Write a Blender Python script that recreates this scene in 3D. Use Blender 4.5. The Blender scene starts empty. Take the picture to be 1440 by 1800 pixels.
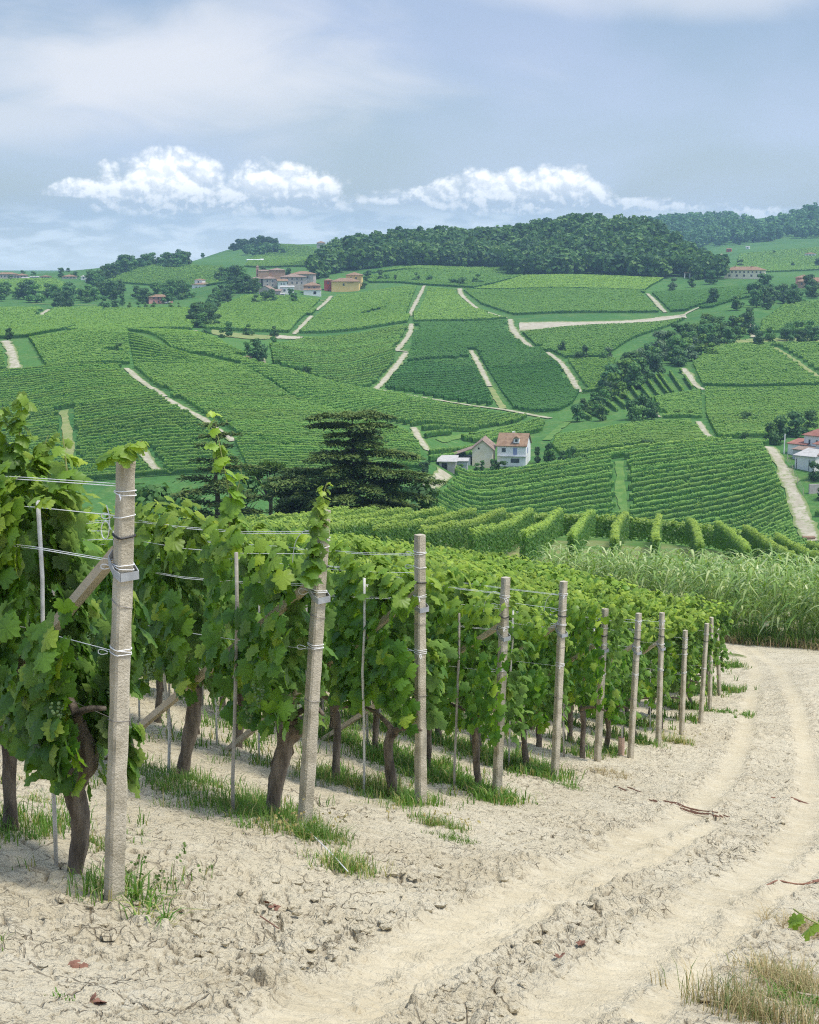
import bpy, math, random
import numpy as np
R = math.radians
random.seed(7)
RNG = np.random.default_rng(11)
scene = bpy.context.scene
COL = scene.collection

# ------------------------------------------------------------------ camera, sky, sun, exposure
EYE = 60.0                       # camera height above the world's zero level
FPX = 2700.0                     # focal length in photo pixels (1440 x 1800)
PITCH = math.atan(430.0 / FPX)   # looking slightly down the slope
cd = bpy.data.cameras.new('camera')
cd.sensor_fit = 'VERTICAL'; cd.sensor_height = 24.0
cd.lens = FPX / 1800.0 * 24.0
cd.clip_start = 0.2; cd.clip_end = 30000.0
cam = bpy.data.objects.new('camera', cd); COL.objects.link(cam)
cam.location = (0, 0, EYE); cam.rotation_euler = (math.pi / 2 - PITCH, 0, 0)
scene.camera = cam

SUN_EL, SUN_AZ = R(65), R(108)     # azimuth measured from +Y (view direction) towards +X
sl = bpy.data.lights.new('sun', 'SUN'); sl.energy = 2.6; sl.angle = R(15); sl.color = (1.0, .96, .90)
sun = bpy.data.objects.new('sun', sl); COL.objects.link(sun)
sun.rotation_euler = (math.pi / 2 - SUN_EL, 0, math.pi - SUN_AZ)
sun.location = (0, 0, EYE + 50)
scene.view_settings.view_transform = 'Standard'; scene.view_settings.look = 'None'
scene.view_settings.exposure = 0.62; scene.view_settings.gamma = 1.0
scene.cycles.use_denoising = False; scene.cycles.filter_width = 1.15; scene.cycles.sample_clamp_indirect = 4.0
scene.cycles.max_bounces = 8; scene.cycles.diffuse_bounces = 3; scene.cycles.transparent_max_bounces = 8
scene.cycles.volume_bounces = 1
scene.cycles.use_adaptive_sampling = False

class NT:
    """small helper for writing node trees"""
    def __init__(s, tree): s.t = tree; tree.nodes.clear()
    def n(s, typ, **kw):
        nd = s.t.nodes.new(typ)
        for k, v in kw.items():
            if k.startswith('i_'):
                key = k[2:]; key = int(key) if key.isdigit() else key.replace('_', ' ')
                s.set(nd.inputs[key], v)
            else: setattr(nd, k, v)
        return nd
    def set(s, sock, v):
        if isinstance(v, bpy.types.NodeSocket): s.t.links.new(v, sock)
        elif isinstance(v, bpy.types.Node): s.t.links.new(v.outputs[0], sock)
        else:
            if sock.type == 'RGBA' and not hasattr(v, '__len__'): v = (v, v, v, 1)
            if sock.type == 'RGBA' and len(v) == 3: v = (*v, 1)
            sock.default_value = v
    def math(s, op, a, b=0.0, c=None, clamp=False):
        nd = s.n('ShaderNodeMath', operation=op, use_clamp=clamp); s.set(nd.inputs[0], a); s.set(nd.inputs[1], b)
        if c is not None: s.set(nd.inputs[2], c)
        return nd.outputs[0]
    def mix(s, f, a, b, blend='MIX'):
        nd = s.n('ShaderNodeMix', data_type='RGBA', blend_type=blend); s.set(nd.inputs[0], f); s.set(nd.inputs[6], a); s.set(nd.inputs[7], b)
        return nd.outputs[2]
    def smooth(s, x, lo, hi, a=0.0, b=1.0):
        nd = s.n('ShaderNodeMapRange', interpolation_type='SMOOTHSTEP', clamp=True)
        s.set(nd.inputs[0], x); nd.inputs[1].default_value = lo; nd.inputs[2].default_value = hi
        nd.inputs[3].default_value = a; nd.inputs[4].default_value = b
        return nd.outputs[0]
    def noise(s, vec, scale, detail=3.0, rough=.55, dist=0.0, dims='3D', w=None):
        nd = s.n('ShaderNodeTexNoise', noise_dimensions=dims); 
        if vec is not None: s.set(nd.inputs['Vector'], vec)
        s.set(nd.inputs['Scale'], scale); nd.inputs['Detail'].default_value = detail
        nd.inputs['Roughness'].default_value = rough; nd.inputs['Distortion'].default_value = dist
        return nd.outputs[0]

def build_world():
    w = bpy.data.worlds.new('World'); scene.world = w; w.use_nodes = True
    b = NT(w.node_tree)
    sky = b.n('ShaderNodeTexSky', sky_type='NISHITA', sun_disc=False, sun_elevation=SUN_EL, sun_rotation=SUN_AZ,
              altitude=300.0, air_density=1.0, dust_density=1.6, ozone_density=1.0)
    d = b.n('ShaderNodeTexCoord').outputs['Generated']
    sp = b.n('ShaderNodeSeparateXYZ', i_0=d)
    X, Y, Z = sp.outputs
    ya = b.math('MAXIMUM', b.math('ABSOLUTE', Y), .05)
    u = b.math('DIVIDE', X, ya); e = b.math('DIVIDE', Z, ya)
    def vec(su, se, du=0.0, de=0.0, w=0.0):
        c = b.n('ShaderNodeCombineXYZ')
        b.set(c.inputs[0], b.math('MULTIPLY_ADD', u, su, du)); b.set(c.inputs[1], b.math('MULTIPLY_ADD', e, se, de)); c.inputs[2].default_value = w
        return c.outputs[0]
    base = b.n('ShaderNodeVectorMath', operation='SCALE'); b.set(base.inputs[0], sky.outputs[0]); base.inputs[3].default_value = SKY_STRENGTH
    col = base.outputs[0]
    # thin high veil, patchy, thicker towards the horizon
    veil_n = b.noise(vec(5, 11, 3.1, .7), 1.0, 4, .5, .4)
    veil = b.smooth(b.math('ADD', veil_n, b.math('ADD', b.smooth(u, -.33, -.12, -.10, .02), b.math('MULTIPLY', b.smooth(u, -.20, -.27), b.smooth(e, .13, .17, 0, -.30)))), .30, .72, .30, .92)
    vcol = b.mix(b.smooth(e, .0, .17), (.45, .52, .615), (.325, .39, .53))
    col = b.mix(veil, col, vcol)
    # pale sheet of stratus high on the west side with a ragged lower edge
    def blob(cu, ce, ru, re, du=0.0, amp=0.0, nz=None):
        uu = b.math('DIVIDE', b.math('SUBTRACT', u, cu), ru); ee = b.math('DIVIDE', b.math('SUBTRACT', e, ce), re)
        r = b.math('SQRT', b.math('ADD', b.math('MULTIPLY', uu, uu), b.math('MULTIPLY', ee, ee)))
        return b.math('SUBTRACT', 1.0, r)
    n2 = b.noise(vec(9, 24, 1.3, 4.2), 1.0, 5, .55, .6)
    s1 = b.math('ADD', blob(-.17, .122, .23, .050), b.math('MULTIPLY_ADD', n2, 1.5, -.75))
    s2 = b.math('ADD', blob(-.27, .095, .17, .028), b.math('MULTIPLY_ADD', n2, 1.3, -.65))
    s3 = b.math('ADD', blob(.16, .172, .16, .02), b.math('MULTIPLY_ADD', n2, 1.2, -.65))
    st = b.math('MAXIMUM', b.smooth(s1, -.2, .95, 0, .80), b.math('MAXIMUM', b.smooth(s2, .0, .9, 0, .55), b.smooth(s3, -.2, .8, 0, .5)))
    col = b.mix(st, col, (.62, .62, .635))
    # darker blue-grey bank under the heaps
    bank = b.math('ADD', blob(-.10, .030, .26, .022), b.math('MULTIPLY_ADD', n2, .9, -.45))
    col = b.mix(b.smooth(bank, -.1, .8, 0, .75), col, (.36, .435, .53))
    low = b.noise(vec(26, 90, 5.3, 2.2), 1.0, 5, .55, .3)
    lowm = b.math('MULTIPLY', b.smooth(low, .42, .62), b.math('MULTIPLY', b.smooth(e, .045, .022), b.smooth(e, -.01, .006)))
    col = b.mix(b.math('MULTIPLY', lowm, .9), col, (.66, .71, .755))
    # cumulus heaps: envelope + puffy noise, lit from the upper side
    def puffs(du, de):
        vo = b.n('ShaderNodeTexVoronoi', feature='SMOOTH_F1', voronoi_dimensions='2D'); wv = b.n('ShaderNodeVectorMath', operation='MULTIPLY_ADD'); wn = b.n('ShaderNodeTexNoise')
        b.set(wn.inputs['Vector'], vec(40, 46, 2.2 + du, 7.1 + de)); wn.inputs['Scale'].default_value = 1.0; wn.inputs['Detail'].default_value = 5.0
        b.set(wv.inputs[0], wn.outputs['Color']); wv.inputs[1].default_value = (.55, .55, 0); b.set(wv.inputs[2], vec(52, 62, 8.8 + du, 3.3 + de))
        b.set(vo.inputs['Vector'], wv.outputs[0]); vo.inputs['Scale'].default_value = 1.0; vo.inputs['Detail'].default_value = 3.0; vo.inputs['Roughness'].default_value = .5; vo.inputs['Lacunarity'].default_value = 2.3; vo.inputs['Smoothness'].default_value = .35
        big = b.noise(vec(20, 24, 4.4 + du * .4, 1.3 + de * .4), 1.0, 2, .5)
        return b.math('ADD', b.math('SUBTRACT', .92, vo.outputs['Distance']), b.math('MULTIPLY_ADD', big, .9, -.45))
    nA = puffs(0, 0); nB = puffs(.10, .20)   # the second: a step towards the light
    def heap(cu, ce, ru, re, amp=1.5):
        up = b.math('SUBTRACT', e, ce)
        # flat bottoms: the lower half falls off faster than the upper half
        ee = b.math('DIVIDE', up, b.smooth(up, -.004, .003, re * .32, re))
        uu = b.math('DIVIDE', b.math('SUBTRACT', u, cu), ru)
        r = b.math('SQRT', b.math('ADD', b.math('MULTIPLY', uu, uu), b.math('MULTIPLY', ee, ee)))
        return b.math('SUBTRACT', 1.0, r)
    envs = [heap(-.155, .042, .062, .036), heap(-.085, .040, .062, .031), heap(-.185, .047, .055, .014), heap(-.205, .047, .04, .010),
            heap(.060, .040, .060, .027), heap(.095, .041, .042, .027), heap(.005, .042, .045, .011),
            heap(.132, .036, .022, .009), heap(.215, .033, .05, .010), heap(.16, .038, .05, .008)]
    env = envs[0]
    for x in envs[1:]: env = b.math('MAXIMUM', env, x)
    dens = b.math('SUBTRACT', b.math('ADD', env, b.math('MULTIPLY_ADD', nA, .56, -.08)), b.smooth(env, -.12, .30, .30, 0))
    m = b.smooth(dens, -.04, .50)
    shade = b.smooth(b.math('SUBTRACT', nA, nB), -.28, .30)
    hgt = b.smooth(e, .034, .066)
    lit = b.math('ADD', b.math('MULTIPLY', shade, .50), b.math('MULTIPLY_ADD', hgt, .80, -.12), clamp=True)
    ccol = b.mix(lit, (.40, .46, .54), (1.0, .99, .975))
    col = b.mix(b.math('MULTIPLY', m, .97), col, ccol)
    # overhead, out of the view, the sky is brightened: added fill light
    zen_fill = b.smooth(Z, .22, .62, 1.0, 2.2)
    # towards and below the horizon the air is pale
    col = b.mix(b.smooth(e, .042, .0, 0, .70), col, (.64, .72, .79))
    bg = b.n('ShaderNodeBackground'); b.set(bg.inputs[0], col); b.set(bg.inputs[1], zen_fill)
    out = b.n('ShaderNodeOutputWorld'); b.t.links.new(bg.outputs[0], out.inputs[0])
SKY_STRENGTH = 0.08
build_world()

# ------------------------------------------------------------------ small geometry library
def px2uq(x, y):
    """direction of a photo pixel as (X/Y, drop/Y) in the world"""
    a = (np.asarray(x, float) - 720.0) / FPX; b = (900.0 - np.asarray(y, float)) / FPX
    c, s = math.cos(PITCH), math.sin(PITCH)
    den = c + b * s
    return a / den, (s - b * c) / den

def pchip_slopes(x, y):
    h = np.diff(x); dl = np.diff(y) / h
    m = np.zeros_like(y)
    m[0], m[-1] = dl[0], dl[-1]
    for i in range(1, len(x) - 1):
        if dl[i - 1] * dl[i] <= 0: m[i] = 0
        else:
            w1 = 2 * h[i] + h[i - 1]; w2 = h[i] + 2 * h[i - 1]
            m[i] = (w1 + w2) / (w1 / dl[i - 1] + w2 / dl[i])
    return m
def pchip(x, y, xi):
    x = np.asarray(x, float); y = np.asarray(y, float); m = pchip_slopes(x, y)
    i = np.clip(np.searchsorted(x, xi) - 1, 0, len(x) - 2)
    h = x[i + 1] - x[i]; t = np.clip((xi - x[i]) / h, 0, 1)
    h00 = 2 * t**3 - 3 * t**2 + 1; h10 = t**3 - 2 * t**2 + t; h01 = -2 * t**3 + 3 * t**2; h11 = t**3 - t**2
    return h00 * y[i] + h10 * h * m[i] + h01 * y[i + 1] + h11 * h * m[i + 1]

def _hash(ix, iy, seed):
    h = (ix.astype(np.int64) * 374761393 + iy.astype(np.int64) * 668265263 + seed * 2147483647) & 0xFFFFFFFF
    h = ((h ^ (h >> 13)) * 1274126177) & 0xFFFFFFFF
    h = h ^ (h >> 16)
    return (h & 0xFFFFFF) / float(0xFFFFFF)
def vnoise(x, y, seed=0):
    ix = np.floor(x); iy = np.floor(y); fx = x - ix; fy = y - iy
    fx = fx * fx * (3 - 2 * fx); fy = fy * fy * (3 - 2 * fy)
    a = _hash(ix, iy, seed); b = _hash(ix + 1, iy, seed); c = _hash(ix, iy + 1, seed); d = _hash(ix + 1, iy + 1, seed)
    return (a * (1 - fx) + b * fx) * (1 - fy) + (c * (1 - fx) + d * fx) * fy
def fbm(x, y, octv=4, seed=0, gain=.5):
    s = 0.0; a = 1.0; t = 0.0
    for k in range(octv):
        s = s + a * vnoise(x * 2**k + 17.3 * k, y * 2**k - 9.1 * k, seed + k); t += a; a *= gain
    return s / t
def worley(x, y, seed=0):
    ix = np.floor(x); iy = np.floor(y)
    f1 = np.full(x.shape, 9.0); f2 = np.full(x.shape, 9.0); idv = np.zeros(x.shape)
    for dx in (-1, 0, 1):
        for dy in (-1, 0, 1):
            cx = ix + dx; cy = iy + dy
            px = cx + .1 + .8 * _hash(cx, cy, seed); py = cy + .1 + .8 * _hash(cx, cy, seed + 51)
            d = np.hypot(px - x, py - y)
            nearer = d < f1
            f2 = np.where(nearer, f1, np.minimum(f2, d))
            idv = np.where(nearer, _hash(cx, cy, seed + 99), idv)
            f1 = np.where(nearer, d, f1)
    return f1, f2, idv

def mesh_np(name, V, faces, mats=(), col=None, smooth=False, mat_idx=None, colname='tint'):
    """mesh from numpy arrays; faces: list of (m,k) index arrays"""
    me = bpy.data.meshes.new(name)
    V = np.ascontiguousarray(V, dtype=np.float32)
    faces = [np.asarray(f, dtype=np.int32) for f in faces if len(f)]
    me.vertices.add(len(V)); me.vertices.foreach_set('co', V.ravel())
    if faces:
        tot = np.concatenate([np.full(len(f), f.shape[1], np.int32) for f in faces])
        idx = np.concatenate([f.ravel() for f in faces])
        me.loops.add(len(idx)); me.loops.foreach_set('vertex_index', idx)
        me.polygons.add(len(tot)); st = np.concatenate([[0], np.cumsum(tot)[:-1]]).astype(np.int32)
        me.polygons.foreach_set('loop_start', st)
        me.polygons.foreach_set('use_smooth', np.full(len(tot), bool(smooth)))
        if mat_idx is not None: me.polygons.foreach_set('material_index', np.asarray(mat_idx, np.int32))
    if col is not None:
        a = me.attributes.new(colname, 'FLOAT_COLOR', 'POINT')
        c = np.ones((len(V), 4), np.float32); c[:, :col.shape[1]] = col
        a.data.foreach_set('color', c.ravel())
    for m in mats: me.materials.append(m)
    me.update(calc_edges=True); me.validate()
    return me
def link(name, me, parent=None, loc=None, rot=None, scl=None):
    o = bpy.data.objects.new(name, me); COL.objects.link(o)
    if parent is not None: o.parent = parent
    if loc is not None: o.location = loc
    if rot is not None: o.rotation_euler = rot
    if scl is not None: o.scale = scl
    return o
def tag(o, label=None, cat=None, group=None, kind=None):
    if label: o['label'] = label
    if cat: o['category'] = cat
    if group: o['group'] = group
    if kind: o['kind'] = kind
    return o
def empty(name, loc, rotz=0.0):
    o = bpy.data.objects.new(name, None); COL.objects.link(o); o.location = loc; o.rotation_euler = (0, 0, rotz); o.empty_display_size = .2
    return o

class MB:
    """collects simple solids into one mesh"""
    def __init__(s): s.v = []; s.f = {3: [], 4: []}; s.n = 0; s.extra = []
    def add(s, V, F):
        V = np.asarray(V, float); s.v.append(V)
        for f in F:
            f = [i + s.n for i in f]
            if len(f) in s.f: s.f[len(f)].append(f)
            else: s.extra.append(f)
        s.n += len(V)
        return s
    def box(s, c, size, rz=0.0, M=None):
        hx, hy, hz = [k / 2 for k in size]
        P = np.array([[x, y, z] for z in (-hz, hz) for x, y in ((-hx, -hy), (hx, -hy), (hx, hy), (-hx, hy))])
        if M is not None: P = P @ np.asarray(M).T
        cs, sn = math.cos(rz), math.sin(rz)
        P = np.c_[P[:, 0] * cs - P[:, 1] * sn, P[:, 0] * sn + P[:, 1] * cs, P[:, 2]] + np.asarray(c)
        return s.add(P, [(3, 2, 1, 0), (4, 5, 6, 7), (0, 1, 5, 4), (1, 2, 6, 5), (2, 3, 7, 6), (3, 0, 4, 7)])
    def tube(s, pts, rad, seg=6, cap=True, flat=1.0):
        pts = np.asarray(pts, float); n = len(pts)
        rad = np.full(n, rad) if np.isscalar(rad) else np.asarray(rad, float)
        T = np.gradient(pts, axis=0); T /= np.linalg.norm(T, axis=1)[:, None] + 1e-12
        ref = np.array([0, 0, 1.0]) if abs(T[0][2]) < .9 else np.array([1.0, 0, 0])
        A = np.cross(T, ref); A /= np.linalg.norm(A, axis=1)[:, None] + 1e-12
        B = np.cross(T, A)
        an = np.arange(seg) * 2 * math.pi / seg + (math.pi / seg if seg == 4 else 0)
        V = pts[:, None, :] + rad[:, None, None] * (np.cos(an)[None, :, None] * A[:, None, :] + flat * np.sin(an)[None, :, None] * B[:, None, :])
        F = []
        for i in range(n - 1):
            for j in range(seg):
                k = (j + 1) % seg
                F.append((i * seg + j, i * seg + k, (i + 1) * seg + k, (i + 1) * seg + j))
        if cap: F.append(tuple(range(seg - 1, -1, -1))); F.append(tuple((n - 1) * seg + j for j in range(seg)))
        return s.add(V.reshape(-1, 3), F)
    def mesh(s, name, mat, smooth=False):
        fs = [np.array(f) for f in s.f.values() if f]
        by = {}
        for f in s.extra: by.setdefault(len(f), []).append(f)
        fs += [np.array(f) for f in by.values()]
        return mesh_np(name, np.concatenate(s.v), fs, [mat] if mat else [], smooth=smooth)
    def build(s, name, mat, parent=None, smooth=False, **kw):
        return link(name, s.mesh(name, mat, smooth), parent, **kw)

# ------------------------------------------------------------------ terrain
# near the camera the slope is one tilted plane; farther off, profiles of the land along bearings
PLANE = (1.7154, .1395, .2259)
def plane_q(u, Y): return PLANE[0] / Y + PLANE[1] * u + PLANE[2]
PROF = {  # bearing (photo column) : (distance m, photo row) of the ground
 -260: [(34,1082),(60,1018),(100,988),(125,985),(170,985),(240,970),(300,935),(350,880),(440,700),(520,612),(570,600),(640,582),(760,548),(860,532),(1000,508),(1200,489),(1400,484),(2200,478),(8000,474)],
 0: [(34,1078),(60,1012),(100,985),(125,985),(170,985),(240,965),(300,930),(350,860),(440,700),(520,602),(560,596),(640,578),(760,545),(860,530),(1000,507),(1200,488),(1400,486),(2200,478),(8000,474)],
 150: [(34,1088),(60,1018),(100,985),(125,980),(170,985),(240,965),(300,930),(345,860),(430,700),(510,605),(545,585),(600,582),(700,562),(820,540),(900,525),(1000,508),(1150,490),(1280,478),(1400,474),(1600,484),(2400,478),(8000,474)],
 300: [(34,1100),(60,1030),(100,985),(125,975),(170,985),(240,965),(300,930),(342,850),(420,705),(490,635),(535,590),(590,583),(680,565),(800,542),(870,530),(950,518),(1050,500),(1200,475),(1320,459),(1450,462),(1700,470),(2400,478),(8000,474)],
 450: [(34,1118),(60,1035),(100,975),(125,950),(150,940),(185,955),(250,955),(300,920),(340,845),(385,760),(430,705),(480,652),(520,620),(570,602),(620,592),(720,560),(830,530),(880,515),(920,500),(960,492),(1020,490),(1200,472),(1500,452),(1750,431),(2000,436),(2600,462),(8000,474)],
 600: [(34,1135),(60,1038),(100,968),(125,940),(150,935),(185,955),(250,955),(300,920),(330,865),(365,800),(410,740),(440,716),(470,690),(500,672),(560,640),(640,600),(750,560),(900,522),(960,506),(1020,490),(1090,470),(1200,449),(1350,460),(1600,446),(1900,428),(2200,436),(2800,464),(8000,474)],
 720: [(34,1160),(60,1055),(85,992),(100,970),(125,942),(150,955),(185,985),(250,985),(300,930),(320,890),(350,815),(390,760),(450,715),(490,692),(540,660),(600,620),(700,570),(820,530),(930,500),(990,485),(1060,469),(1180,434),(1350,455),(1900,470),(8000,474)],
 850: [(34,1190),(50,1100),(70,1035),(85,998),(100,975),(125,943),(150,975),(185,1015),(250,1025),(300,985),(320,952),(375,818),(385,806),(410,778),(455,746),(480,726),(510,700),(580,650),(650,600),(740,560),(800,540),(920,505),(980,490),(1060,475),(1200,431),(1350,450),(1900,470),(8000,474)],
 1000: [(34,1225),(50,1115),(70,1045),(85,1000),(100,977),(125,944),(150,975),(185,1015),(250,1030),(300,990),(320,956),(376,808),(395,790),(415,770),(450,742),(475,725),(520,692),(580,640),(640,600),(690,575),(760,550),(850,520),(930,495),(990,482),(1080,446),(1180,409),(1320,440),(1700,470),(8000,474)],
 1150: [(34,1245),(50,1124),(70,1058),(85,1012),(100,985),(125,953),(150,980),(185,1020),(250,1030),(300,990),(320,960),(378,794),(400,770),(450,732),(490,700),(550,650),(630,600),(740,560),(820,530),(900,505),(960,490),(1040,456),(1130,416),(1280,450),(1500,466),(1800,450),(2450,395),(3000,420),(8000,474)],
 1300: [(34,1255),(50,1132),(70,1070),(85,1030),(100,1002),(125,970),(150,995),(185,1025),(250,1035),(300,990),(320,962),(382,786),(420,758),(470,720),(505,690),(560,640),(600,608),(660,572),(740,540),(830,515),(900,500),(970,488),(1100,482),(1200,474),(1400,458),(1600,442),(1800,432),(2500,387),(3000,400),(8000,474)],
 1440: [(34,1235),(45,1152),(60,1095),(85,1050),(100,1028),(125,1002),(150,1015),(185,1035),(250,1040),(290,1000),(320,940),(360,830),(385,790),(420,760),(500,690),(560,640),(620,600),(700,560),(800,520),(870,503),(1000,490),(1300,470),(1650,430),(1800,422),(2500,367),(3000,385),(8000,474)],
 1700: [(34,1225),(45,1150),(60,1105),(85,1070),(100,1050),(125,1030),(150,1035),(185,1045),(250,1045),(290,1000),(320,935),(360,830),(385,790),(420,760),(500,690),(560,640),(620,600),(700,560),(800,520),(870,503),(1000,485),(1300,460),(1650,425),(1800,415),(2500,360),(3000,380),(8000,474)],
}
NU, NV = 421, 1100
UG = np.linspace(-.42, .42, NU); VG = np.linspace(0.0, math.log(9000.0), NV)
def _terrain_table():
    xs = sorted(PROF); us = np.array([(x - 720) / FPX for x in xs]); cols = []
    near = np.array([1.0, 2.0, 4.0, 7.0, 11.0, 16.0, 22.0, 28.0])
    for x, u in zip(xs, us):
        d = [k[0] for k in PROF[x]]; q = [float(px2uq(x, k[1])[1]) for k in PROF[x]]
        v = np.r_[np.log(near), np.log(d)]; qq = np.r_[plane_q(u, near), q]
        cols.append(pchip(v, qq, VG))
    cols = np.array(cols)                      # (ncol, NV)
    out = np.empty((NV, NU))
    for i in range(NV): out[i] = pchip(us, cols[:, i], np.clip(UG, us[0], us[-1]))
    near_w = np.clip((math.log(27) - VG) / .25, 0, 1); near_w = near_w**2 * (3 - 2 * near_w)
    out = out * (1 - near_w[:, None]) + plane_q(UG[None, :], np.exp(VG)[:, None]) * near_w[:, None]
    k = np.exp(-.5 * (np.arange(-8, 9) / 3.5)**2); k /= k.sum()
    sm = np.apply_along_axis(lambda r: np.convolve(np.pad(r, 8, 'edge'), k, 'valid'), 1, out)
    k2 = np.exp(-.5 * (np.arange(-4, 5) / 1.6)**2); k2 /= k2.sum()
    sm = np.apply_along_axis(lambda r: np.convolve(np.pad(r, 4, 'edge'), k2, 'valid'), 0, sm)
    w = np.clip((VG - math.log(24)) / .3, 0, 1)[:, None]
    return out * (1 - w) + sm * w
QT = _terrain_table()
def Q(u, v):
    """drop/Y of the land in direction u at log distance v"""
    fu = np.clip((np.asarray(u, float) - UG[0]) / (UG[1] - UG[0]), 0, NU - 1.001); fv = np.clip((np.asarray(v, float) - VG[0]) / (VG[1] - VG[0]), 0, NV - 1.001)
    i = fu.astype(int); j = fv.astype(int); a = fu - i; b = fv - j
    return (QT[j, i] * (1 - a) + QT[j, i + 1] * a) * (1 - b) + (QT[j + 1, i] * (1 - a) + QT[j + 1, i + 1] * a) * b
# gentle humps and hollows measured at the feet of posts and trunks: X, Y, height correction
_FEET = [((200, 1588), 0), ((535, 1463), 1), ((740, 1420), 2), ((873, 1408), 3), ((975, 1370), 4), ((1050, 1340), 5), ((1108, 1336), 6), ((1157, 1312), 7), ((1198, 1293), 8), ((1231, 1278), 9), ((1247, 1266), 10), ((1264, 1252), 11),
         ((131, 1535), 0), ((476, 1442), 1), ((317, 1376), 1)]
def _humps():
    rn = np.array([.82, .5724]) / math.hypot(.82, .5724); P = []; D = []
    for px, k in _FEET:
        u, q = px2uq(*px); Yk = (3.035 + 2.12 * k) / (rn[0] * float(u) + rn[1]); Xk = float(u) * Yk
        P.append((Xk, Yk)); D.append((PLANE[0] + PLANE[1] * Xk + PLANE[2] * Yk) - float(q) * Yk)
    P = np.array(P); D = np.array(D); K = np.exp(-((P[:, None] - P[None])**2).sum(-1) / (2 * 1.15**2)) + .02 * np.eye(len(P))
    return P, np.linalg.solve(K, D)
HUMP_P, HUMP_W = _humps()
def ground_z(X, Y):
    X = np.asarray(X, float); Y = np.asarray(Y, float)
    Yc = np.maximum(Y, 1.0)
    near = EYE - (PLANE[0] + PLANE[1] * X + PLANE[2] * Y)
    hump = 0.0
    if np.min(Y) < 42:
        for (hx, hy), w in zip(HUMP_P, HUMP_W): hump = hump + w * np.exp(-((X - hx)**2 + (Y - hy)**2) / (2 * 1.15**2))
    far = EYE - Q(X / Yc, np.log(Yc)) * Yc
    w = np.clip((Yc - 20) / 5, 0, 1)
    return near * (1 - w) + far * w + hump
_vv = np.linspace(math.log(2.5), math.log(7000), 5000)
def hit(x, y, dmin=2.5, dmax=7000.0):
    """the land seen at a photo pixel: first ground beyond dmin on that line of sight"""
    u, q = px2uq(x, y)
    vv = _vv[(_vv >= math.log(dmin)) & (_vv <= math.log(dmax))]
    d = np.exp(vv); zz = (EYE - ground_z(u * d, d)) / d
    ok = zz <= q
    if ok.any():
        k = int(np.argmax(ok))
        if k > 0:
            t = (zz[k - 1] - q) / (zz[k - 1] - zz[k] + 1e-12); dd = math.exp(vv[k - 1] + (vv[k] - vv[k - 1]) * min(max(t, 0), 1))
        else: dd = d[0]
    else: dd = d[int(np.argmin(np.abs(zz - q)))]
    X = float(u) * dd
    return np.array([X, dd, float(ground_z(X, dd))])
def hits(pts, dmin=2.5, dmax=7000.0): return np.array([hit(x, y, dmin, dmax) for x, y in pts])
def at_dist(x, y, d):
    """a point on the line of sight of a pixel at distance d"""
    u, q = px2uq(x, y); return np.array([float(u) * d, d, EYE - float(q) * d])
def resample(P, n=None, step=None):
    P = np.asarray(P, float); s = np.r_[0, np.cumsum(np.linalg.norm(np.diff(P[:, :2], axis=0), axis=1))]
    if n is None: n = max(2, int(s[-1] / step) + 1)
    t = np.linspace(0, s[-1], n)
    return np.stack([np.interp(t, s, P[:, k]) for k in range(P.shape[1])], 1)
def smooth_line(P, it=2):
    P = np.asarray(P, float)
    for _ in range(it):
        Qq = [P[0]]
        for a, b in zip(P[:-1], P[1:]): Qq += [a * .75 + b * .25, a * .25 + b * .75]
        Qq.append(P[-1]); P = np.array(Qq)
    return P
def dist_to_line(X, Y, P):
    """distance from points to a polyline in plan, with the signed side"""
    best = np.full(np.shape(X), 1e9); side = np.zeros(np.shape(X)); along = np.zeros(np.shape(X)); acc = 0.0
    for a, b in zip(P[:-1], P[1:]):
        dx, dy = b[0] - a[0], b[1] - a[1]; L = math.hypot(dx, dy) + 1e-9
        t = np.clip(((X - a[0]) * dx + (Y - a[1]) * dy) / L**2, 0, 1)
        d = np.hypot(X - a[0] - t * dx, Y - a[1] - t * dy)
        m = d < best
        best = np.where(m, d, best); side = np.where(m, np.sign((X - a[0]) * dy - (Y - a[1]) * dx), side); along = np.where(m, acc + t * L, along); acc += L
    return best, side, along

# row frame of the near vineyard: N across the rows, T along them (away from the road)
RN = np.array([.82, .5724]); RN /= np.linalg.norm(RN); RT = np.array([-RN[1], RN[0]])

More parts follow.
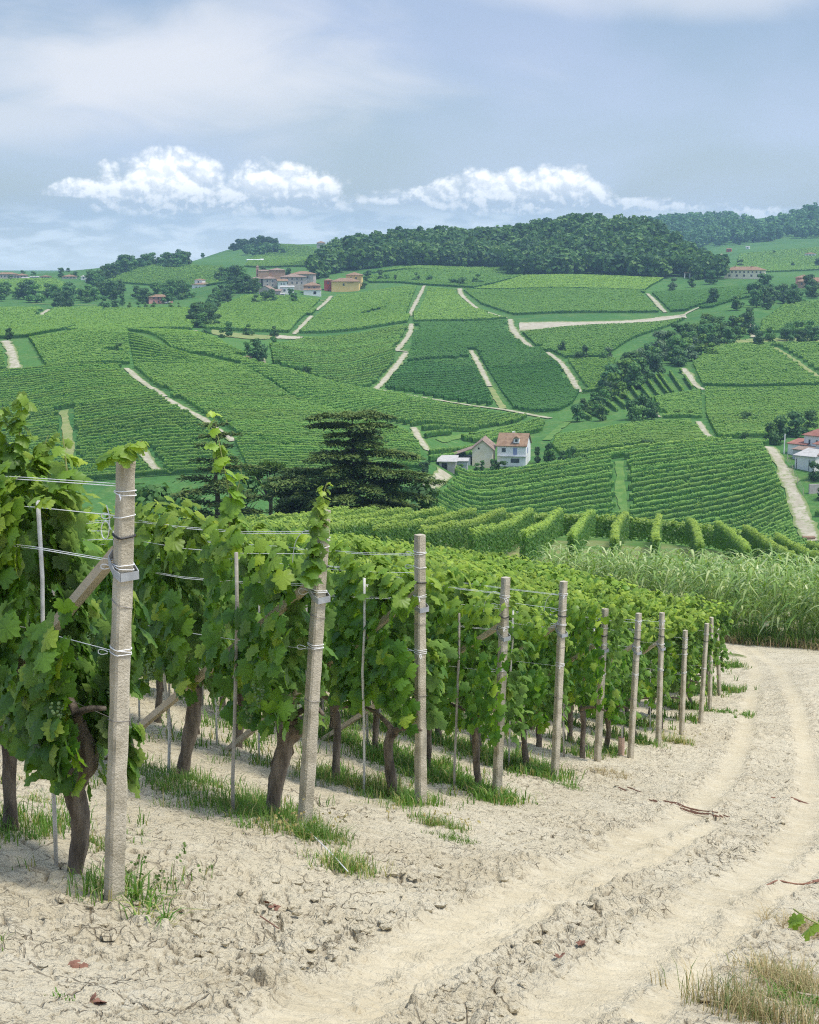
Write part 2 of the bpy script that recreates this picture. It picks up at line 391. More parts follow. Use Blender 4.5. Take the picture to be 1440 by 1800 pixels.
# ------------------------------------------------------------------ materials
def new_mat(name):
    m = bpy.data.materials.new(name); m.use_nodes = True
    return m, NT(m.node_tree)
def finish(b, surf, disp=None):
    out = b.n('ShaderNodeOutputMaterial'); b.t.links.new(surf, out.inputs[0])
    if disp is not None: b.t.links.new(disp, out.inputs['Displacement'])
def simple_mat(name, c1, c2, scale=4.0, rough=.8, bump=.0, bscale=None, spec=.3, detail=4, metal=0.0, stretch=None, obj_var=0.0):
    m, b = new_mat(name)
    co = b.n('ShaderNodeTexCoord').outputs['Object']
    if stretch:
        mp = b.n('ShaderNodeMapping'); b.set(mp.inputs[0], co); mp.inputs['Scale'].default_value = stretch; co = mp.outputs[0]
    n = b.noise(co, scale, detail, .6, .2)
    col = b.mix(b.smooth(n, .3, .7), c1, c2)
    if obj_var:
        r = b.n('ShaderNodeObjectInfo').outputs['Random']
        hsv = b.n('ShaderNodeHueSaturation'); b.set(hsv.inputs['Color'], col); b.set(hsv.inputs['Value'], b.math('MULTIPLY_ADD', r, obj_var, 1 - obj_var / 2)); col = hsv.outputs[0]
    p = b.n('ShaderNodeBsdfPrincipled'); b.set(p.inputs['Base Color'], col); p.inputs['Roughness'].default_value = rough
    p.inputs['Specular IOR Level'].default_value = spec; p.inputs['Metallic'].default_value = metal
    if bump:
        bn = b.n('ShaderNodeBump'); bn.inputs['Strength'].default_value = bump; bn.inputs['Distance'].default_value = .02
        b.set(bn.inputs['Height'], b.noise(co, bscale or scale * 4, 5, .65)); b.t.links.new(bn.outputs[0], p.inputs['Normal'])
    finish(b, p.outputs[0]); return m

def leaf_mat(name, dark, light, young, trans=.35, gloss=.25, rough=.45, objvar=.18, back=None):
    """leaf: tint.r = shade of green, plus painted shade on vine row sides, tint.g = how young (yellow-green) the leaf is"""
    m, b = new_mat(name)
    at = b.n('ShaderNodeAttribute', attribute_name='tint'); sp = b.n('ShaderNodeSeparateColor'); b.set(sp.inputs[0], at.outputs['Color'])
    r, g = sp.outputs[0], sp.outputs[1]
    col = b.mix(r, dark, light); col = b.mix(g, col, young)
    if objvar:
        o = b.n('ShaderNodeObjectInfo').outputs['Random']
        hsv = b.n('ShaderNodeHueSaturation'); b.set(hsv.inputs['Color'], col)
        b.set(hsv.inputs['Value'], b.math('MULTIPLY_ADD', o, objvar, 1 - objvar / 2)); b.set(hsv.inputs['Hue'], b.math('MULTIPLY_ADD', o, .012, .494)); col = hsv.outputs[0]
    if back is not None:
        gm = b.n('ShaderNodeNewGeometry'); col = b.mix(gm.outputs['Backfacing'], col, b.mix(.5, col, back))
    d = b.n('ShaderNodeBsdfPrincipled'); b.set(d.inputs['Base Color'], col); d.inputs['Roughness'].default_value = rough; d.inputs['Specular IOR Level'].default_value = gloss
    t = b.n('ShaderNodeBsdfTranslucent'); hs = b.n('ShaderNodeHueSaturation'); b.set(hs.inputs['Color'], col); hs.inputs['Hue'].default_value = .485; hs.inputs['Saturation'].default_value = 1.1; hs.inputs['Value'].default_value = 1.75
    b.set(t.inputs[0], hs.outputs[0])
    mx = b.n('ShaderNodeMixShader'); mx.inputs[0].default_value = trans; b.t.links.new(d.outputs[0], mx.inputs[1]); b.t.links.new(t.outputs[0], mx.inputs[2])
    finish(b, mx.outputs[0]); return m

M = {}
M['vine'] = leaf_mat('vine_leaf', (.056, .150, .020), (.155, .300, .040), (.40, .52, .075), trans=.50, gloss=.38, rough=.42, back=(.14, .20, .09))
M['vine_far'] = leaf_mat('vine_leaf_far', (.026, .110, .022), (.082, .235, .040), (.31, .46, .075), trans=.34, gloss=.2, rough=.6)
M['reed'] = leaf_mat('reed_blade', (.11, .225, .035), (.27, .41, .09), (.54, .60, .28), trans=.3, gloss=.35, rough=.4)
M['grass'] = leaf_mat('grass_blade', (.06, .14, .022), (.14, .25, .04), (.38, .33, .13), trans=.3, gloss=.2, rough=.6)
M['dry'] = leaf_mat('dry_grass_blade', (.26, .20, .09), (.42, .34, .17), (.10, .15, .04), trans=.2, gloss=.2, rough=.7)
M['crown'] = leaf_mat('tree_leaf', (.032, .090, .022), (.095, .205, .045), (.20, .30, .06), trans=.25, gloss=.2, rough=.6, objvar=.75)
M['crown_dark'] = leaf_mat('dark_tree_leaf', (.030, .088, .026), (.078, .175, .046), (.16, .26, .06), trans=.2, gloss=.2, rough=.6, objvar=.6)
M['crown_grey'] = leaf_mat('grey_green_leaf', (.075, .14, .065), (.15, .235, .105), (.22, .30, .13), trans=.25, gloss=.2, rough=.6, objvar=.3)
M['crown_lime'] = leaf_mat('light_green_leaf', (.06, .13, .02), (.13, .24, .035), (.22, .33, .05), trans=.3, gloss=.2, rough=.6, objvar=.3)
M['cedar'] = leaf_mat('cedar_needle', (.018, .045, .016), (.070, .125, .028), (.15, .19, .045), trans=.12, gloss=.15, rough=.7, objvar=.1)
M['pine'] = leaf_mat('pine_needle', (.025, .062, .012), (.075, .15, .022), (.12, .2, .03), trans=.2, gloss=.15, rough=.7, objvar=.1)
M['berry'] = simple_mat('green_grape', (.10, .17, .05), (.16, .24, .08), 30, .45, spec=.5)
M['bark'] = simple_mat('vine_bark', (.10, .078, .057), (.27, .215, .155), 14, .95, 1.0, 60, stretch=(1, 1, .22), obj_var=.2)
M['tree_bark'] = simple_mat('tree_bark', (.05, .04, .03), (.10, .08, .06), 5, .95, .5)
M['concrete'] = simple_mat('weathered_concrete', (.36, .315, .22), (.60, .535, .405), 5, .95, .7, 70, spec=.15, obj_var=.1)
M['stake'] = simple_mat('stake_paint', (.50, .47, .40), (.70, .67, .60), 9, .7, .2, obj_var=.2)
M['stake_dark'] = simple_mat('stake_weathered', (.30, .27, .22), (.46, .42, .35), 9, .8, .3, obj_var=.2)
M['wood'] = simple_mat('brace_wood', (.44, .36, .245), (.57, .48, .345), 6, .85, .4, 40, stretch=(.2, 1, 1), obj_var=.15)
M['zinc'] = simple_mat('zinc_bracket', (.30, .31, .31), (.44, .45, .44), 12, .5, .1, metal=.4, spec=.5)
M['cord'] = simple_mat('white_wire', (.70, .69, .65), (.82, .81, .78), 30, .5)
M['black_tie'] = simple_mat('black_tie', (.012, .012, .012), (.03, .03, .03), 30, .5)
M['rusty'] = simple_mat('grey_wire', (.16, .14, .12), (.27, .25, .22), 30, .6)
M['cane'] = simple_mat('dead_cane', (.17, .08, .05), (.27, .14, .09), 20, .9, .4)
M['twig'] = simple_mat('pale_twig', (.40, .33, .22), (.55, .47, .34), 20, .9, .3)
M['shoot'] = simple_mat('green_shoot', (.22, .24, .08), (.36, .36, .14), 12, .7)
M['tube'] = simple_mat('pink_tube', (.52, .35, .26), (.60, .42, .32), 8, .7)
M['white_wall'] = simple_mat('white_plaster', (.73, .71, .655), (.82, .80, .755), .5, .9, .1)
M['cream_wall'] = simple_mat('cream_plaster', (.74, .62, .42), (.82, .72, .54), .4, .9, .1)
M['yellow_wall'] = simple_mat('yellow_plaster', (.75, .50, .17), (.82, .58, .24), .4, .9)
M['pink_wall'] = simple_mat('pink_plaster', (.60, .26, .22), (.68, .34, .29), .4, .9)
M['brick_wall'] = simple_mat('brick_wall', (.38, .22, .15), (.52, .33, .23), .6, .9)
M['stone_wall'] = simple_mat('stone_wall', (.38, .33, .29), (.52, .46, .40), .6, .95, .2)
M['red_wall'] = simple_mat('red_plaster', (.38, .06, .05), (.46, .10, .08), .4, .9)
M['grey_wall'] = simple_mat('grey_wall', (.42, .42, .41), (.55, .55, .53), .5, .9)
def roof_mat(name, c1, c2):
    m, b = new_mat(name)
    co = b.n('ShaderNodeTexCoord').outputs['Object']
    n = b.noise(co, .9, 5, .65); col = b.mix(b.smooth(n, .32, .68), c1, c2)
    w = b.n('ShaderNodeTexWave', wave_type='BANDS', bands_direction='X'); b.set(w.inputs['Vector'], co); w.inputs['Scale'].default_value = 1.4; w.inputs['Distortion'].default_value = .3
    p = b.n('ShaderNodeBsdfPrincipled'); b.set(p.inputs['Base Color'], col); p.inputs['Roughness'].default_value = .9; p.inputs['Specular IOR Level'].default_value = .2
    bn = b.n('ShaderNodeBump'); bn.inputs['Strength'].default_value = .5; bn.inputs['Distance'].default_value = .08; b.set(bn.inputs['Height'], w.outputs[0]); b.t.links.new(bn.outputs[0], p.inputs['Normal'])
    finish(b, p.outputs[0]); return m
M['tile_brown'] = roof_mat('brown_tiles', (.205, .125, .074), (.32, .21, .128))
M['tile_old'] = roof_mat('old_tiles', (.20, .14, .10), (.34, .25, .19))
M['tile_red'] = roof_mat('red_tiles', (.27, .11, .08), (.35, .165, .115))
M['tile_grey'] = roof_mat('grey_sheet_roof', (.37, .35, .31), (.49, .465, .42))
M['white_sheet'] = roof_mat('white_sheet_roof', (.66, .66, .66), (.78, .78, .77))
M['glass'] = simple_mat('window_glass', (.05, .06, .075), (.09, .10, .12), .8, .2, spec=.5)
M['shutter'] = simple_mat('blue_shutter', (.22, .25, .40), (.27, .30, .46), 1, .7)
M['shutter_brown'] = simple_mat('brown_shutter', (.10, .06, .04), (.16, .10, .07), 1, .7)
M['blue_sheet'] = simple_mat('blue_sheet', (.05, .12, .30), (.09, .18, .38), .6, .6)
M['dark_open'] = simple_mat('dark_opening', (.02, .02, .02), (.035, .03, .03), 1, .9)
M['net'] = simple_mat('white_netting', (.66, .64, .59), (.74, .72, .67), 1.5, .9)

def ground_material():
    """pale marl; attributes: mask.r soft wheel track, mask.g grass growing through, mask.b crack or gap"""
    m, b = new_mat('pale_marl')
    pos = b.n('ShaderNodeNewGeometry').outputs['Position']
    at = b.n('ShaderNodeAttribute', attribute_name='mask'); sp = b.n('ShaderNodeSeparateColor'); b.set(sp.inputs[0], at.outputs['Color'])
    trk, grs, crk = sp.outputs
    n1 = b.noise(pos, .55, 4, .6, .3); n2 = b.noise(pos, 5.0, 5, .65); n3 = b.noise(pos, 38.0, 4, .7)
    col = b.mix(b.smooth(n1, .35, .68), (.62, .54, .37), (.55, .47, .31))
    col = b.mix(b.smooth(n2, .42, .70, 0, .65), col, (.67, .595, .425))
    col = b.mix(b.smooth(n2, .28, .40, .25, 0), col, (.42, .355, .245))
    col = b.mix(b.smooth(n3, .58, .76, 0, .35), col, (.30, .245, .165))  # dark specks: small shadows between clods painted into the colour
    col = b.mix(b.math('MULTIPLY', trk, b.smooth(n2, .2, .75, .70, .35)), col, (.445, .37, .23))
    dv = b.n('ShaderNodeVectorMath', operation='MULTIPLY_ADD'); nzv = b.n('ShaderNodeTexNoise'); b.set(nzv.inputs['Vector'], pos); nzv.inputs['Scale'].default_value = 4.0; nzv.inputs['Detail'].default_value = 3.0
    b.set(dv.inputs[0], nzv.outputs['Color']); dv.inputs[1].default_value = (.13, .13, .0); b.set(dv.inputs[2], pos)
    ck = None
    for sc, th, lo, seed in ((2.3, .014, .52, .9), (5.2, .024, .55, 1.7), (12.0, .045, .57, 3.1)):
        vr_ = b.n('ShaderNodeTexVoronoi', feature='DISTANCE_TO_EDGE', voronoi_dimensions='2D'); b.set(vr_.inputs['Vector'], dv.outputs[0]); vr_.inputs['Scale'].default_value = sc
        mk = b.smooth(b.noise(pos, seed, 3, .6), lo - .05, lo + .10)
        c_ = b.math('MULTIPLY', b.smooth(vr_.outputs[0], th * .25, th, 1, 0), mk); ck = c_ if ck is None else b.math('MAXIMUM', ck, c_)
    ck = b.math('MULTIPLY', ck, b.smooth(trk, .2, .7, 1, 0))
    crk = b.math('MAXIMUM', crk, ck)
    crevice_shade = b.smooth(b.noise(dv.outputs[0], 24.0, 3, .75, .6), .595, .69, 0, .65)  # crevice darkness painted into the colour, also pressed into the bump
    col = b.mix(b.math('MULTIPLY', crevice_shade, b.math('MULTIPLY_ADD', trk, -.7, .9)), col, (.27, .215, .145))
    col = b.mix(b.math('MULTIPLY', crk, .78), col, (.19, .145, .09))  # cracks: darker soil, with the shade of their depth painted in
    gn = b.noise(pos, 1.2, 5, .65, .2)
    gm = b.smooth(b.math('ADD', grs, b.math('MULTIPLY_ADD', gn, 1.2, -.6)), .35, .75)
    gcol = b.mix(n3, (.08, .15, .03), (.22, .22, .08))
    col = b.mix(gm, col, gcol)
    p = b.n('ShaderNodeBsdfPrincipled'); b.set(p.inputs['Base Color'], col); p.inputs['Roughness'].default_value = .97; p.inputs['Specular IOR Level'].default_value = .1
    fine = b.math('ADD', b.noise(pos, 60.0, 5, .7), b.math('MULTIPLY', b.noise(pos, 16.0, 5, .65), 2.4))
    vo = b.n('ShaderNodeTexVoronoi', feature='DISTANCE_TO_EDGE'); b.set(vo.inputs['Vector'], pos); vo.inputs['Scale'].default_value = 16.0
    fine = b.math('ADD', fine, b.math('MULTIPLY', b.smooth(vo.outputs[0], 0, .12), .25))
    bn = b.n('ShaderNodeBump'); b.set(bn.inputs['Strength'], b.math('MULTIPLY_ADD', trk, -.30, .85)); bn.inputs['Distance'].default_value = .03; b.set(bn.inputs['Height'], b.math('SUBTRACT', fine, b.math('ADD', b.math('MULTIPLY', crk, 1.6), b.math('MULTIPLY', crevice_shade, .7))))
    b.t.links.new(bn.outputs[0], p.inputs['Normal'])
    finish(b, p.outputs[0]); return m
def hill_material():
    """grass between the vine rows of the slopes beyond; mask.r dry tan grass, mask.g scrub and wood floor"""
    m, b = new_mat('hill_grass')
    pos = b.n('ShaderNodeNewGeometry').outputs['Position']
    at = b.n('ShaderNodeAttribute', attribute_name='mask'); sp = b.n('ShaderNodeSeparateColor'); b.set(sp.inputs[0], at.outputs['Color'])
    n1 = b.noise(pos, .012, 4, .6); n2 = b.noise(pos, .12, 5, .7); n3 = b.noise(pos, .9, 4, .7)
    col = b.mix(b.smooth(n1, .35, .65), (.055, .145, .038), (.085, .19, .045))
    col = b.mix(b.smooth(n2, .45, .7, 0, .6), col, (.16, .22, .06))
    n4 = b.noise(pos, .35, 5, .75)
    col = b.mix(b.smooth(n3, .35, .65, .55, 0), col, (.04, .10, .02))
    col = b.mix(b.smooth(n4, .55, .72, 0, .6), col, (.22, .25, .09))
    col = b.mix(b.smooth(n4, .30, .44, .6, 0), col, (.035, .095, .02))
    col = b.mix(b.math('MULTIPLY', sp.outputs[0], b.smooth(n3, .2, .8, 1, .7)), col, (.33, .28, .14))
    col = b.mix(sp.outputs[1], col, b.mix(n3, (.03, .07, .018), (.06, .12, .03)))
    p = b.n('ShaderNodeBsdfPrincipled'); b.set(p.inputs['Base Color'], col); p.inputs['Roughness'].default_value = 1.0; p.inputs['Specular IOR Level'].default_value = .05
    finish(b, p.outputs[0]); return m
def path_material():
    m, b = new_mat('pale_earth_path')
    pos = b.n('ShaderNodeNewGeometry').outputs['Position']
    n1 = b.noise(pos, .35, 4, .6); n2 = b.noise(pos, 1.6, 4, .7)
    col = b.mix(b.smooth(n1, .35, .65), (.45, .40, .30), (.34, .30, .21))
    at = b.n('ShaderNodeAttribute', attribute_name='mask'); sp = b.n('ShaderNodeSeparateColor'); b.set(sp.inputs[0], at.outputs['Color'])
    n3 = b.noise(pos, .8, 5, .75)
    g = b.smooth(b.math('ADD', b.math('MULTIPLY', sp.outputs[0], .42), n3), .58, .84, 0, .95)
    col = b.mix(g, col, b.mix(n2, (.10, .18, .04), (.24, .26, .10)))
    p = b.n('ShaderNodeBsdfPrincipled'); b.set(p.inputs['Base Color'], col); p.inputs['Roughness'].default_value = 1.0; p.inputs['Specular IOR Level'].default_value = .05
    finish(b, p.outputs[0]); return m
M['ground'] = ground_material(); M['hill'] = hill_material(); M['path'] = path_material()
M['tan_path'] = simple_mat('dry_grass_path', (.15, .21, .06), (.27, .27, .11), .35, 1.0, spec=.05)
M['mowed'] = simple_mat('bank_grass', (.075, .165, .035), (.14, .22, .055), .5, 1.0, spec=.05)

# ------------------------------------------------------------------ the ground near the camera
# centre lines of the wheel ruts and of the road (photo pixels brought down onto the slope)
RUTS = [[(470, 1830), (600, 1740), (720, 1670), (850, 1605), (960, 1555), (1080, 1500), (1200, 1440), (1270, 1380), (1305, 1300), (1325, 1220), (1330, 1170), (1300, 1140), (1270, 1125)],
        [(560, 1840), (700, 1745), (790, 1690), (930, 1612), (1040, 1562), (1150, 1508), (1250, 1450)],
        [(960, 1800), (1060, 1730), (1150, 1665), (1240, 1600), (1310, 1550), (1380, 1500), (1420, 1440), (1425, 1370), (1415, 1290), (1395, 1220), (1375, 1180), (1340, 1150), (1300, 1130)],
        [(1130, 1800), (1230, 1700), (1310, 1620), (1390, 1560), (1450, 1500)]]
RUT_W = [.20, .11, .20, .10]
RUTS_W = [smooth_line(hits(r, 3.0, 70), 2) for r in RUTS]
ROW_N0, ROW_DN = 3.035, 2.12                     # first row and spacing, across the rows
def row_n(k): return ROW_N0 + ROW_DN * k          # k = 0 is the row nearest the camera
def row_t_start(k): return 6.71 + .778 * (row_n(k) - ROW_N0)
def nt(n, t):
    """row frame -> plan position"""
    return RN[0] * n + RT[0] * t, RN[1] * n + RT[1] * t
N_ROWS = 17

def near_relief(X, Y, detail=True):
    """height added to the smooth slope, and colour masks (track, grass, crack)"""
    n = X * RN[0] + Y * RN[1]; t = X * RT[0] + Y * RT[1]
    ph = (n - ROW_N0) / ROW_DN; k = np.round(ph); dn = (ph - k) * ROW_DN
    ts = 6.71 + .778 * (n - ROW_N0)
    inside = np.clip((t - ts + .5) / .8, 0, 1) * (k >= 0) * (k < N_ROWS)
    h = inside * .03 * np.exp(-(dn / .30)**2)
    trk = np.zeros_like(X); edge = np.zeros_like(X)
    for P, w in zip(RUTS_W, RUT_W):
        d, s, a = dist_to_line(X, Y, P)
        d = d + .07 * (fbm(X * 2.2, Y * 2.2, 2, 31) - .5)
        prof = np.clip(1 - (d / w)**2, 0, 1)
        trk = np.maximum(trk, np.clip(1.35 - d / w * 1.1, 0, 1) * np.clip(.45 + .80 * fbm(X * .9, Y * .9, 3, 34), 0, 1))
        h = h - .024 * prof**.7 + .008 * np.exp(-((d - w * 1.35) / (w * .45))**2) * (.3 + 1.4 * fbm(X * 1.6, Y * 1.6, 2, 33))
        if detail: h = h + .0055 * np.clip(prof * 1.6, 0, 1) * np.sin(a * 2 * math.pi / .14 + 5 * d / w) * np.clip((fbm(X * 1.3, Y * 1.3, 2, 36) - .35) * 4, 0, 1)
        edge = np.maximum(edge, np.exp(-((d - w * 1.45) / .11)**2))
    grs = np.zeros_like(X)
    gn = fbm(X * .8, Y * .8, 3, 5)
    strip = np.exp(-(dn / .42)**2) * inside
    strip = strip * np.where(k == 0, .50, .9) * np.clip((t - ts) / .8 + (k > 0) * .6, 0, 1)
    grs = np.maximum(grs, strip * np.clip((gn - .45) * 6, 0, 1) * np.clip((t - ts) / 1.2 + .9, 0, 1))
    grs = np.maximum(grs, inside * np.clip((t - ts - 2.5) / 4, 0, 1) * np.clip((gn - .42) * 4, 0, 1) * .8)
    crk = np.zeros_like(X)
    if detail:
        rough = np.clip(1 - trk * 1.1, .08, 1) * (.42 + .75 * np.clip((fbm(X * .45, Y * .45, 2, 71) - .35) * 2, 0, 1))
        rough = np.minimum(rough + edge * .35, 1.5)
        wx = X + .10 * (fbm(X * 3, Y * 3, 2, 7) - .5); wy = Y + .10 * (fbm(X * 3 + 40, Y * 3, 2, 8) - .5)
        h = h + .085 * (fbm(X * .9, Y * .9, 3, 3) - .5) + rough * .06 * (fbm(wx * 5, wy * 6, 4, 13, .6) - .5) + .034 * np.maximum(rough, .25) * (fbm(wx * 20, wy * 25, 4, 14, .65) - .5)
        f1, f2, idv = worley(wx * 7.0, wy * 9.0, 21)        # clods
        keep = (idv > .58) * rough * np.clip((fbm(X * .7, Y * .7, 2, 44) - .38) * 5, 0, 1)
        h = h + keep * (.016 + .030 * idv) * np.clip(1 - (f1 / .55)**2, 0, 1)
        gap1 = np.clip(1 - (f2 - f1) / .10, 0, 1) * np.clip((fbm(X * 1.9, Y * 1.9, 2, 45) - .48) * 6, 0, 1) * np.clip(rough - .25, 0, 1)
        f1, f2, idv2 = worley(wx * 19.0, wy * 24.0, 22)     # crumbs
        h = h + rough * (idv2 > .5) * .012 * np.clip(1 - (f1 / .5)**2, 0, 1) * (.4 + idv2)
        vx = X + .16 * (fbm(X * 2.1, Y * 2.1, 3, 17) - .5); vy = Y + .16 * (fbm(X * 2.1 + 9, Y * 2.1, 3, 18) - .5)
        f1, f2, _ = worley(vx * 2.6, vy * 3.4, 23)          # long cracks
        cm = np.clip((fbm(X * 1.3, Y * 1.3, 2, 19) - .42) * 7, 0, 1) * np.clip(1 - trk * 1.4, 0, 1)
        c1 = np.clip(1 - (f2 - f1) / .045, 0, 1) * cm
        f1, f2, _ = worley(vx * 6.1, vy * 7.3, 24)
        cm2 = np.clip((fbm(X * 1.1 + 30, Y * 1.1, 2, 20) - .45) * 7, 0, 1) * np.clip(1 - trk * 1.3, 0, 1)
        c2 = np.clip(1 - (f2 - f1) / .06, 0, 1) * cm2
        h = h - .034 * c1 - .016 * c2 - .012 * gap1
        crk = np.clip(c1 + c2 * .6 + gap1 * .35, 0, 1)
    return h, trk, grs, crk

def polar_sheet(umax_near, umax_far, y0, y1, nu, nv, dens_u=None):
    v = np.linspace(math.log(y0), math.log(y1), nv); Yv = np.exp(v)
    s = np.linspace(-1, 1, nu)
    um = umax_far + umax_near * np.exp(-Yv / 6.0)
    s = .62 * s + .38 * s**3
    U = s[None, :] * um[:, None]; Y = np.broadcast_to(Yv[:, None], U.shape)
    return U * Y, Y.copy()
def grid_faces(nv, nu):
    i = np.arange(nv - 1)[:, None] * nu + np.arange(nu - 1)[None, :]
    return np.stack([i, i + 1, i + 1 + nu, i + nu], -1).reshape(-1, 4)

FAST_BUILD = False
def build_ground():
    nu, nv = (760, 1050)
    X, Y = polar_sheet(1.1, .40, 3.2, 42.0, nu, nv)
    h, trk, grs, crk = near_relief(X, Y)
    fade = np.clip((42 - Y) / 6, 0, 1)
    Z = ground_z(X, Y) + h * fade
    # reed bed floor and the land past the vineyard: grass and dry litter
    me = mesh_np('ground', np.c_[X.ravel(), Y.ravel(), Z.ravel()], [grid_faces(nv, nu)], [M['ground']], np.c_[trk.ravel(), grs.ravel(), crk.ravel()], smooth=True, colname='mask')
    tag(link('ground', me), kind='structure')
    # close to and behind the camera: the same slope, coarse, just under the fine sheet's edge
    nu, nv = 90, 60
    X, Y = np.meshgrid(np.linspace(-16, 16, nu), np.linspace(-14, 3.3, nv))
    hh, trk, grs, crk = near_relief(X, Y, False)
    Z = EYE - (PLANE[0] + PLANE[1] * X + PLANE[2] * Y) - .02
    me = mesh_np('ground_apron', np.c_[X.ravel(), Y.ravel(), Z.ravel()], [grid_faces(nv, nu)], [M['ground']], np.c_[trk.ravel(), grs.ravel(), crk.ravel()], smooth=True, colname='mask')
    tag(link('ground', me), kind='structure')
    # from 42 m to the reed bed: still marl, coarser
    nu, nv = 420, 150
    X, Y = polar_sheet(0, .42, 42.0, 82.0, nu, nv)
    h, trk, grs, crk = near_relief(X, Y, False)
    n = X * RN[0] + Y * RN[1]
    past = np.clip((n - row_n(N_ROWS)) / 3, 0, 1) * np.clip((.16 - X / Y) / .03 + (Y - 46) / 8, 0, 1)
    grs = np.maximum(grs, past)
    Z = ground_z(X, Y) + h * np.clip((Y - 42) / 3, 0, 1)
    me = mesh_np('ground_middle', np.c_[X.ravel(), Y.ravel(), Z.ravel()], [grid_faces(nv, nu)], [M['ground']], np.c_[trk.ravel(), grs.ravel(), crk.ravel()], smooth=True, colname='mask')
    tag(link('ground', me), kind='structure')
    # all the land beyond
    nu, nv = 460, 620
    X, Y = polar_sheet(0, .42, 82.0, 4600.0, nu, nv)
    Z = ground_z(X, Y)
    u = X / Y
    dry = np.clip(1 - np.abs(Y - 98) / 34, 0, 1) * np.clip((u + .02) / .04, 0, 1) * np.clip((fbm(X * .35, Y * .35, 3, 77) - .3) * 3, 0, 1)
    wood = np.zeros_like(X)
    me = mesh_np('hills', np.c_[X.ravel(), Y.ravel(), Z.ravel()], [grid_faces(nv, nu)], [M['hill']], np.c_[dry.ravel(), wood.ravel()], smooth=True, colname='mask')
    tag(link('hills', me), kind='structure')
build_ground()

# ------------------------------------------------------------------ vine leaves
def leaf_template(lod):
    """(verts, tris): a five-lobed vine leaf, stalk end at the origin, tip at y = 1"""
    if lod == 0:
        half = [(.06, -.10), (.24, -.22), (.42, -.12), (.40, .02), (.58, .10), (.55, .24), (.70, .38), (.56, .50), (.40, .52), (.42, .66), (.24, .74), (.20, .90)]
    elif lod == 1:
        half = [(.25, -.20), (.52, .05), (.42, .20), (.68, .40), (.36, .52), (.24, .80)]
    else:
        half = [(.48, -.05), (.60, .40)]
    out = [(0, 0)] + half + [(0, 1.0)] + [(-x, y) for x, y in reversed(half)]
    P = [(0.0, .34)] + out
    V = []
    for i, (x, y) in enumerate(P):
        z = -.30 * abs(x)**1.3 - .30 * (y - .3)**2 + (.05 if i == 0 else 0)
        if lod == 0 and i > 0: z += .05 * math.sin(i * 2.4)
        V.append((x, y, z))
    n = len(out)
    F = [(0, 1 + i, 1 + (i + 1) % n) for i in range(n)]
    return np.array(V), np.array(F)
LEAF = [leaf_template(k) for k in range(3)]
QUADLEAF = (np.array([(-.5, 0, -.12), (0, -.1, .05), (.5, 0, -.12), (.45, .75, -.2), (0, 1, -.1), (-.45, .75, -.2)]), np.array([(0, 1, 4), (0, 4, 5), (1, 2, 3), (1, 3, 4)]))
def unit(a): return a / (np.linalg.norm(a, axis=-1, keepdims=True) + 1e-9)
def place_leaves(tmpl, P, Nrm, Tip, size, tint):
    """copies of a leaf template at P with normals and tip directions -> V, F, colours"""
    V0, F0 = tmpl
    Nn = unit(Nrm); Tt = unit(Tip - (Tip * Nn).sum(1, keepdims=True) * Nn); S = np.cross(Tt, Nn)
    V = P[:, None, :] + size[:, None, None] * (V0[None, :, 0:1] * S[:, None, :] + V0[None, :, 1:2] * Tt[:, None, :] + V0[None, :, 2:3] * Nn[:, None, :])
    n, k = len(P), len(V0)
    F = F0[None, :, :] + (np.arange(n) * k)[:, None, None]
    C = np.repeat(tint, k, axis=0)
    return V.reshape(-1, 3), F.reshape(-1, F0.shape[1]), C
class LeafBag:
    def __init__(s): s.V = []; s.F = []; s.C = []; s.n = 0
    def add(s, V, F, C):
        s.V.append(V); s.F.append(F + s.n); s.C.append(C); s.n += len(V)
    def mesh(s, name, mat, smooth=True): return mesh_np(name, np.concatenate(s.V), [np.concatenate(s.F)], [mat], np.concatenate(s.C), smooth=smooth)

def foliage(seed, L=1.0, zlo=.8, zhi=2.15, half=.24, n=560, lod=0, size=(.075, .135), top_young=.6, ragged=.22, droop=.0):
    """leaves of one vine on its wires; x along the row, y across it, z up"""
    r = np.random.default_rng(seed)
    x = r.uniform(-L * .56, L * .56, n * 2); z = zlo + (zhi - zlo) * r.beta(1.25, 1.15, n * 2)
    lo = zlo + ragged * (fbm(x * 3 + seed, z * 0, 2, seed) - .5) * 2; hi = zhi + .24 * (fbm(x * 4 + seed * 3, z * 0, 2, seed + 5) - .5) * 2
    dens = fbm(x * 3.1 + seed, z * 3.1, 3, seed + 9)
    keep = (z > lo) & (z < hi) & (dens > .40)
    x, z = x[keep][:n], z[keep][:n]; n = len(x)
    side = np.where(r.random(n) < .5, -1.0, 1.0)
    prof = half * (.55 + .45 * np.sin(np.clip((z - zlo) / (zhi - zlo), 0, 1) * math.pi)**.6)
    y = side * prof * r.uniform(.25, 1.15, n)**.7
    up = .35 + .9 * np.clip((z - zhi + .30) / .30, 0, 1)
    Nrm = np.c_[r.normal(0, .45, n), side * r.uniform(.5, 1.1, n), up + r.normal(0, .3, n)]
    Tip = np.c_[r.normal(0, .55, n), side * .35 + r.normal(0, .25, n), -1 + r.normal(0, .35, n) + .5 * np.clip((z - zhi + .2) / .2, 0, 1)]
    s = r.uniform(size[0], size[1], n) * (1 - .35 * np.clip((z - zhi + .25) / .35, 0, 1))
    young = np.clip((z - zhi + .45) / .5, 0, 1) * top_young * r.uniform(.2, 1.3, n) + (r.random(n) < .10) * r.uniform(.2, .7, n)
    tint = np.c_[r.random(n)**1.2, np.clip(young, 0, 1)]
    bag = LeafBag(); bag.add(*place_leaves(LEAF[lod], np.c_[x, y, z], Nrm, Tip, s, tint))
    return bag
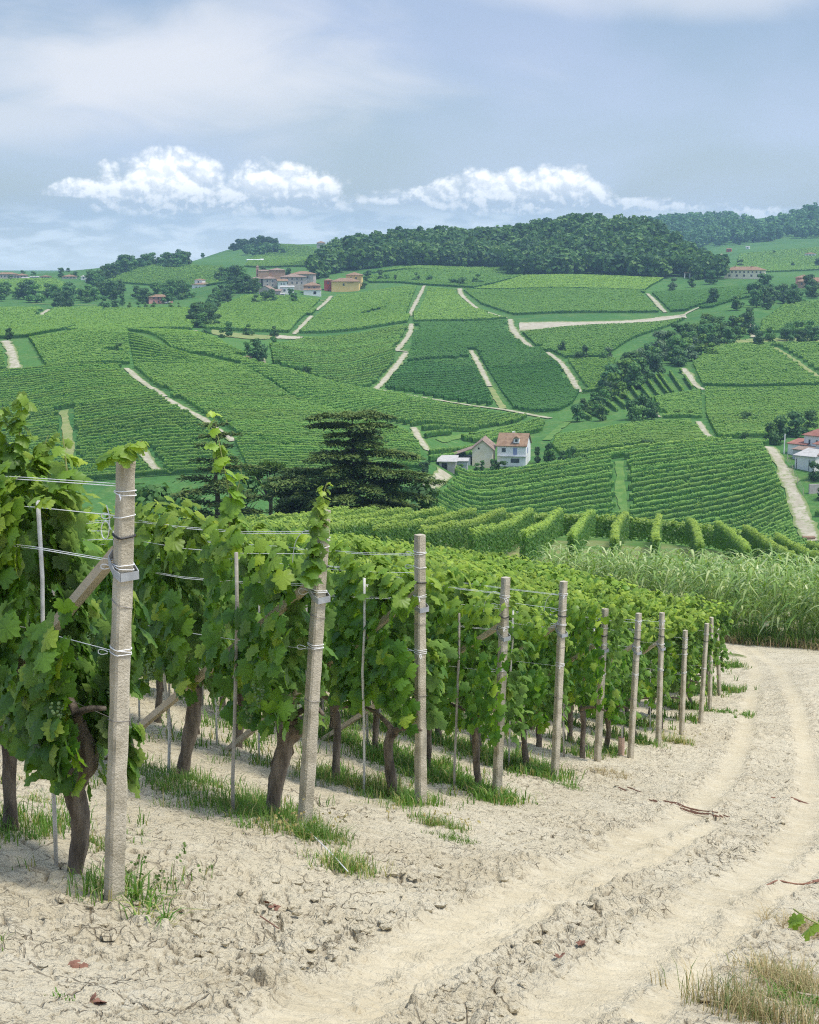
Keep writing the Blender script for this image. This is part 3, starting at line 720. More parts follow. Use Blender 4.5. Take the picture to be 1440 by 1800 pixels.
def add_shoot(bag, r, p0, p1, n, size=.10, lod=0, bend=.1, young=.7):
    """leaves strung along one shoot from p0 to p1, smaller and paler to its tip; returns the stem line"""
    p0 = np.array(p0, float); p1 = np.array(p1, float); t = np.linspace(0, 1, 9)
    off = np.array([r.normal(0, bend), r.normal(0, bend), 0])
    line = p0 + (p1 - p0) * t[:, None] + off * (np.sin(t * math.pi) * np.linalg.norm(p1 - p0))[:, None]
    tt = np.sort(r.uniform(.02, 1, n)); P = np.stack([np.interp(tt, t, line[:, k]) for k in range(3)], 1)
    a = r.uniform(0, 2 * math.pi, n); out = np.c_[np.cos(a), np.sin(a), np.zeros(n)]
    P = P + out * .03
    Nrm = out * .6 + np.c_[r.normal(0, .3, n), r.normal(0, .3, n), r.uniform(.3, 1, n)]
    Tip = out * .8 + np.c_[np.zeros(n), np.zeros(n), r.uniform(-.9, .1, n)]
    s = size * (1.05 - .62 * tt) * r.uniform(.8, 1.2, n)
    tint = np.c_[r.random(n), np.clip(young * (.25 + .85 * tt) * r.uniform(.6, 1.2, n), 0, 1)]
    bag.add(*place_leaves(LEAF[lod], P, Nrm, Tip, s, tint))
    return line

def trunk_mesh(seed, line=None, rad=None, arm=.45, seg=12):
    """gnarled vine trunk with its head and short arms"""
    r = np.random.default_rng(seed)
    if line is None:
        h = r.uniform(.62, .80); b1, b2 = r.normal(0, .05, 2), r.normal(0, .04, 2)
        z = np.array([-.08, .12, .30, .48, .64, h]); x = np.array([0, .02, 1, .8, .5, .9]) * b1[0] + np.array([0, 0, 0, .4, .9, 1.4]) * b2[0]; y = np.array([0, 0, .6, 1, .6, .3]) * b1[1]
        line = np.c_[x, y, z]; rad = np.array([.044, .038, .036, .034, .037, .047]) * r.uniform(.85, 1.15)
    line = np.asarray(line, float); rad = np.asarray(rad, float)
    P = smooth_line(np.c_[line, rad], 2); P = resample(P[:, [2, 1, 0, 3]], 30)[:, [2, 1, 0, 3]] if False else P
    mb = MB(); pts, rr = P[:, :3], P[:, 3]
    n = len(pts); T = unit(np.gradient(pts, axis=0)); A = unit(np.cross(T, [0.2, 1, 0])); B = np.cross(T, A)
    an = np.arange(seg) * 2 * math.pi / seg
    k = np.arange(n)[:, None]; tw = an[None, :] + k * .07
    rn = .68 + .62 * fbm(tw * 1.6 + seed, k * .35 + 0 * tw, 2, seed) + .18 * np.sin(tw * 3 + seed) * fbm(k * .5 + 0 * tw, tw * 0, 2, seed + 4)
    RR = rr[:, None] * rn
    V = pts[:, None, :] + RR[..., None] * (np.cos(an)[None, :, None] * A[:, None, :] + np.sin(an)[None, :, None] * B[:, None, :])
    F = [(i * seg + j, i * seg + (j + 1) % seg, (i + 1) * seg + (j + 1) % seg, (i + 1) * seg + j) for i in range(n - 1) for j in range(seg)]
    F.append(tuple((n - 1) * seg + j for j in range(seg)))
    mb.add(V.reshape(-1, 3), F)
    top = pts[-1]
    for sgn in (1, -1):        # arms tied to the lowest wire
        if arm <= 0: continue
        L = arm * r.uniform(.7, 1.1)
        a = np.array([top, top + [sgn * .08, r.normal(0, .03), .07], top + [sgn * L * .6, r.normal(0, .03), .12], top + [sgn * L, r.normal(0, .03), .13 + r.normal(0, .02)]])
        mb.tube(smooth_line(a, 1), np.linspace(.030, .012, 8)[:len(smooth_line(a, 1))] if len(smooth_line(a, 1)) <= 8 else np.linspace(.030, .012, len(smooth_line(a, 1))), 7)
    for _ in range(5):         # rags of bark
        i = r.integers(2, n - 2); a = r.uniform(0, 6.28); o = pts[i] + rr[i] * (math.cos(a) * A[i] + math.sin(a) * B[i])
        d = .02 * (math.cos(a) * A[i] + math.sin(a) * B[i])
        mb.add([o, o + d + [0, 0, -.05], o + d * .4 + [.008, .008, -.09]], [(0, 1, 2)])
    return mb.mesh('vine_trunk', M['bark'], smooth=True)
def bunch_mesh(seed):
    r = np.random.default_rng(seed); mb = MB()
    ico = [(0, 0, 1), (.89, 0, .45), (.28, .85, .45), (-.72, .53, .45), (-.72, -.53, .45), (.28, -.85, .45), (.72, .53, -.45), (-.28, .85, -.45), (-.89, 0, -.45), (-.28, -.85, -.45), (.72, -.53, -.45), (0, 0, -1)]
    fc = [(0, 1, 2), (0, 2, 3), (0, 3, 4), (0, 4, 5), (0, 5, 1), (1, 6, 2), (2, 7, 3), (3, 8, 4), (4, 9, 5), (5, 10, 1), (6, 7, 2), (7, 8, 3), (8, 9, 4), (9, 10, 5), (10, 6, 1), (11, 7, 6), (11, 8, 7), (11, 9, 8), (11, 10, 9), (11, 6, 10)]
    for _ in range(38):
        t = r.random(); w = .042 * (1 - t * .75); a = r.uniform(0, 6.28)
        c = np.array([w * math.cos(a), w * math.sin(a), -.15 * t])
        mb.add(np.array(ico) * r.uniform(.008, .011) + c, fc)
    return mb.mesh('grape_bunch', M['berry'], smooth=True)

ROTZ = math.atan2(RT[1], RT[0])
ORD = ['first', 'second', 'third', 'fourth', 'fifth', 'sixth', 'seventh', 'eighth', 'ninth', 'tenth', 'eleventh', 'twelfth', 'thirteenth', 'fourteenth', 'fifteenth', 'sixteenth', 'seventeenth']
# end posts: photo pixels of foot and head
POSTS = [((200, 1588), (222, 802), .047), ((535, 1463), (569, 897), .046), ((740, 1420), (738, 940), .045), ((873, 1408), (889, 1015), .045), ((975, 1370), (991, 1022), .045), ((1050, 1340), (1064, 1070), .045),
         ((1108, 1336), (1123, 1078), .045), ((1157, 1312), (1164, 1077), .045), ((1198, 1293), (1205, 1108), .045), ((1231, 1278), (1243, 1096), .045), ((1247, 1266), (1251, 1085), .043), ((1264, 1252), (1260, 1092), .043)]
ROW_START = []
for k in range(N_ROWS):
    if k < len(POSTS):
        u, q = px2uq(*POSTS[k][0]); Yk = row_n(k) / (RN[0] * float(u) + RN[1]); ROW_START.append((float(u) * Yk, Yk))
    else:
        xpix = [1232, 1175, 1105, 1020, 930][k - len(POSTS)]
        u = (xpix - 720) / FPX; Yk = row_n(k) / (RN[0] * u + RN[1]); ROW_START.append((u * Yk, Yk))
def row_pt(k, s):
    X, Y = ROW_START[k][0] + RT[0] * s, ROW_START[k][1] + RT[1] * s
    return np.array([X, Y, float(ground_z(X, Y))])
def local(o, P):
    """world point into the frame of an upright object turned to the row"""
    d = np.asarray(P, float) - np.array(o.location); c, s = math.cos(-o.rotation_euler[2]), math.sin(-o.rotation_euler[2])
    return np.array([d[0] * c - d[1] * s, d[0] * s + d[1] * c, d[2]])

# ------------------------------------------------------------------ end posts with their braces, clamps and ties
POST_LABEL = ['largest weathered concrete end post by the dirt track, leaves over its head',
              'concrete end post with a bright leafy shoot on its head and grass at its foot',
              'straight upright concrete end post with white wire loops and a long tail of wire',
              'concrete end post leaning a little, first one past the upright post, clean head',
              'concrete end post whose long wooden brace shows nearly whole in front of the leaves',
              'sixth concrete end post along the track, short, vine tendril over its head',
              'seventh concrete end post, standing next to the short pink tube',
              'eighth concrete end post along the track with half hidden wires',
              'ninth concrete end post, short, with a thin white wire loop',
              'tenth concrete end post, leaning, close before the last two posts',
              'eleventh concrete end post, straight, last but one along the track',
              'last concrete end post at the bend of the track, half under leaves']
post_top = []
def ring(center, ax, w, rad, seg=18, sq=True):
    """a loop of wire round a post"""
    ax = unit(ax); A = unit(np.cross(ax, [0, 1, 0.01])); B = np.cross(ax, A); pts = []
    for i in range(seg + 1):
        a = 2 * math.pi * i / seg
        k = w / max(abs(math.cos(a)), abs(math.sin(a)), .78) if sq else w
        pts.append(center + k * (math.cos(a) * A + math.sin(a) * B))
    return np.array(pts)
def make_post(k):
    (bx, by), (tx, ty), w = POSTS[k]
    X, Y = ROW_START[k]; base = np.array([X, Y, float(ground_z(X, Y))])
    top = at_dist(tx, ty, Y + .02); post_top.append(top)
    root = empty('concrete_post', base, ROTZ); tag(root, POST_LABEL[k], 'post', 'concrete end posts along the dirt track')
    ax = local(root, top); H = np.linalg.norm(ax)
    r = np.random.default_rng(k + 400)
    # octagonal tapered shaft with slight chips
    ring8 = []
    steps = 26 if k < 4 else 8
    for i in range(steps + 1):
        t = -.06 + 1.06 * i / steps; c = ax * t
        ww = w * .88 * (1.06 - .10 * t)
        pts = []
        for (a, b) in ((-1, -.72), (-.72, -1), (.72, -1), (1, -.72), (1, .72), (.72, 1), (-.72, 1), (-1, .72)):
            jit = 1 + (.035 * r.normal() if k < 4 else 0)
            pts.append(c + np.array([a * ww * jit, b * ww * jit, 0]))
        ring8.append(pts)
    V = np.array(ring8).reshape(-1, 3); ns = steps + 1
    mb = MB(); mb.add(V, [(i * 8 + j, i * 8 + (j + 1) % 8, (i + 1) * 8 + (j + 1) % 8, (i + 1) * 8 + j) for i in range(ns - 1) for j in range(8)] + [tuple((ns - 1) * 8 + j for j in range(8))])
    mb.build('shaft', M['concrete'], root, rot=(0, 0, .35))
    # the shaft is turned a little about its foot: lean is turned too, so undo it on the axis
    root.children[0].rotation_euler = (0, 0, 0)
    if k < 8:   # brace: timber from high on the post to the ground along the row
        bt = .79 if k != 0 else .80
        L = [2.9, 3.2, 3.3, 3.3, 3.1, 3.0, 2.8, 2.8][k]
        foot = row_pt(k, L); a = ax * bt + np.array([w * 1.1, .0, -.01]); b = local(root, foot) + [0, .22, -.05]
        mb = MB(); hw = .030
        d = unit(b - a); s1 = unit(np.cross(d, [0, 0, 1])); s2 = np.cross(s1, d)
        V = [p + sa * hw * s1 + sb * hw * .8 * s2 for p in (a, b) for sa, sb in ((-1, -1), (1, -1), (1, 1), (-1, 1))]
        mb.add(V, [(3, 2, 1, 0), (4, 5, 6, 7), (0, 1, 5, 4), (1, 2, 6, 5), (2, 3, 7, 6), (3, 0, 4, 7)])
        mb.build('brace', M['wood'], root)
        mb = MB()   # bent sheet clamp: band round the post sloping down from the brace
        c = ax * (bt - .03); hw = w * 1.16
        loop = [a + [.02, 0, .01], np.array([hw * .9, hw, 0]) + c + [0, 0, .01], np.array([-hw * .2, hw, -.045]) + c, np.array([-hw, hw * .75, -.065]) + c, np.array([-hw, -hw, -.06]) + c, np.array([hw * .9, -hw, .0]) + c, a + [.02, 0, .01]]
        for p0, p1 in zip(loop[:-1], loop[1:]):
            p0, p1 = np.array(p0), np.array(p1); h = np.array([0, 0, .021]); o = unit(np.cross(p1 - p0, [0, 0, 1])) * .004
            mb.add([p0 - h, p1 - h, p1 + h, p0 + h, p0 - h + o, p1 - h + o, p1 + h + o, p0 + h + o], [(0, 1, 2, 3), (7, 6, 5, 4), (0, 4, 5, 1), (3, 2, 6, 7), (0, 3, 7, 4), (1, 5, 6, 2)])
        mb.build('clamp', M['zinc'], root)
    ties = [(.93, 'cord', 2), (.765, 'cord', 2), (.575, 'cord', 3), (.88, 'cord', 1)] if k < 9 else [(.90, 'cord', 2), (.55, 'cord', 2)]
    for (f, mt, cnt) in ties:
        f = f + r.normal(0, .012); mb = MB()
        for c in range(cnt):
            mb.tube(ring(ax * (f + .006 * c), ax + r.normal(0, .10, 3) * H * [1, 1, 0], w * .98, 0), .0026, 5)
        c0 = ax * f + np.array([-w * 1.05, w * 1.0, 0])     # loose loop of wire end
        if k < 9:
            s = r.uniform(.6, 1.3); sx = r.choice([-1, 1])
            lp = np.array([[0, 0, 0], [-.03 * s, .02, .012], [-.075 * s, .03, .005], [-.08 * s, .03, -.02 * s], [-.045 * s, .02, -.028 * s], [-.005, .0, -.008]]) * [sx, 1, 1] + (c0 if sx > 0 else ax * f + np.array([w, w, 0]))
            mb.tube(smooth_line(lp, 2), .0025, 5)
        mb.build('wire_tie', M[mt], root)
    for (f, mt) in ((.80 + .03, 'black_tie'), (.68, 'rusty'), (.42, 'rusty')):
        if k > 6 and mt == 'rusty': continue
        mb = MB(); mb.tube(ring(ax * f, ax + r.normal(0, .12, 3) * H * [1, 1, 0], w * .98, 0), .0055 if mt == 'black_tie' else .0022, 5)
        mb.build('wire_tie', M[mt], root)
    if k in (0, 1, 2, 3, 4):   # long loose wire ends
        mb = MB(); f = .93 if k != 2 else .58
        s = ax * f + np.array([w, w * .8, 0])
        if k == 0: pts = [ax * .84 + [w, w, 0], ax * .84 + [.10, .05, .05], ax * .84 + [.17, .05, .0], ax * .84 + [.15, .05, -.06], ax * .84 + [.08, .05, -.05], ax * .84 + [.05, .05, .06], ax * .84 + [.09, .05, .12]]
        elif k == 2: pts = [s, s + [.07, .05, .02], s + [.16, .06, -.10], s + [.19, .06, -.32], s + [.22, .06, -.55]]
        else: pts = [s, s + [.05, .04, .02], s + [.13, .06, -.05], s + [.17, .06, -.15], s + [.18, .06, -.22]]
        mb.tube(smooth_line(np.array(pts), 2), .0028, 5); mb.build('loose_wire', M['cord'], root)
    return root
POST_ROOTS = [make_post(k) for k in range(len(POSTS))]

# ------------------------------------------------------------------ trellis wires: each its own thing
WIRE_LABEL = {.93: 'white top wire tied near the head of the {} end post', .865: 'second white wire below the head of the {} end post', .765: 'white middle wire tied just under the clamp of the {} end post', .575: 'white lower wire tied half way down the {} end post', .42: 'thin grey bottom wire tied low on the {} end post'}
for k in range(len(POSTS)):
    H = np.linalg.norm(post_top[k] - np.array(POST_ROOTS[k].location))
    for f in (.93, .865, .765, .575, .42):
        if k >= 7 and f in (.865, .42): continue
        p0 = np.array(POST_ROOTS[k].location) * (1 - f) + post_top[k] * f
        pts = []
        Lw = 3.2 if k == 0 else min(6.5 + 1.5 * k, 14)
        for s in np.arange(0, Lw, .7):
            g = row_pt(k, s); z0 = g[2] + H * f * (1 if f > .7 else 1.0) + (p0[2] - (row_pt(k, 0)[2] + H * f))
            lean = (1 - min(s / 1.2, 1)); gx = row_pt(k, 0)
            pts.append([g[0] + (p0[0] - gx[0]) * lean, g[1] + (p0[1] - gx[1]) * lean, z0 + .012 * math.sin(s * 2 + k + f * 9)])
        mb = MB(); rad = .0022 if f > .5 else .0018
        out_ = np.clip(np.arange(len(pts)) * .7 / 1.0, 0, 1)[:, None] * np.array([-RN[0], -RN[1], 0]) * (.16 if f > .5 else 0); pts = np.array(pts) + out_
        mb.tube(np.array(pts), rad, 5)
        if f in (.93, .765) and k < 6: mb.tube(np.array(pts) + np.array([-.02, -.015, .016]), rad * .8, 5)
        o = mb.build('trellis_wire', M['cord' if f > .5 else 'rusty'])
        tag(o, WIRE_LABEL[f].format(ORD[k]), 'wire', 'trellis wires of the near vineyard')

# ------------------------------------------------------------------ the vines
FOL0 = [foliage(100 + i, n=500, zlo=.66 + .06 * (i % 3), zhi=2.12 + .07 * (i % 2), lod=0).mesh('vine_foliage', M['vine']) for i in range(6)]
FOL1 = [foliage(200 + i, n=700, zlo=.62 + .05 * (i % 3), zhi=2.18 + .07 * (i % 3), lod=1, half=.27, size=(.07, .115), top_young=.85).mesh('vine_foliage', M['vine']) for i in range(6)]
FOL2 = [foliage(300 + i, n=800, zlo=.60 + .05 * (i % 3), zhi=2.22 + .08 * (i % 3), lod=2, half=.30, size=(.08, .13), top_young=1.0).mesh('vine_foliage', M['vine']) for i in range(6)]
TRUNK = [trunk_mesh(500 + i) for i in range(7)]
BUNCH = [bunch_mesh(600 + i) for i in range(3)]
def stake_mesh(h, r, mat, seed):
    q = np.random.default_rng(seed); mb = MB(); t = np.linspace(0, 1, 6)
    mb.tube(np.c_[q.normal(0, .008, 6), q.normal(0, .008, 6), -.05 + (h + .05) * t], r, 6); return mb.mesh('vine_stake', M[mat], True)
STAKES = [stake_mesh(2.02, .012, 'stake', 1), stake_mesh(2.12, .016, 'stake', 2), stake_mesh(1.75, .013, 'stake_dark', 3), stake_mesh(1.05, .013, 'stake', 4), stake_mesh(1.95, .014, 'stake_dark', 5)]
first_px = {0: (130, 1532), 1: (478, 1442), 2: (690, 1392), 3: (842, 1384), 5: (1024, 1335)}
def along_row(k, px):
    u, q = px2uq(*px); Yk = row_n(k) / (RN[0] * float(u) + RN[1])
    return (float(u) * Yk - ROW_START[k][0]) * RT[0] + (Yk - ROW_START[k][1]) * RT[1]
special_trunk = {}
def px_trunk(k, pxs, widths):
    s = along_row(k, pxs[0]); b = row_pt(k, s); P = np.array([at_dist(x, y, b[1]) for x, y in pxs]); P[0] = b + [0, 0, -.05]
    rad = np.array(widths) * b[1] / FPX / 2
    d = P - b; c, sn = math.cos(-ROTZ), math.sin(-ROTZ)
    return s, np.c_[d[:, 0] * c - d[:, 1] * sn, d[:, 0] * sn + d[:, 1] * c, d[:, 2]], rad
s00, l00, r00 = px_trunk(0, [(131, 1538), (139, 1490), (143, 1450), (132, 1408), (127, 1380), (140, 1358), (160, 1342), (150, 1305), (140, 1270)], [27, 30, 36, 38, 42, 44, 42, 34, 26])
s10, l10, r10 = px_trunk(1, [(476, 1444), (482, 1400), (490, 1350), (500, 1310), (508, 1288), (524, 1276), (520, 1262)], [26, 27, 28, 31, 34, 36, 28])
s11, l11, r11 = px_trunk(1, [(317, 1378), (322, 1345), (330, 1310), (338, 1265), (343, 1235), (346, 1205)], [23, 22, 24, 26, 27, 26])
special_trunk[(0, 0)] = (s00, trunk_mesh(541, l00, r00, arm=.35)); special_trunk[(1, 0)] = (s10, trunk_mesh(542, l10, r10, arm=.35)); special_trunk[(1, 1)] = (s11, trunk_mesh(543, l11, r11))
FOL_A = foliage(171, L=.95, n=800, zlo=.60, zhi=2.10, lod=0, half=.27, ragged=.14).mesh('vine_foliage', M['vine'])
FOL_B = foliage(172, L=1.15, n=800, zlo=.98, zhi=2.30, lod=0, half=.28, ragged=.15).mesh('vine_foliage', M['vine'])
VINE_LABEL = {(0, 0): 'grapevine with thick shaggy trunk beside the tallest concrete post, leaves hanging low', (0, 1): 'dark leafy grapevine at the frame edge with a tall shoot rising above the wires',
              (1, 0): 'grapevine with crooked forked trunk in the grass by the second concrete post', (1, 1): 'grapevine with a straight dark trunk in a strip of grass behind the tallest post',
              (2, 0): 'grapevine with a thin trunk beside the straight upright concrete post', (3, 0): 'grapevine with a straight thick trunk beside the fourth concrete post', (5, 0): 'grapevine with a short dark trunk beside the sixth concrete post'}
VINES = {}
far_rows = {}
vr = np.random.default_rng(77)
for k in range(N_ROWS):
    s = along_row(k, first_px[k]) if k in first_px else .55
    i = 0
    while True:
        g = row_pt(k, s)
        if g[0] / g[1] < -.30 or g[1] > 66: break
        if (k, i) in special_trunk: s = special_trunk[(k, i)][0]; g = row_pt(k, s)
        if g[1] < 43:
            lod0 = k <= 2 and g[1] < 17; lod1 = g[1] < 27
            root = empty('grapevine', g, ROTZ + (math.pi if vr.random() < .5 and (k, i) not in special_trunk and not (k == 0) else 0))
            lab = VINE_LABEL.get((k, i)); grp = 'grapevines of the %s trellised row' % ORD[k]
            tag(root, lab or 'leafy grapevine trained on wires in the %s row from the camera' % ORD[k], 'grapevine', grp)
            me = FOL_A if (k, i) == (0, 0) else (FOL_B if k == 0 else (FOL0 if lod0 else FOL1 if lod1 else FOL2)[vr.integers(0, 6)])
            f = link('foliage', me, root); 
            sc = vr.uniform(.94, 1.10); f.scale = (1.0, vr.uniform(.9, 1.15), sc if k else 1.0)
            if k in (0, 1) and i == 0: f.location = (.12 if k == 0 else .05, 0, 0)
            if g[1] < 36: link('trunk', special_trunk[(k, i)][1] if (k, i) in special_trunk else TRUNK[vr.integers(0, 7)], root)
            if k <= 1 and i < 5:
                for _ in range(4):
                    link('grape_bunch', BUNCH[vr.integers(0, 3)], root, loc=(vr.uniform(-.4, .4), vr.choice([-1, 1]) * vr.uniform(.12, .30), vr.uniform(.86, 1.12)))
            VINES[(k, i)] = root
            if g[1] < 30:
                so = link('vine_stake', STAKES[[0, 1, 2, 4, 0, 3][(k * 3 + i * 2) % 6]], None, loc=row_pt(k, s + (.10 if k else .16)) + np.array([-RN[0], -RN[1], 0]) * vr.choice([.04, .19, .24]), rot=(vr.normal(0, .02), vr.normal(0, .02), 0))
                tag(so, 'thin pale stake standing beside a vine trunk in the %s row' % ORD[k], 'stake', 'vine stakes of the %s row' % ORD[k])
        else: far_rows.setdefault(k, []).append((g, s))
        s += .95 + vr.normal(0, .04); i += 1
for k, lst in far_rows.items():
    bag = LeafBag()
    for j, (g, s) in enumerate(lst):
        b = foliage(900 + k * 31 + j, n=230, zlo=.6, zhi=2.25, lod=2, half=.38, size=(.17, .25), top_young=.9)
        V = np.concatenate(b.V); c, sn = math.cos(ROTZ), math.sin(ROTZ)
        V = np.c_[V[:, 0] * c - V[:, 1] * sn, V[:, 0] * sn + V[:, 1] * c, V[:, 2]] + g
        bag.add(V, np.concatenate(b.F), np.concatenate(b.C))
    o = link('vine_row', bag.mesh('vine_row', M['vine']))
    tag(o, 'far leafy end of the %s trellised row running down the slope' % ORD[k], 'vine row', 'far ends of the near vine rows')
# single shoots that stand out above the wires
def shoot_on(root, px_base, px_top, d, n, size, seed, young=.6):
    r = np.random.default_rng(seed); bag = LeafBag()
    a, b = local(root, at_dist(*px_base, d)), local(root, at_dist(*px_top, d))
    line = add_shoot(bag, r, a, b, n, size, young=young, bend=.04)
    sh = MB().tube(line, np.linspace(.006, .002, len(line)), 5).build('shoot', M['shoot'], root)
    link('shoot_leaves', bag.mesh('shoot_leaves', M['vine']), sh)
d11 = VINES[(1, 1)].location[1]
shoot_on(VINES[(1, 1)], (415, 920), (374, 722), d11 - .2, 26, .14, 31, .75)
shoot_on(VINES[(1, 1)], (395, 960), (425, 830), d11 - .2, 16, .13, 35, .3)
shoot_on(VINES[(1, 0)], (560, 930), (575, 848), ROW_START[1][1] - .06, 34, .085, 32, .8)
shoot_on(VINES[(1, 0)], (545, 1010), (560, 905), ROW_START[1][1] - .1, 24, .12, 36, .2)
shoot_on(VINES[(0, 0)], (195, 800), (250, 775), ROW_START[0][1] - .08, 30, .085, 33, .8)
shoot_on(VINES[(0, 0)], (120, 850), (110, 760), ROW_START[0][1] + .5, 14, .10, 37, .5)
for i, (a, b) in enumerate((((15, 840), (38, 690)), ((55, 850), (85, 765)), ((-20, 850), (5, 715)))):
    shoot_on(VINES[(0, 1)], a, b, VINES[(0, 1)].location[1], 34, .12, 34 + 5 * i, .35)

# ------------------------------------------------------------------ grass, weeds, litter on the near slope
def blades(P, r, per, h, w, spread, lean, tint_lo=0.0, tint_hi=1.0, dry=0.0):
    """tufts of bent blades at the ground points P (n,3)"""
    n = len(P) * per
    B = np.repeat(P, per, 0) + np.c_[r.normal(0, spread, n), r.normal(0, spread, n), np.zeros(n) - .01]
    hh = np.repeat(r.uniform(.55, 1.3, len(P)), per) * h * r.uniform(.5, 1.25, n); a = r.uniform(0, 2 * math.pi, n)
    D = np.c_[np.cos(a), np.sin(a), np.zeros(n)]; S = np.c_[-np.sin(a), np.cos(a), np.zeros(n)]
    l = lean * r.uniform(.2, 1.3, n)
    mid = B + D * (l * hh * .35)[:, None] + np.c_[np.zeros(n), np.zeros(n), hh * .62]
    tip = B + D * (l * hh * 1.0)[:, None] + np.c_[np.zeros(n), np.zeros(n), hh * (1 - .25 * l)]
    ww = (w * r.uniform(.6, 1.3, n))[:, None]
    V = np.stack([B - S * ww, B + S * ww, mid - S * ww * .8, mid + S * ww * .8, tip], 1)
    base = np.arange(n)[:, None, None] * 5
    F = np.array([[0, 1, 3], [0, 3, 2], [2, 3, 4]])[None] + base
    tint = np.c_[r.uniform(tint_lo, tint_hi, n), (r.random(n) < dry) * r.uniform(.5, 1, n)]
    return V.reshape(-1, 3), F.reshape(-1, 3), np.repeat(tint, 5, 0)
def on_ground(X, Y, dz=0.0):
    h, _, _, _ = near_relief(X, Y, False)
    return np.c_[X, Y, ground_z(X, Y) + h + dz]
gr = np.random.default_rng(5)
bag = LeafBag()
for (ya, yb, cnt, per, h, w) in ((5.5, 14, 5200, 12, .11, .0032), (14, 26, 8000, 9, .15, .006), (26, 44, 9000, 6, .20, .011)):
    Y = np.exp(gr.uniform(math.log(ya), math.log(yb), cnt * 6)); X = gr.uniform(-.36, .30, cnt * 6) * Y
    n = X * RN[0] + Y * RN[1]; t = X * RT[0] + Y * RT[1]; k = np.round((n - ROW_N0) / ROW_DN); dn = n - ROW_N0 - k * ROW_DN
    ts = 6.71 + .778 * (n - ROW_N0)
    _, _, g, _ = near_relief(X, Y, False)
    p = .7 * g * np.where(np.abs(dn) < .5, 1.0, .4) * (t > ts - .7) + .004 * (t > ts)
    keep = np.where(gr.random(len(X)) < p)[0][:cnt]
    bag.add(*blades(on_ground(X[keep], Y[keep]), gr, per, h, w, .035 + .012 * h * 10, .8, 0, 1, .18))
tag(link('grass', bag.mesh('grass', M['grass'])), kind='stuff')
def clump(name, px, label, n, per, h, spread, mat='grass', group=None, lean=.9, dry=.2, stretch=(1, 1), w=.0035, cat='weeds', heads=0, dmin=3.0):
    c = hit(*px, dmin=dmin, dmax=60); r = np.random.default_rng(abs(hash(px)) % 9999 if False else int(px[0] * 7 + px[1]))
    a_, b_ = r.normal(0, spread * .9, n) * stretch[0], r.normal(0, spread * .55, n) * stretch[1]; X = c[0] + a_ * .57 + b_ * .82; Y = c[1] - a_ * .82 + b_ * .57
    P = on_ground(X, Y) - c
    h *= .62; n_ = n
    bag = LeafBag(); bag.add(*blades(P, r, per, h, w * .75, .03, lean, 0, 1, dry))
    if heads:
        hp = on_ground(c[0] + r.normal(0, spread, heads), c[1] + r.normal(0, spread, heads)) - c
        V, F, C = blades(hp, r, 2, h * 1.9, w * .7, .02, .6, 0, 1, 0); C[:, 1] = 1; bag.add(V, F, C)
        tips = V.reshape(-1, 5, 3)[:, 4]
        bag.add(*place_leaves(QUADLEAF, np.repeat(tips, 4, 0) + r.normal(0, .012, (len(tips) * 4, 3)), r.normal(0, 1, (len(tips) * 4, 3)), r.normal(0, 1, (len(tips) * 4, 3)) - [0, 0, 1], np.full(len(tips) * 4, .016), np.c_[np.ones(len(tips) * 4), np.ones(len(tips) * 4)]))
    o = link(name, bag.mesh(name, M[mat])); o.location = c
    tag(o, label, cat, group); return o
clump('weed_tuft', (238, 1590), 'dark arching weed tuft growing against the foot of the tallest concrete post', 8, 9, .22, .09, lean=1.3, dry=.12, w=.0065)
clump('weed_tuft', (262, 1622), 'olive strappy weed tuft sprawling downhill of the tallest concrete post', 8, 8, .18, .10, lean=1.6, dry=.45, w=.006)
clump('seed_grass', (285, 1560), 'thin seeding grass stalks standing beside the tallest concrete post', 5, 3, .20, .10, 'dry', lean=.5, heads=9, cat='grass', w=.002)
clump('grass_clump', (500, 1455), 'green grass clump between the crooked trunk and the second concrete post', 60, 12, .16, .17, cat='grass', dry=.1)
clump('grass_clump', (560, 1480), 'tall green grass clump with pale seed heads at the foot of the second concrete post', 75, 12, .20, .17, cat='grass', dry=.15, heads=10)
clump('grass_clump', (605, 1525), 'yellowing grass clump downhill of the second concrete post, beside a white string', 45, 11, .17, .13, cat='grass', dry=.5)
clump('grass_clump', (320, 1378), 'bright green grass around the straight trunk behind the tallest post', 80, 12, .17, .26, cat='grass', dry=.12)
clump('grass_clump', (650, 1395), 'tall yellow green grass beside the thin trunk and the upright post', 55, 11, .30, .22, cat='grass', dry=.5, w=.004)
clump('grass_clump', (715, 1410), 'dark broad leaved weeds at the foot of the upright concrete post', 30, 10, .16, .11, cat='weeds', dry=.05, w=.009)
clump('grass_clump', (770, 1452), 'narrow strip of grass running downhill from the upright concrete post', 50, 11, .14, .16, cat='grass', dry=.3, heads=6)
clump('grass_clump', (800, 1478), 'short green grass at the lower end of the strip below the upright post', 30, 11, .09, .12, cat='grass', dry=.05)
clump('horsetail_weed', (688, 1325), 'tall dark feathery weed standing by a stake next to the upright post', 8, 16, .42, .05, lean=.6, dry=0, w=.006, cat='weed')
clump('horsetail_weed', (785, 1352), 'spiky green weed rosette between the upright post and the fourth post', 8, 10, .30, .06, lean=.8, dry=.1, w=.007, cat='weed')
clump('grass_clump', (1000, 1385), 'small green grass patch at the foot of the post with the visible brace', 24, 10, .12, .13, cat='grass', dry=.1)
clump('dry_grass_tuft', (1065, 1360), 'tan dead grass tuft in front of the sixth concrete post', 40, 9, .14, .22, 'dry', cat='dry grass', lean=1.3, dry=.1)
clump('grass_clump', (1190, 1305), 'pale seeding grass at the foot of the ninth concrete post', 30, 9, .25, .18, cat='grass', dry=.6, w=.008, heads=6)
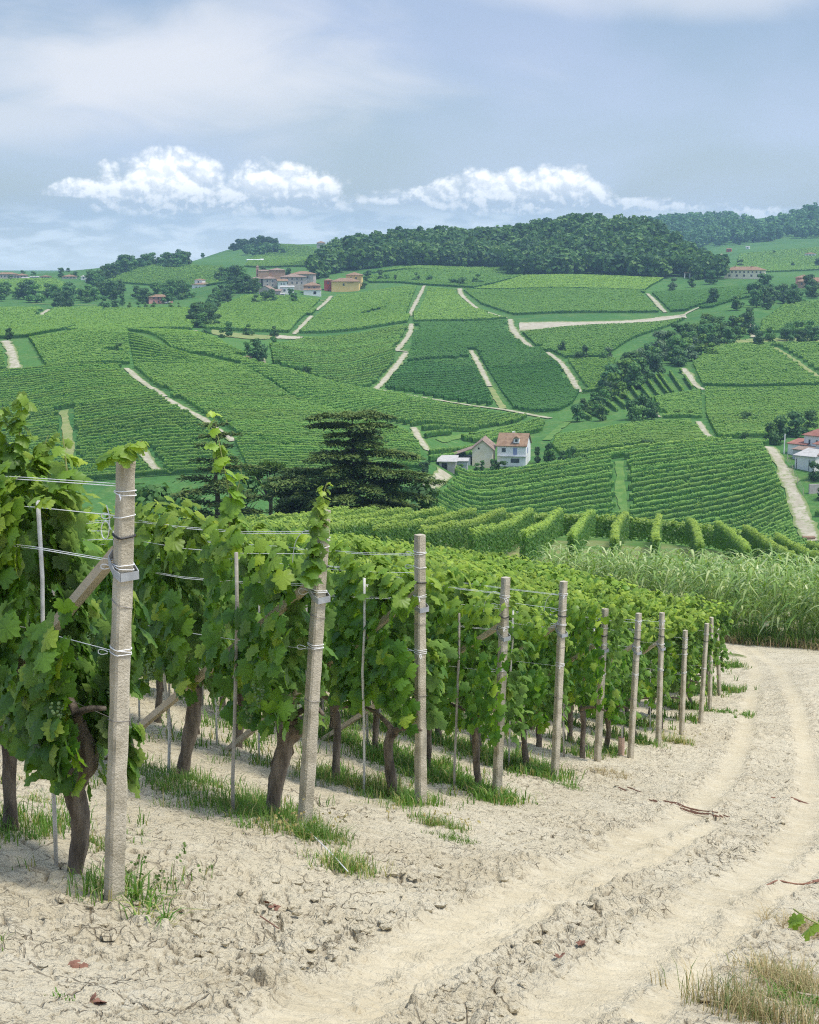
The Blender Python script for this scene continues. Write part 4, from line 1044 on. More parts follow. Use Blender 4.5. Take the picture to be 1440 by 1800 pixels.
clump('grass_clump', (1265, 1215), 'green grass bank at the end of the rows by the bend of the track', 70, 9, .34, .5, cat='grass', dry=.15, w=.014)
clump('grass_clump', (1285, 1255), 'low green grass patch beside the track below the last posts', 50, 9, .16, .4, cat='grass', dry=.1, w=.012)
clump('grass_clump', (105, 1762), 'tiny green weed alone on the bare ground at the lower edge', 8, 9, .05, .035, cat='weed', dry=0)
clump('grass_clump', (30, 1470), 'low green grass patch on the bare soil at the frame edge', 46, 9, .08, .18, cat='grass', dry=.2)
clump('grass_clump', (90, 1408), 'sparse grass strip between the first two vine rows', 34, 9, .09, .2, cat='grass', dry=.25)
clump('grass_clump', (165, 1485), 'sparse grass tuft behind the thick shaggy trunk', 26, 9, .08, .12, cat='grass', dry=.2)
clump('dry_grass_tuft', (1330, 1785), 'olive and straw coloured grass tuft at the lower edge of the track', 90, 10, .26, .20, 'dry', cat='dry grass', lean=.9, dry=.45, w=.003)
clump('dry_grass_tuft', (1385, 1735), 'straw coloured dry grass tuft on the bank beside the track', 90, 10, .22, .20, 'dry', cat='dry grass', lean=1.0, dry=.25, w=.003)
clump('dry_grass_tuft', (1415, 1640), 'flattened dry grass on the bank under a green vine leaf', 60, 10, .16, .16, 'dry', cat='dry grass', lean=1.6, dry=.1, w=.003)
clump('grass_clump', (1425, 1770), 'dark green weeds at the corner of the bank', 26, 10, .12, .12, 'grass', cat='weeds', dry=.1, w=.006)
# clods of dry marl lying loose
def lump(r, s):
    ico = np.array([(0, 0, 1), (.89, 0, .45), (.28, .85, .45), (-.72, .53, .45), (-.72, -.53, .45), (.28, -.85, .45), (.72, .53, -.45), (-.28, .85, -.45), (-.89, 0, -.45), (-.28, -.85, -.45), (.72, -.53, -.45), (0, 0, -1)])
    return ico * r.uniform(.6, 1.25, (12, 1)) * s * [r.uniform(.8, 1.5), r.uniform(.8, 1.3), r.uniform(.45, .8)]
FC = np.array([(0, 1, 2), (0, 2, 3), (0, 3, 4), (0, 4, 5), (0, 5, 1), (1, 6, 2), (2, 7, 3), (3, 8, 4), (4, 9, 5), (5, 10, 1), (6, 7, 2), (7, 8, 3), (8, 9, 4), (9, 10, 5), (10, 6, 1), (11, 7, 6), (11, 8, 7), (11, 9, 8), (11, 10, 9), (11, 6, 10)])
r = np.random.default_rng(91); cV = []; cF = []; nn = 0
Y = np.exp(r.uniform(math.log(5), math.log(26), 9000)); X = r.uniform(-.30, .30, 9000) * Y
_, trk, grs, _ = near_relief(X, Y, False); d0, _, _ = dist_to_line(X, Y, RUTS_W[0])
band = np.exp(-((d0 - .75) / .5)**2) + .35 * np.exp(-((d0 - .30) / .08)**2) * 2 + .10
keep = np.where((r.random(9000) < band * .28) & (trk < .25))[0]
for i, p in zip(keep, on_ground(X[keep], Y[keep], .004)):
    cV.append(lump(r, r.uniform(.010, .034) * (1.25 if r.random() < .1 else 1)) + p); cF.append(FC + nn); nn += 12
me = mesh_np('soil_clods', np.concatenate(cV), [np.concatenate(cF)], [M['ground']], np.zeros((nn, 3)), colname='mask'); tag(link('soil_clods', me), kind='stuff')
# dead canes, twigs, leaves and string on the ground
def ground_line(name, pxs, rad, mat, label, cat, strands=1, jit=.02, dz=.012, seed=1):
    r = np.random.default_rng(seed); W = smooth_line(hits(pxs, 3, 60), 2); mb = MB()
    for s in range(strands):
        o = np.cumsum(r.normal(0, jit * .5, (len(W), 2)), 0) * .5 + r.normal(0, jit, 2)
        P = on_ground(W[:, 0] + o[:, 0], W[:, 1] + o[:, 1], dz - .004); a, b = sorted(r.choice(len(P), 2, replace=False)) if strands > 2 and s else (0, len(P) - 1)
        if b - a < 2: a, b = 0, len(P) - 1
        mb.tube(P[a:b + 1], rad * r.uniform(.6, 1.1), 5)
    return tag(mb.build(name, M[mat]), label, cat)
ground_line('dead_vine_cane', [(1098, 1385), (1130, 1398), (1170, 1412), (1210, 1418), (1245, 1428), (1280, 1438)], .007, 'cane', 'reddish brown dead vine cane lying across the rut of the dirt track', 'dead cane', 7, .06)
ground_line('dead_vine_cane', [(1362, 1404), (1400, 1404), (1425, 1412)], .010, 'cane', 'short brown dead cane lying on the crown of the dirt track', 'dead cane', 3, .04, seed=2)
ground_line('dry_twig', [(1340, 1556), (1375, 1550), (1415, 1553), (1445, 1549)], .007, 'cane', 'thin dark twig lying across the track at the frame edge', 'twig', 3, .02, seed=3)
ground_line('dry_twig', [(1400, 1758), (1425, 1762), (1450, 1770)], .005, 'twig', 'bare pale twig on the bank among dry grass', 'twig', 2, .02, dz=.05, seed=4)
ground_line('dry_twig', [(1385, 1800), (1415, 1770), (1440, 1790)], .004, 'twig', 'forked pale twig at the lower corner of the bank', 'twig', 2, .02, dz=.03, seed=6)
ground_line('dry_twig', [(458, 1612), (490, 1634)], .004, 'cane', 'single dark twig on the bare soil downhill of the second post', 'twig', 1, .005, seed=5)
ground_line('string', [(524, 1460), (548, 1482), (580, 1510), (612, 1545)], .003, 'cord', 'white string running downhill from the foot of the second concrete post', 'string', 1, .002, dz=.05)
for (x, y), s, lab in (((135, 1703), .035, 'curled dark red dead leaf on the bare ground'), ((168, 1768), .045, 'largest reddish dead leaf near the lower edge beside a tiny weed'), ((1022, 1664), .032, 'brown dead leaf in the middle of the dirt track'), ((985, 1690), .025, 'small brown dead leaf between the wheel ruts'), ((480, 1596), .035, 'small dark leaf scrap on the soil between the first posts')):
    c = hit(x, y, 3, 60); rr = np.random.default_rng(int(x)); n = 5
    bag = LeafBag(); bag.add(*place_leaves(LEAF[0], rr.normal(0, s * .4, (n, 3)) * [1, 1, .1] + [0, 0, .02], rr.normal(0, .5, (n, 3)) + [0, 0, 1], rr.normal(0, 1, (n, 3)), np.full(n, s), np.c_[rr.random(n), np.zeros(n)]))
    o = link('dead_leaf', bag.mesh('dead_leaf', M['cane'])); o.location = on_ground(c[:1], c[1:2])[0]; tag(o, lab, 'dead leaf')
# pink tube round a young vine beside the seventh post
c = row_pt(6, along_row(6, (1092, 1330))); mb = MB(); an = np.linspace(0, 2 * math.pi, 13)
mb.tube(np.array([[0, 0, -.03], [0, 0, .15], [0, 0, .33]]), .05, 10, cap=False); mb.tube(np.array([[0, 0, .33], [0, 0, -.03]]), .045, 10, cap=False)
o = mb.build('vine_guard', M['tube'], loc=c); tag(o, 'short pink plastic guard tube around a young vine by the seventh post', 'guard tube')
MB().tube(np.array([[0, 0, 0], [.005, 0, .3], [.0, 0, .62]]), .012, 5).build('stake', M['stake'], o)
# a vine shoot reaching in over the bank beside the track
bag = LeafBag(); r = np.random.default_rng(8); a, b = at_dist(1500, 1640, 6.1), at_dist(1395, 1598, 6.0)
line = add_shoot(bag, r, a, b, 9, .12, young=.45, bend=.05)
g0 = np.array([a[0] + .1, a[1], float(ground_z(a[0] + .1, a[1]))]); root = empty('vine_shoot', g0); tag(root, 'green vine shoot with yellowish leaves reaching over the bank beside the track', 'vine shoot')
line = np.vstack([[g0 + [0, 0, -.03], g0 * .4 + a * .6 + [.05, 0, 0]], line])
MB().tube(line - g0, .004, 5).build('stem', M['shoot'], root); me = bag.mesh('leaves', M['vine']); l_ = link('leaves', me, root); l_.location = -g0

# ------------------------------------------------------------------ reed bed
def build_reeds():
    r = np.random.default_rng(64)
    front = np.array([[17.0, 43.0], [13.6, 46.5], [11.6, 50.0], [10.6, 53.5], [9.6, 58], [7.0, 64], [5.6, 70]])
    F = resample(front, 200); n = 900
    t = r.uniform(0, 1, n); dep = 9.0 * r.uniform(0, 1, n)**1.2
    i = (t * 199).astype(int); d = np.gradient(F, axis=0); d /= np.linalg.norm(d, axis=1)[:, None]; nrm = np.c_[d[:, 1], -d[:, 0]]   # away from the track
    P = F[i] + nrm[i] * dep[:, None] + r.normal(0, .15, (n, 2))
    z = ground_z(P[:, 0], P[:, 1]); H = r.uniform(2.1, 3.1, n) * (1 - .12 * (t > .75))
    V = []; Fc = []; C = []; nn = 0
    for (x, y), z0, h, dp in zip(P, z, H, dep):
        a0 = r.uniform(0, 6.28); ln = np.array([math.cos(a0), math.sin(a0), 0]) * r.uniform(.02, .22)
        s = np.linspace(0, 1, 5); st = np.c_[x + ln[0] * h * s**2, y + ln[1] * h * s**2, z0 + h * .93 * s]
        side = np.array([-.6, .8, 0]) * .014
        for k in range(4):
            V += [st[k] - side, st[k] + side, st[k + 1] + side * .8, st[k + 1] - side * .8]; Fc.append([nn, nn + 1, nn + 2, nn + 3]); nn += 4; C += [[.6, .35 if k < 1 else .1]] * 4
        nl = r.integers(11, 16)
        for q in np.linspace(.22, 1.0, nl):
            b = np.array([np.interp(q, s, st[:, k]) for k in range(3)]); a = r.uniform(0, 6.28); o = np.array([math.cos(a), math.sin(a), 0]); sd = np.array([-o[1], o[0], 0])
            L = r.uniform(.55, 1.0) * (1.1 if q < .8 else .9); w = r.uniform(.028, .050); up = r.uniform(.35, 1.1); dr = r.uniform(.5, 1.5)
            pts = [b + o * L * f + np.array([0, 0, L * (up * f - dr * f * f)]) for f in (0, .35, .7, 1.0)]
            ws = [w * .6, w, w * .8, w * .1]; base = nn; tint = [r.uniform(.0, 1), (r.random() < .30) * r.uniform(.3, 1)]
            for p, ww in zip(pts, ws): V += [p - sd * ww, p + sd * ww]; C += [tint, tint]
            for k in range(3): Fc.append([base + 2 * k, base + 2 * k + 1, base + 2 * k + 3, base + 2 * k + 2])
            nn += 8
    o = link('reeds', mesh_np('reeds', np.array(V), [np.array(Fc)], [M['reed']], np.array(C))); tag(o, kind='stuff')
    # brown litter and dead stalks along the foot of the reeds
    t = r.uniform(0, 1, 1500); i = (t * 199).astype(int); P = F[i] + nrm[i] * r.uniform(-.7, 1.0, 1500)[:, None]
    bag = LeafBag(); bag.add(*blades(on_ground(P[:, 0], P[:, 1]), r, 8, .32, .012, .12, 1.1, 0, 1, .18))
    tag(link('dry_litter', bag.mesh('dry_litter', M['dry'])), kind='stuff')
    bag = LeafBag(); t = r.uniform(0, .6, 700); i = (t * 199).astype(int); P = F[i] + nrm[i] * r.uniform(-.5, .8, 700)[:, None]
    bag.add(*blades(on_ground(P[:, 0], P[:, 1]), r, 8, .6, .014, .12, .8, 0, 1, .1))
    tag(link('rank_grass', bag.mesh('rank_grass', M['grass'])), kind='stuff')
build_reeds()

# ------------------------------------------------------------------ vine rows fanning over the next rise
def hedge_row(line, per_m, h, half, size, seed, mat, lod=2, zlo=.35, young=.8, gaps=.0):
    """one trimmed vine row along a ground line (n,3)"""
    r = np.random.default_rng(seed); s = np.r_[0, np.cumsum(np.linalg.norm(np.diff(line[:, :2], axis=0), axis=1))]; n = int(s[-1] * per_m)
    t = r.uniform(0, s[-1], n); c = np.stack([np.interp(t, s, line[:, k]) for k in range(3)], 1)
    d = np.stack([np.interp(t, s, np.gradient(line[:, k], s)) for k in range(2)], 1); d /= np.linalg.norm(d, axis=1)[:, None]; w = np.c_[-d[:, 1], d[:, 0]]
    z = zlo + (h - zlo) * r.beta(1.3, 1.0, n); sd = np.where(r.random(n) < .5, -1., 1.)
    top = h + .34 * (fbm(t * 1.6 + seed, t * 0, 3, seed) - .5); z = z * top / h
    off = sd * half * r.uniform(.3, 1.12, n)**.6 * np.where(z > h * .9, r.uniform(0, 1, n), 1)
    P = np.c_[c[:, :2] + w * off[:, None], c[:, 2] + z]
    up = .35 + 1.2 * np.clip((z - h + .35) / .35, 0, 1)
    N = np.c_[w * (sd * r.uniform(.5, 1, n))[:, None] + r.normal(0, .3, (n, 2)), up + r.normal(0, .25, n)]
    T = np.c_[w * (sd * .3)[:, None] + r.normal(0, .5, (n, 2)), -1 + r.normal(0, .4, n)]
    tint = np.c_[r.random(n) * (.30 + .70 * np.clip((z - h + .6) / .5, 0, 1)), np.clip(np.clip((z - h + .45) / .45, 0, 1) * young * r.uniform(.3, 1.2, n), 0, 1)]  # shade painted into the tint: sides darker than the top; young leaves paler
    bag = LeafBag(); bag.add(*place_leaves(LEAF[lod], P, N, T, r.uniform(size * .75, size * 1.2, n), tint))
    return bag
VX = .155
NAMES_FAN = ['first', 'second', 'third', 'fourth', 'fifth', 'sixth', 'seventh', 'eighth', 'ninth', 'tenth', 'eleventh', 'twelfth', 'thirteenth', 'fourteenth', 'fifteenth', 'sixteenth', 'seventeenth']
for j in range(-7, 10):
    Xf = 12.63 + 2.5 * j; yn = 80 if j < 3 else 84 + 1.2 * (j - 3)
    Yr = np.arange(yn, 124.2, 2.0); Xr = Xf - (124 - Yr) * VX + .25 * np.sin(Yr * .09 + j)
    line = np.c_[Xr, Yr, ground_z(Xr, Yr)]
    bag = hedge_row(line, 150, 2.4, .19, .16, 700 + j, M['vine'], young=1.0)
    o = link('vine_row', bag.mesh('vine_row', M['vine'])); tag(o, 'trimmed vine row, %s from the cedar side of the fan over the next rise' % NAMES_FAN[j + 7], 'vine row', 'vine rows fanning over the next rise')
for i, (Yc, lab) in enumerate(((126.2, 'dark vine row crossing the far ends of the fanning rows'), (128.9, 'vine row behind the dark crossing row on the crest'), (131.4, 'last vine row along the crest before the valley'))):
    Xr = np.arange(-8.0 - 6 * i, 36.0, 1.2); Yr = Yc + .004 * (Xr - 12)**2 * .4
    line = np.c_[Xr, Yr, ground_z(Xr, Yr)]
    bag = hedge_row(line, 130, 2.05, .34, .18, 760 + i, M['vine'], young=.9)
    o = link('vine_row', bag.mesh('vine_row', M['vine'])); tag(o, lab, 'vine row', 'vine rows along the crest')

# ------------------------------------------------------------------ trees
def crown_mesh(seed, n=520, lobes=7, flat=1.0, size=.062, mat='crown', low=.0, cone=0.0, spread=.33, name='crown'):
    """crown of a tree of unit height: leaf clumps over several lobes"""
    r = np.random.default_rng(seed); P = []; N = []; tint = []
    cs = []
    for i in range(lobes):
        z = (r.uniform(low + .13, .80) if i > 3 else low + .15 + .04 * i) if i else .74
        k = (1 - cone * np.clip((z - low) / (1 - low), 0, 1))
        a = r.uniform(0, 6.28); d = spread * k * r.uniform(.25, .8) * (.25 if i == 0 else 1) * (1 - .6 * max(0, z - .6) / .4)
        cs.append((np.array([math.cos(a) * d, math.sin(a) * d, z]), r.uniform(.12, .21) * k * flat, r.uniform(.3, .9)))
    per = n // lobes
    for c, rad, sh in cs:
        v = unit(r.normal(0, 1, (per, 3))); v[:, 2] = v[:, 2] * .9 + .05
        rr = rad * r.uniform(.55, 1.15, per)[:, None]
        P.append(c + v * rr * [1, 1, .85]); N.append(v + r.normal(0, .4, (per, 3)) + [0, 0, .25]); tint.append(np.c_[np.clip(r.normal(sh, .22, per), 0, 1), (r.random(per) < .12) * r.uniform(.2, .8, per)])
    P = np.concatenate(P); N = np.concatenate(N); tint = np.concatenate(tint)
    bag = LeafBag(); m = len(P); bag.add(*place_leaves(QUADLEAF, P, N, r.normal(0, 1, (m, 3)), size * r.uniform(.7, 1.3, m), tint))
    return bag.mesh(name, M[mat])
def trunk_unit(seed, mat='tree_bark', top=.6, rad=.022):
    r = np.random.default_rng(seed); mb = MB()
    P = np.array([[0, 0, -.04], [r.normal(0, .01), r.normal(0, .01), .2], [r.normal(0, .02), r.normal(0, .02), .42], [r.normal(0, .03), r.normal(0, .03), top]])
    mb.tube(P, [rad * 1.3, rad, rad * .8, rad * .3], 7)
    for i in range(5):
        a = r.uniform(0, 6.28); z = r.uniform(.25, .55); o = np.array([math.cos(a), math.sin(a), 0])
        b = np.array([np.interp(z, P[:, 2], P[:, 0]), np.interp(z, P[:, 2], P[:, 1]), z])
        mb.tube(np.array([b, b + o * .09 + [0, 0, .08], b + o * .19 + [0, 0, .2]]), [rad * .55, rad * .35, rad * .12], 5)
    return mb.mesh('trunk', M[mat], True)
CR = {'broad': [crown_mesh(800 + i, 1054, 8 + i % 3) for i in range(5)],
      'dark': [crown_mesh(820 + i, 1054, 9, mat='crown_dark') for i in range(4)],
      'grey': [crown_mesh(840 + i, 884, 8, mat='crown_grey', spread=.26) for i in range(3)],
      'lime': [crown_mesh(850 + i, 952, 8, mat='crown_lime') for i in range(2)],
      'tall': [crown_mesh(860 + i, 1020, 14, mat='crown_dark', cone=.55, spread=.16, flat=1.1, low=-.02) for i in range(2)],
      'bush': [crown_mesh(870 + i, 714, 7, low=-.16, spread=.40, flat=1.6, size=.09) for i in range(3)]}
TRK = [trunk_unit(880 + i) for i in range(3)]
tr_rng = np.random.default_rng(123)
def tree(p, h, kind, label, cat='tree', name=None, width=1.0, group=None):
    root = empty(name or {'tall': 'cypress_tree', 'bush': 'bush'}.get(kind, 'tree'), p, tr_rng.uniform(0, 6.28)); tag(root, label, cat, group)
    ms = CR[kind]; c = link('crown', ms[tr_rng.integers(0, len(ms))], root, scl=(h * width * 1.0, h * width * 1.0, h))
    t = link('trunk', TRK[tr_rng.integers(0, 3)], root, scl=(h, h, h * (.9 if kind != 'bush' else .5))); return root
def px_tree(x, y, hpx, kind, label, dmin=140, width=1.0, dmax=7000, **kw):
    p = hit(x, y, dmin, dmax); return tree(p, hpx * p[1] / FPX, kind, label, width=width, **kw)

def cedar(px_x, d, ytop, levels, label, seed, prof, dens=1.0, gy=None, mat='cedar'):
    """cedar with a straight trunk and flat tiers of foliage; prof: (photo row, reach left m, reach right m)"""
    r = np.random.default_rng(seed); u = (px_x - 720) / FPX; X = u * d
    zg = float(ground_z(X, d)); base = np.array([X, d, zg]); top = at_dist(px_x, ytop, d)[2] - zg
    root = empty('cedar_tree', base); tag(root, label, 'tree')
    MB().tube(np.c_[r.normal(0, .05, 8), r.normal(0, .05, 8), np.linspace(-.3, top * .97, 8)], np.linspace(.42, .05, 8) * top / 13, 9).build('trunk', M['crown_bark'] if 'crown_bark' in M else M['tree_bark'], root, smooth=True)
    zs = [at_dist(px_x, p[0], d)[2] - zg for p in prof]; o = np.argsort(zs); zs = np.array(zs)[o]; Lf = np.array([p[1] for p in prof])[o]; Rt = np.array([p[2] for p in prof])[o]
    br = MB(); bag = LeafBag(); z = max(zs[0], 1.2)
    while z < top:
        nb = max(2, int(r.integers(5, 8) * dens)); a0 = r.uniform(0, 6.28)
        for k in range(nb):
            a = a0 + k * 2 * math.pi / nb + r.normal(0, .25); c = math.cos(a)
            reach = (np.interp(z, zs, Rt) * max(c, 0) + np.interp(z, zs, Lf) * max(-c, 0)) + .5 * (np.interp(z, zs, Rt) + np.interp(z, zs, Lf)) * abs(math.sin(a)) * .9
            reach *= r.uniform(.45, 1.10)
            if reach < .3: continue
            o3 = np.array([math.cos(a), math.sin(a), 0]); t = np.linspace(0, 1, 6); dip = r.uniform(-.02, .10)
            L = o3 * (reach * t)[:, None] + np.c_[np.zeros(6), np.zeros(6), z + reach * (.12 * np.sin(t * 2.2) - dip * t**2)]
            br.tube(L, np.linspace(.09, .02, 6) * max(.5, reach / 5), 5)
            npad = max(2, int(reach * 1.7))
            for q in np.linspace(.28, 1.0, npad):
                pc = np.array([np.interp(q, t, L[:, m]) for m in range(3)]); wd = .35 + .62 * math.sin(min(q * 1.25, 1) * math.pi * .75) * min(reach / 4, 1.1)
                n = int(115 * wd * dens); v = r.normal(0, 1, (n, 3)) * [wd * .55, wd * .55, .09] + [0, 0, .10]
                sag = -.16 * (v[:, 0]**2 + v[:, 1]**2) / max(wd, .3)
                P = pc + v + np.c_[np.zeros(n), np.zeros(n), sag]
                N = np.c_[r.normal(0, .45, (n, 2)), np.full(n, 1.0)]; T = np.c_[v[:, :2] + o3[:2] * .3 + r.normal(0, .3, (n, 2)), r.normal(-.15, .25, n)]
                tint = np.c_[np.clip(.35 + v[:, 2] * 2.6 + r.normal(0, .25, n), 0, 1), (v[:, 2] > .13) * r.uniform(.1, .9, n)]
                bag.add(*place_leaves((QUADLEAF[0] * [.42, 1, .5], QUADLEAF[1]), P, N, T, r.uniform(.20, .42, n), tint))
        z += r.uniform(.85, 1.25) * top / 12
    br.build('branches', M['tree_bark'], root); link('crown', bag.mesh('crown', M[mat]), root); return root
cedar(620, 150, 732, 0, 'big dark cedar with flat tiers of branches standing behind the vines', 41,
      [(738, 3.0, 3.3), (760, 3.0, 3.6), (772, 1.6, 2.6), (788, 4.4, 5.0), (805, 3.2, 6.4), (830, 5.2, 7.2), (860, 6.2, 7.6), (890, 6.4, 7.6), (915, 5.5, 6.5)])
cedar(378, 142, 742, 0, 'sparse dark conifer with thin layered branches behind a tall vine shoot', 42,
      [(748, 1.3, 1.5), (775, 1.9, 2.3), (800, 1.2, 1.5), (820, 1.9, 3.6), (850, 2.6, 4.2), (880, 3.2, 4.2), (910, 3, 4)], dens=.62)
cedar(540, 158, 826, 0, 'lower dark cedar spreading beside the big cedar', 43,
      [(828, 1.0, 1.2), (845, 3.0, 2.6), (865, 3.4, 3.2), (890, 3.2, 3.0), (920, 3, 3)], dens=.9)
def pine(px_x, d, ytop, wpx, label, seed):
    u = (px_x - 720) / FPX; X = u * d; zg = float(ground_z(X, d)); top = at_dist(px_x, ytop, d)[2] - zg; r = np.random.default_rng(seed)
    root = empty('pine_tree', (X, d, zg)); tag(root, label, 'tree'); mb = MB()
    w = wpx * d / FPX / 2; mb.tube(np.array([[0, 0, -.3], [.1, 0, top * .5], [0, 0, top * .85]]), [.25, .2, .08], 8); bag = LeafBag()
    for i in range(26):
        a = r.uniform(0, 6.28); q = r.uniform(0, 1)**.5; c = np.array([math.cos(a) * w * q * .8, math.sin(a) * w * q * .8, top - .5 - 2.6 * q**2 * r.uniform(.4, 1) - .3])
        mb.tube(np.array([[0, 0, top * .45], c * [.5, .5, .85], c]), [.09, .06, .03], 5); n = 120
        v = unit(r.normal(0, 1, (n, 3))) * r.uniform(.3, .85, (n, 1)) * [1, 1, .6]
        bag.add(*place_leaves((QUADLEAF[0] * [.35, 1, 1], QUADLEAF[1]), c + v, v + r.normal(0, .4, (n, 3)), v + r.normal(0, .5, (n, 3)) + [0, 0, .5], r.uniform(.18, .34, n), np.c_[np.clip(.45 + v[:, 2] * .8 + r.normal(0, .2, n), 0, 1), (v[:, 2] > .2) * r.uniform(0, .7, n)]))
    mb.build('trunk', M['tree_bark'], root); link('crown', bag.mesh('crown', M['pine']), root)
pine(472, 168, 803, 84, 'round topped pine of lighter green between two cedars', 44)
for x, y, h, k, lab, d in ((430, 905, 80, 'dark', 'dark bushy tree below the round topped pine', 152), (505, 915, 95, 'dark', 'dark round tree standing under the lower cedar', 163), (690, 912, 75, 'dark', 'dark tree at the foot of the big cedar on the farm side', 156), (330, 905, 70, 'broad', 'green tree in the hollow behind the vine posts', 165), (265, 900, 65, 'broad', 'green tree at the edge of the hollow behind the tallest post', 172), (737, 905, 70, 'dark', 'low dark tree beyond the big cedar beside the pale yard', 160), (745, 830, 26, 'dark', 'small dark bush at the edge of the farmyard', 345)):
    u = (x - 720) / FPX; p = at_dist(x, y, d); p[2] = float(ground_z(p[0], p[1])); hh = at_dist(x, y - h, d)[2] - p[2]
    tree(p, hh if d < 300 else h * d / FPX, k, lab, width=1.0 if d < 300 else 1.3)

# ------------------------------------------------------------------ paths over the hills
PATHS = []   # (world polyline, half width)
def path(pxs, wpx, label=None, dmin=150, dmax=1600, mat='path', cut=True, name='path', lift=.10):
    """a pale earth track draped on the land; wpx: its width in photo pixels (one or one per point)"""
    W = hits(pxs, dmin, dmax); wp = np.broadcast_to(np.asarray(wpx, float), (len(pxs),)); half = wp * W[:, 1] / FPX / 2
    P = smooth_line(np.c_[W[:, :2], half], 2); P = resample(P, step=2.5)
    d = np.gradient(P[:, :2], axis=0); d /= np.linalg.norm(d, axis=1)[:, None] + 1e-9; nrm = np.c_[-d[:, 1], d[:, 0]]
    # a track running across the view shows its width foreshortened, so give it at least two metres
    hw = np.maximum(P[:, 2], .9) * (1 + .35 * (fbm(np.arange(len(P)) * .35 + pxs[0][0], np.zeros(len(P)), 2, 5) - .5))
    cols = []
    jl = np.random.default_rng(len(pxs) * 7 + int(pxs[0][0]))
    for f in (-1.25, -.7, 0, .7, 1.25):
        q = P[:, :2] + nrm * (hw * f * (1 + .18 * jl.normal(0, 1, len(P)) * (abs(f) > .8)))[:, None]; cols.append(np.c_[q, ground_z(q[:, 0], q[:, 1]) + lift + .0012 * P[:, 1] * .25])
    V = np.stack(cols, 1).reshape(-1, 3); o = link(name, mesh_np(name, V, [grid_faces(len(P), 5)], [M[mat]], np.repeat(np.tile(np.array([1, .35, .25, .35, 1.0]), len(P))[:, None], 3, 1), smooth=True, colname='mask')); tag(o, kind='structure')
    if cut: PATHS.append((P[:, :2], float(np.max(hw)) + .5, P[:, :2].min(0) - 6, P[:, :2].max(0) + 6, hw))
    return o
path([(8, 600), (20, 620), (30, 652)], [14, 17, 17])
path([(198, 620), (207, 622)], 7)
path([(222, 648), (245, 668), (270, 685), (290, 698)], [4, 7, 9, 8])
path([(290, 700), (320, 718), (360, 738), (385, 758), (412, 776)], [3, 3, 4, 8, 14])
path([(113, 722), (117, 750), (120, 775), (122, 810)], [11, 13, 14, 14], mat='tan_path')
path([(252, 795), (262, 812), (280, 832)], [8, 13, 14])
path([(727, 752), (735, 768), (744, 782), (752, 793)], [5, 12, 14, 8])
path([(746, 503), (738, 520), (727, 540), (720, 556)], [4, 6, 7, 4])
path([(723, 570), (722, 585), (712, 600), (697, 617)], [7, 9, 8, 10])
path([(695, 617), (706, 618), (717, 619)], 4)
path([(714, 621), (700, 640), (685, 658), (668, 678), (661, 684)], [9, 10, 11, 9, 6])
path([(661, 684), (700, 693), (750, 701), (800, 708), (850, 716), (890, 721), (930, 729), (968, 736)], 3.5)
path([(808, 508), (810, 518), (822, 530), (840, 544), (858, 550), (890, 560)], [8, 8, 7, 6, 5, 4])
path([(897, 562), (900, 578), (912, 594), (930, 609), (942, 614)], [8, 11, 11, 8, 4])
path([(962, 620), (972, 627), (985, 637), (1000, 657), (1012, 678), (1020, 690)], [4, 8, 9, 10, 10, 5])
path([(828, 617), (836, 630), (845, 648), (856, 670), (861, 680)], [5, 10, 10, 9, 7])
path([(862, 682), (868, 693), (876, 706), (885, 719)], [6, 8, 10, 8], mat='tan_path')
path([(700, 642), (750, 638), (800, 634), (830, 631)], 5, mat='tan_path')
path([(1200, 556), (1216, 546), (1245, 536)], [7, 5, 3])
path([(1138, 517), (1150, 528), (1160, 540), (1170, 550)], [5, 7, 8, 6])
path([(583, 521), (570, 535), (556, 546)], [6, 6, 3]); path([(548, 556), (530, 575), (517, 588)], [2, 3, 3])
path([(420, 627), (432, 629)], 4); path([(458, 628), (463, 638)], [6, 7])
path([(640, 555), (655, 550), (672, 545)], [2, 2, 2], mat='tan_path')
path([(1330, 502), (1335, 512), (1340, 524)], [12, 10, 5])
path([(1322, 570), (1322, 580), (1325, 594)], [7, 9, 9])
path([(1200, 648), (1212, 662), (1222, 678), (1236, 686)], [10, 14, 11, 5])
path([(1150, 726), (1158, 734)], [8, 10])
path([(1228, 742), (1236, 756), (1246, 768), (1258, 777)], [6, 11, 9, 5])
path([(1362, 612), (1395, 632), (1425, 655), (1450, 670)], [4, 6, 7, 7], mat='tan_path')
path([(1352, 786), (1366, 805), (1380, 832), (1392, 860), (1405, 895), (1418, 930), (1425, 952)], [18, 19, 22, 25, 28, 30, 30], dmin=240)
path([(785, 832), (770, 845), (752, 858)], [22, 24, 22], dmin=250)
path([(1088, 812), (1090, 840), (1093, 870), (1096, 905)], [8, 10, 10, 10], mat='mowed', dmin=240)
path([(68, 559), (78, 550), (86, 545)], [5, 6, 4]); path([(55, 534), (90, 536), (170, 536)], 3, mat='tan_path')
path([(330, 585), (345, 582)], 4); path([(1268, 447), (1272, 455)], 3, dmax=3000)
path([(1290, 392), (1310, 387), (1330, 383)], [8, 7, 4], dmin=1900, dmax=3000)
path([(770, 775), (850, 757), (910, 746), (958, 738)], [9, 12, 10, 6], mat='mowed')
path([(960, 775), (985, 752), (1000, 742)], [8, 14, 8], mat='mowed', cut=False)
path([(470, 522), (540, 526), (575, 530)], [8, 10, 6], mat='tan_path')

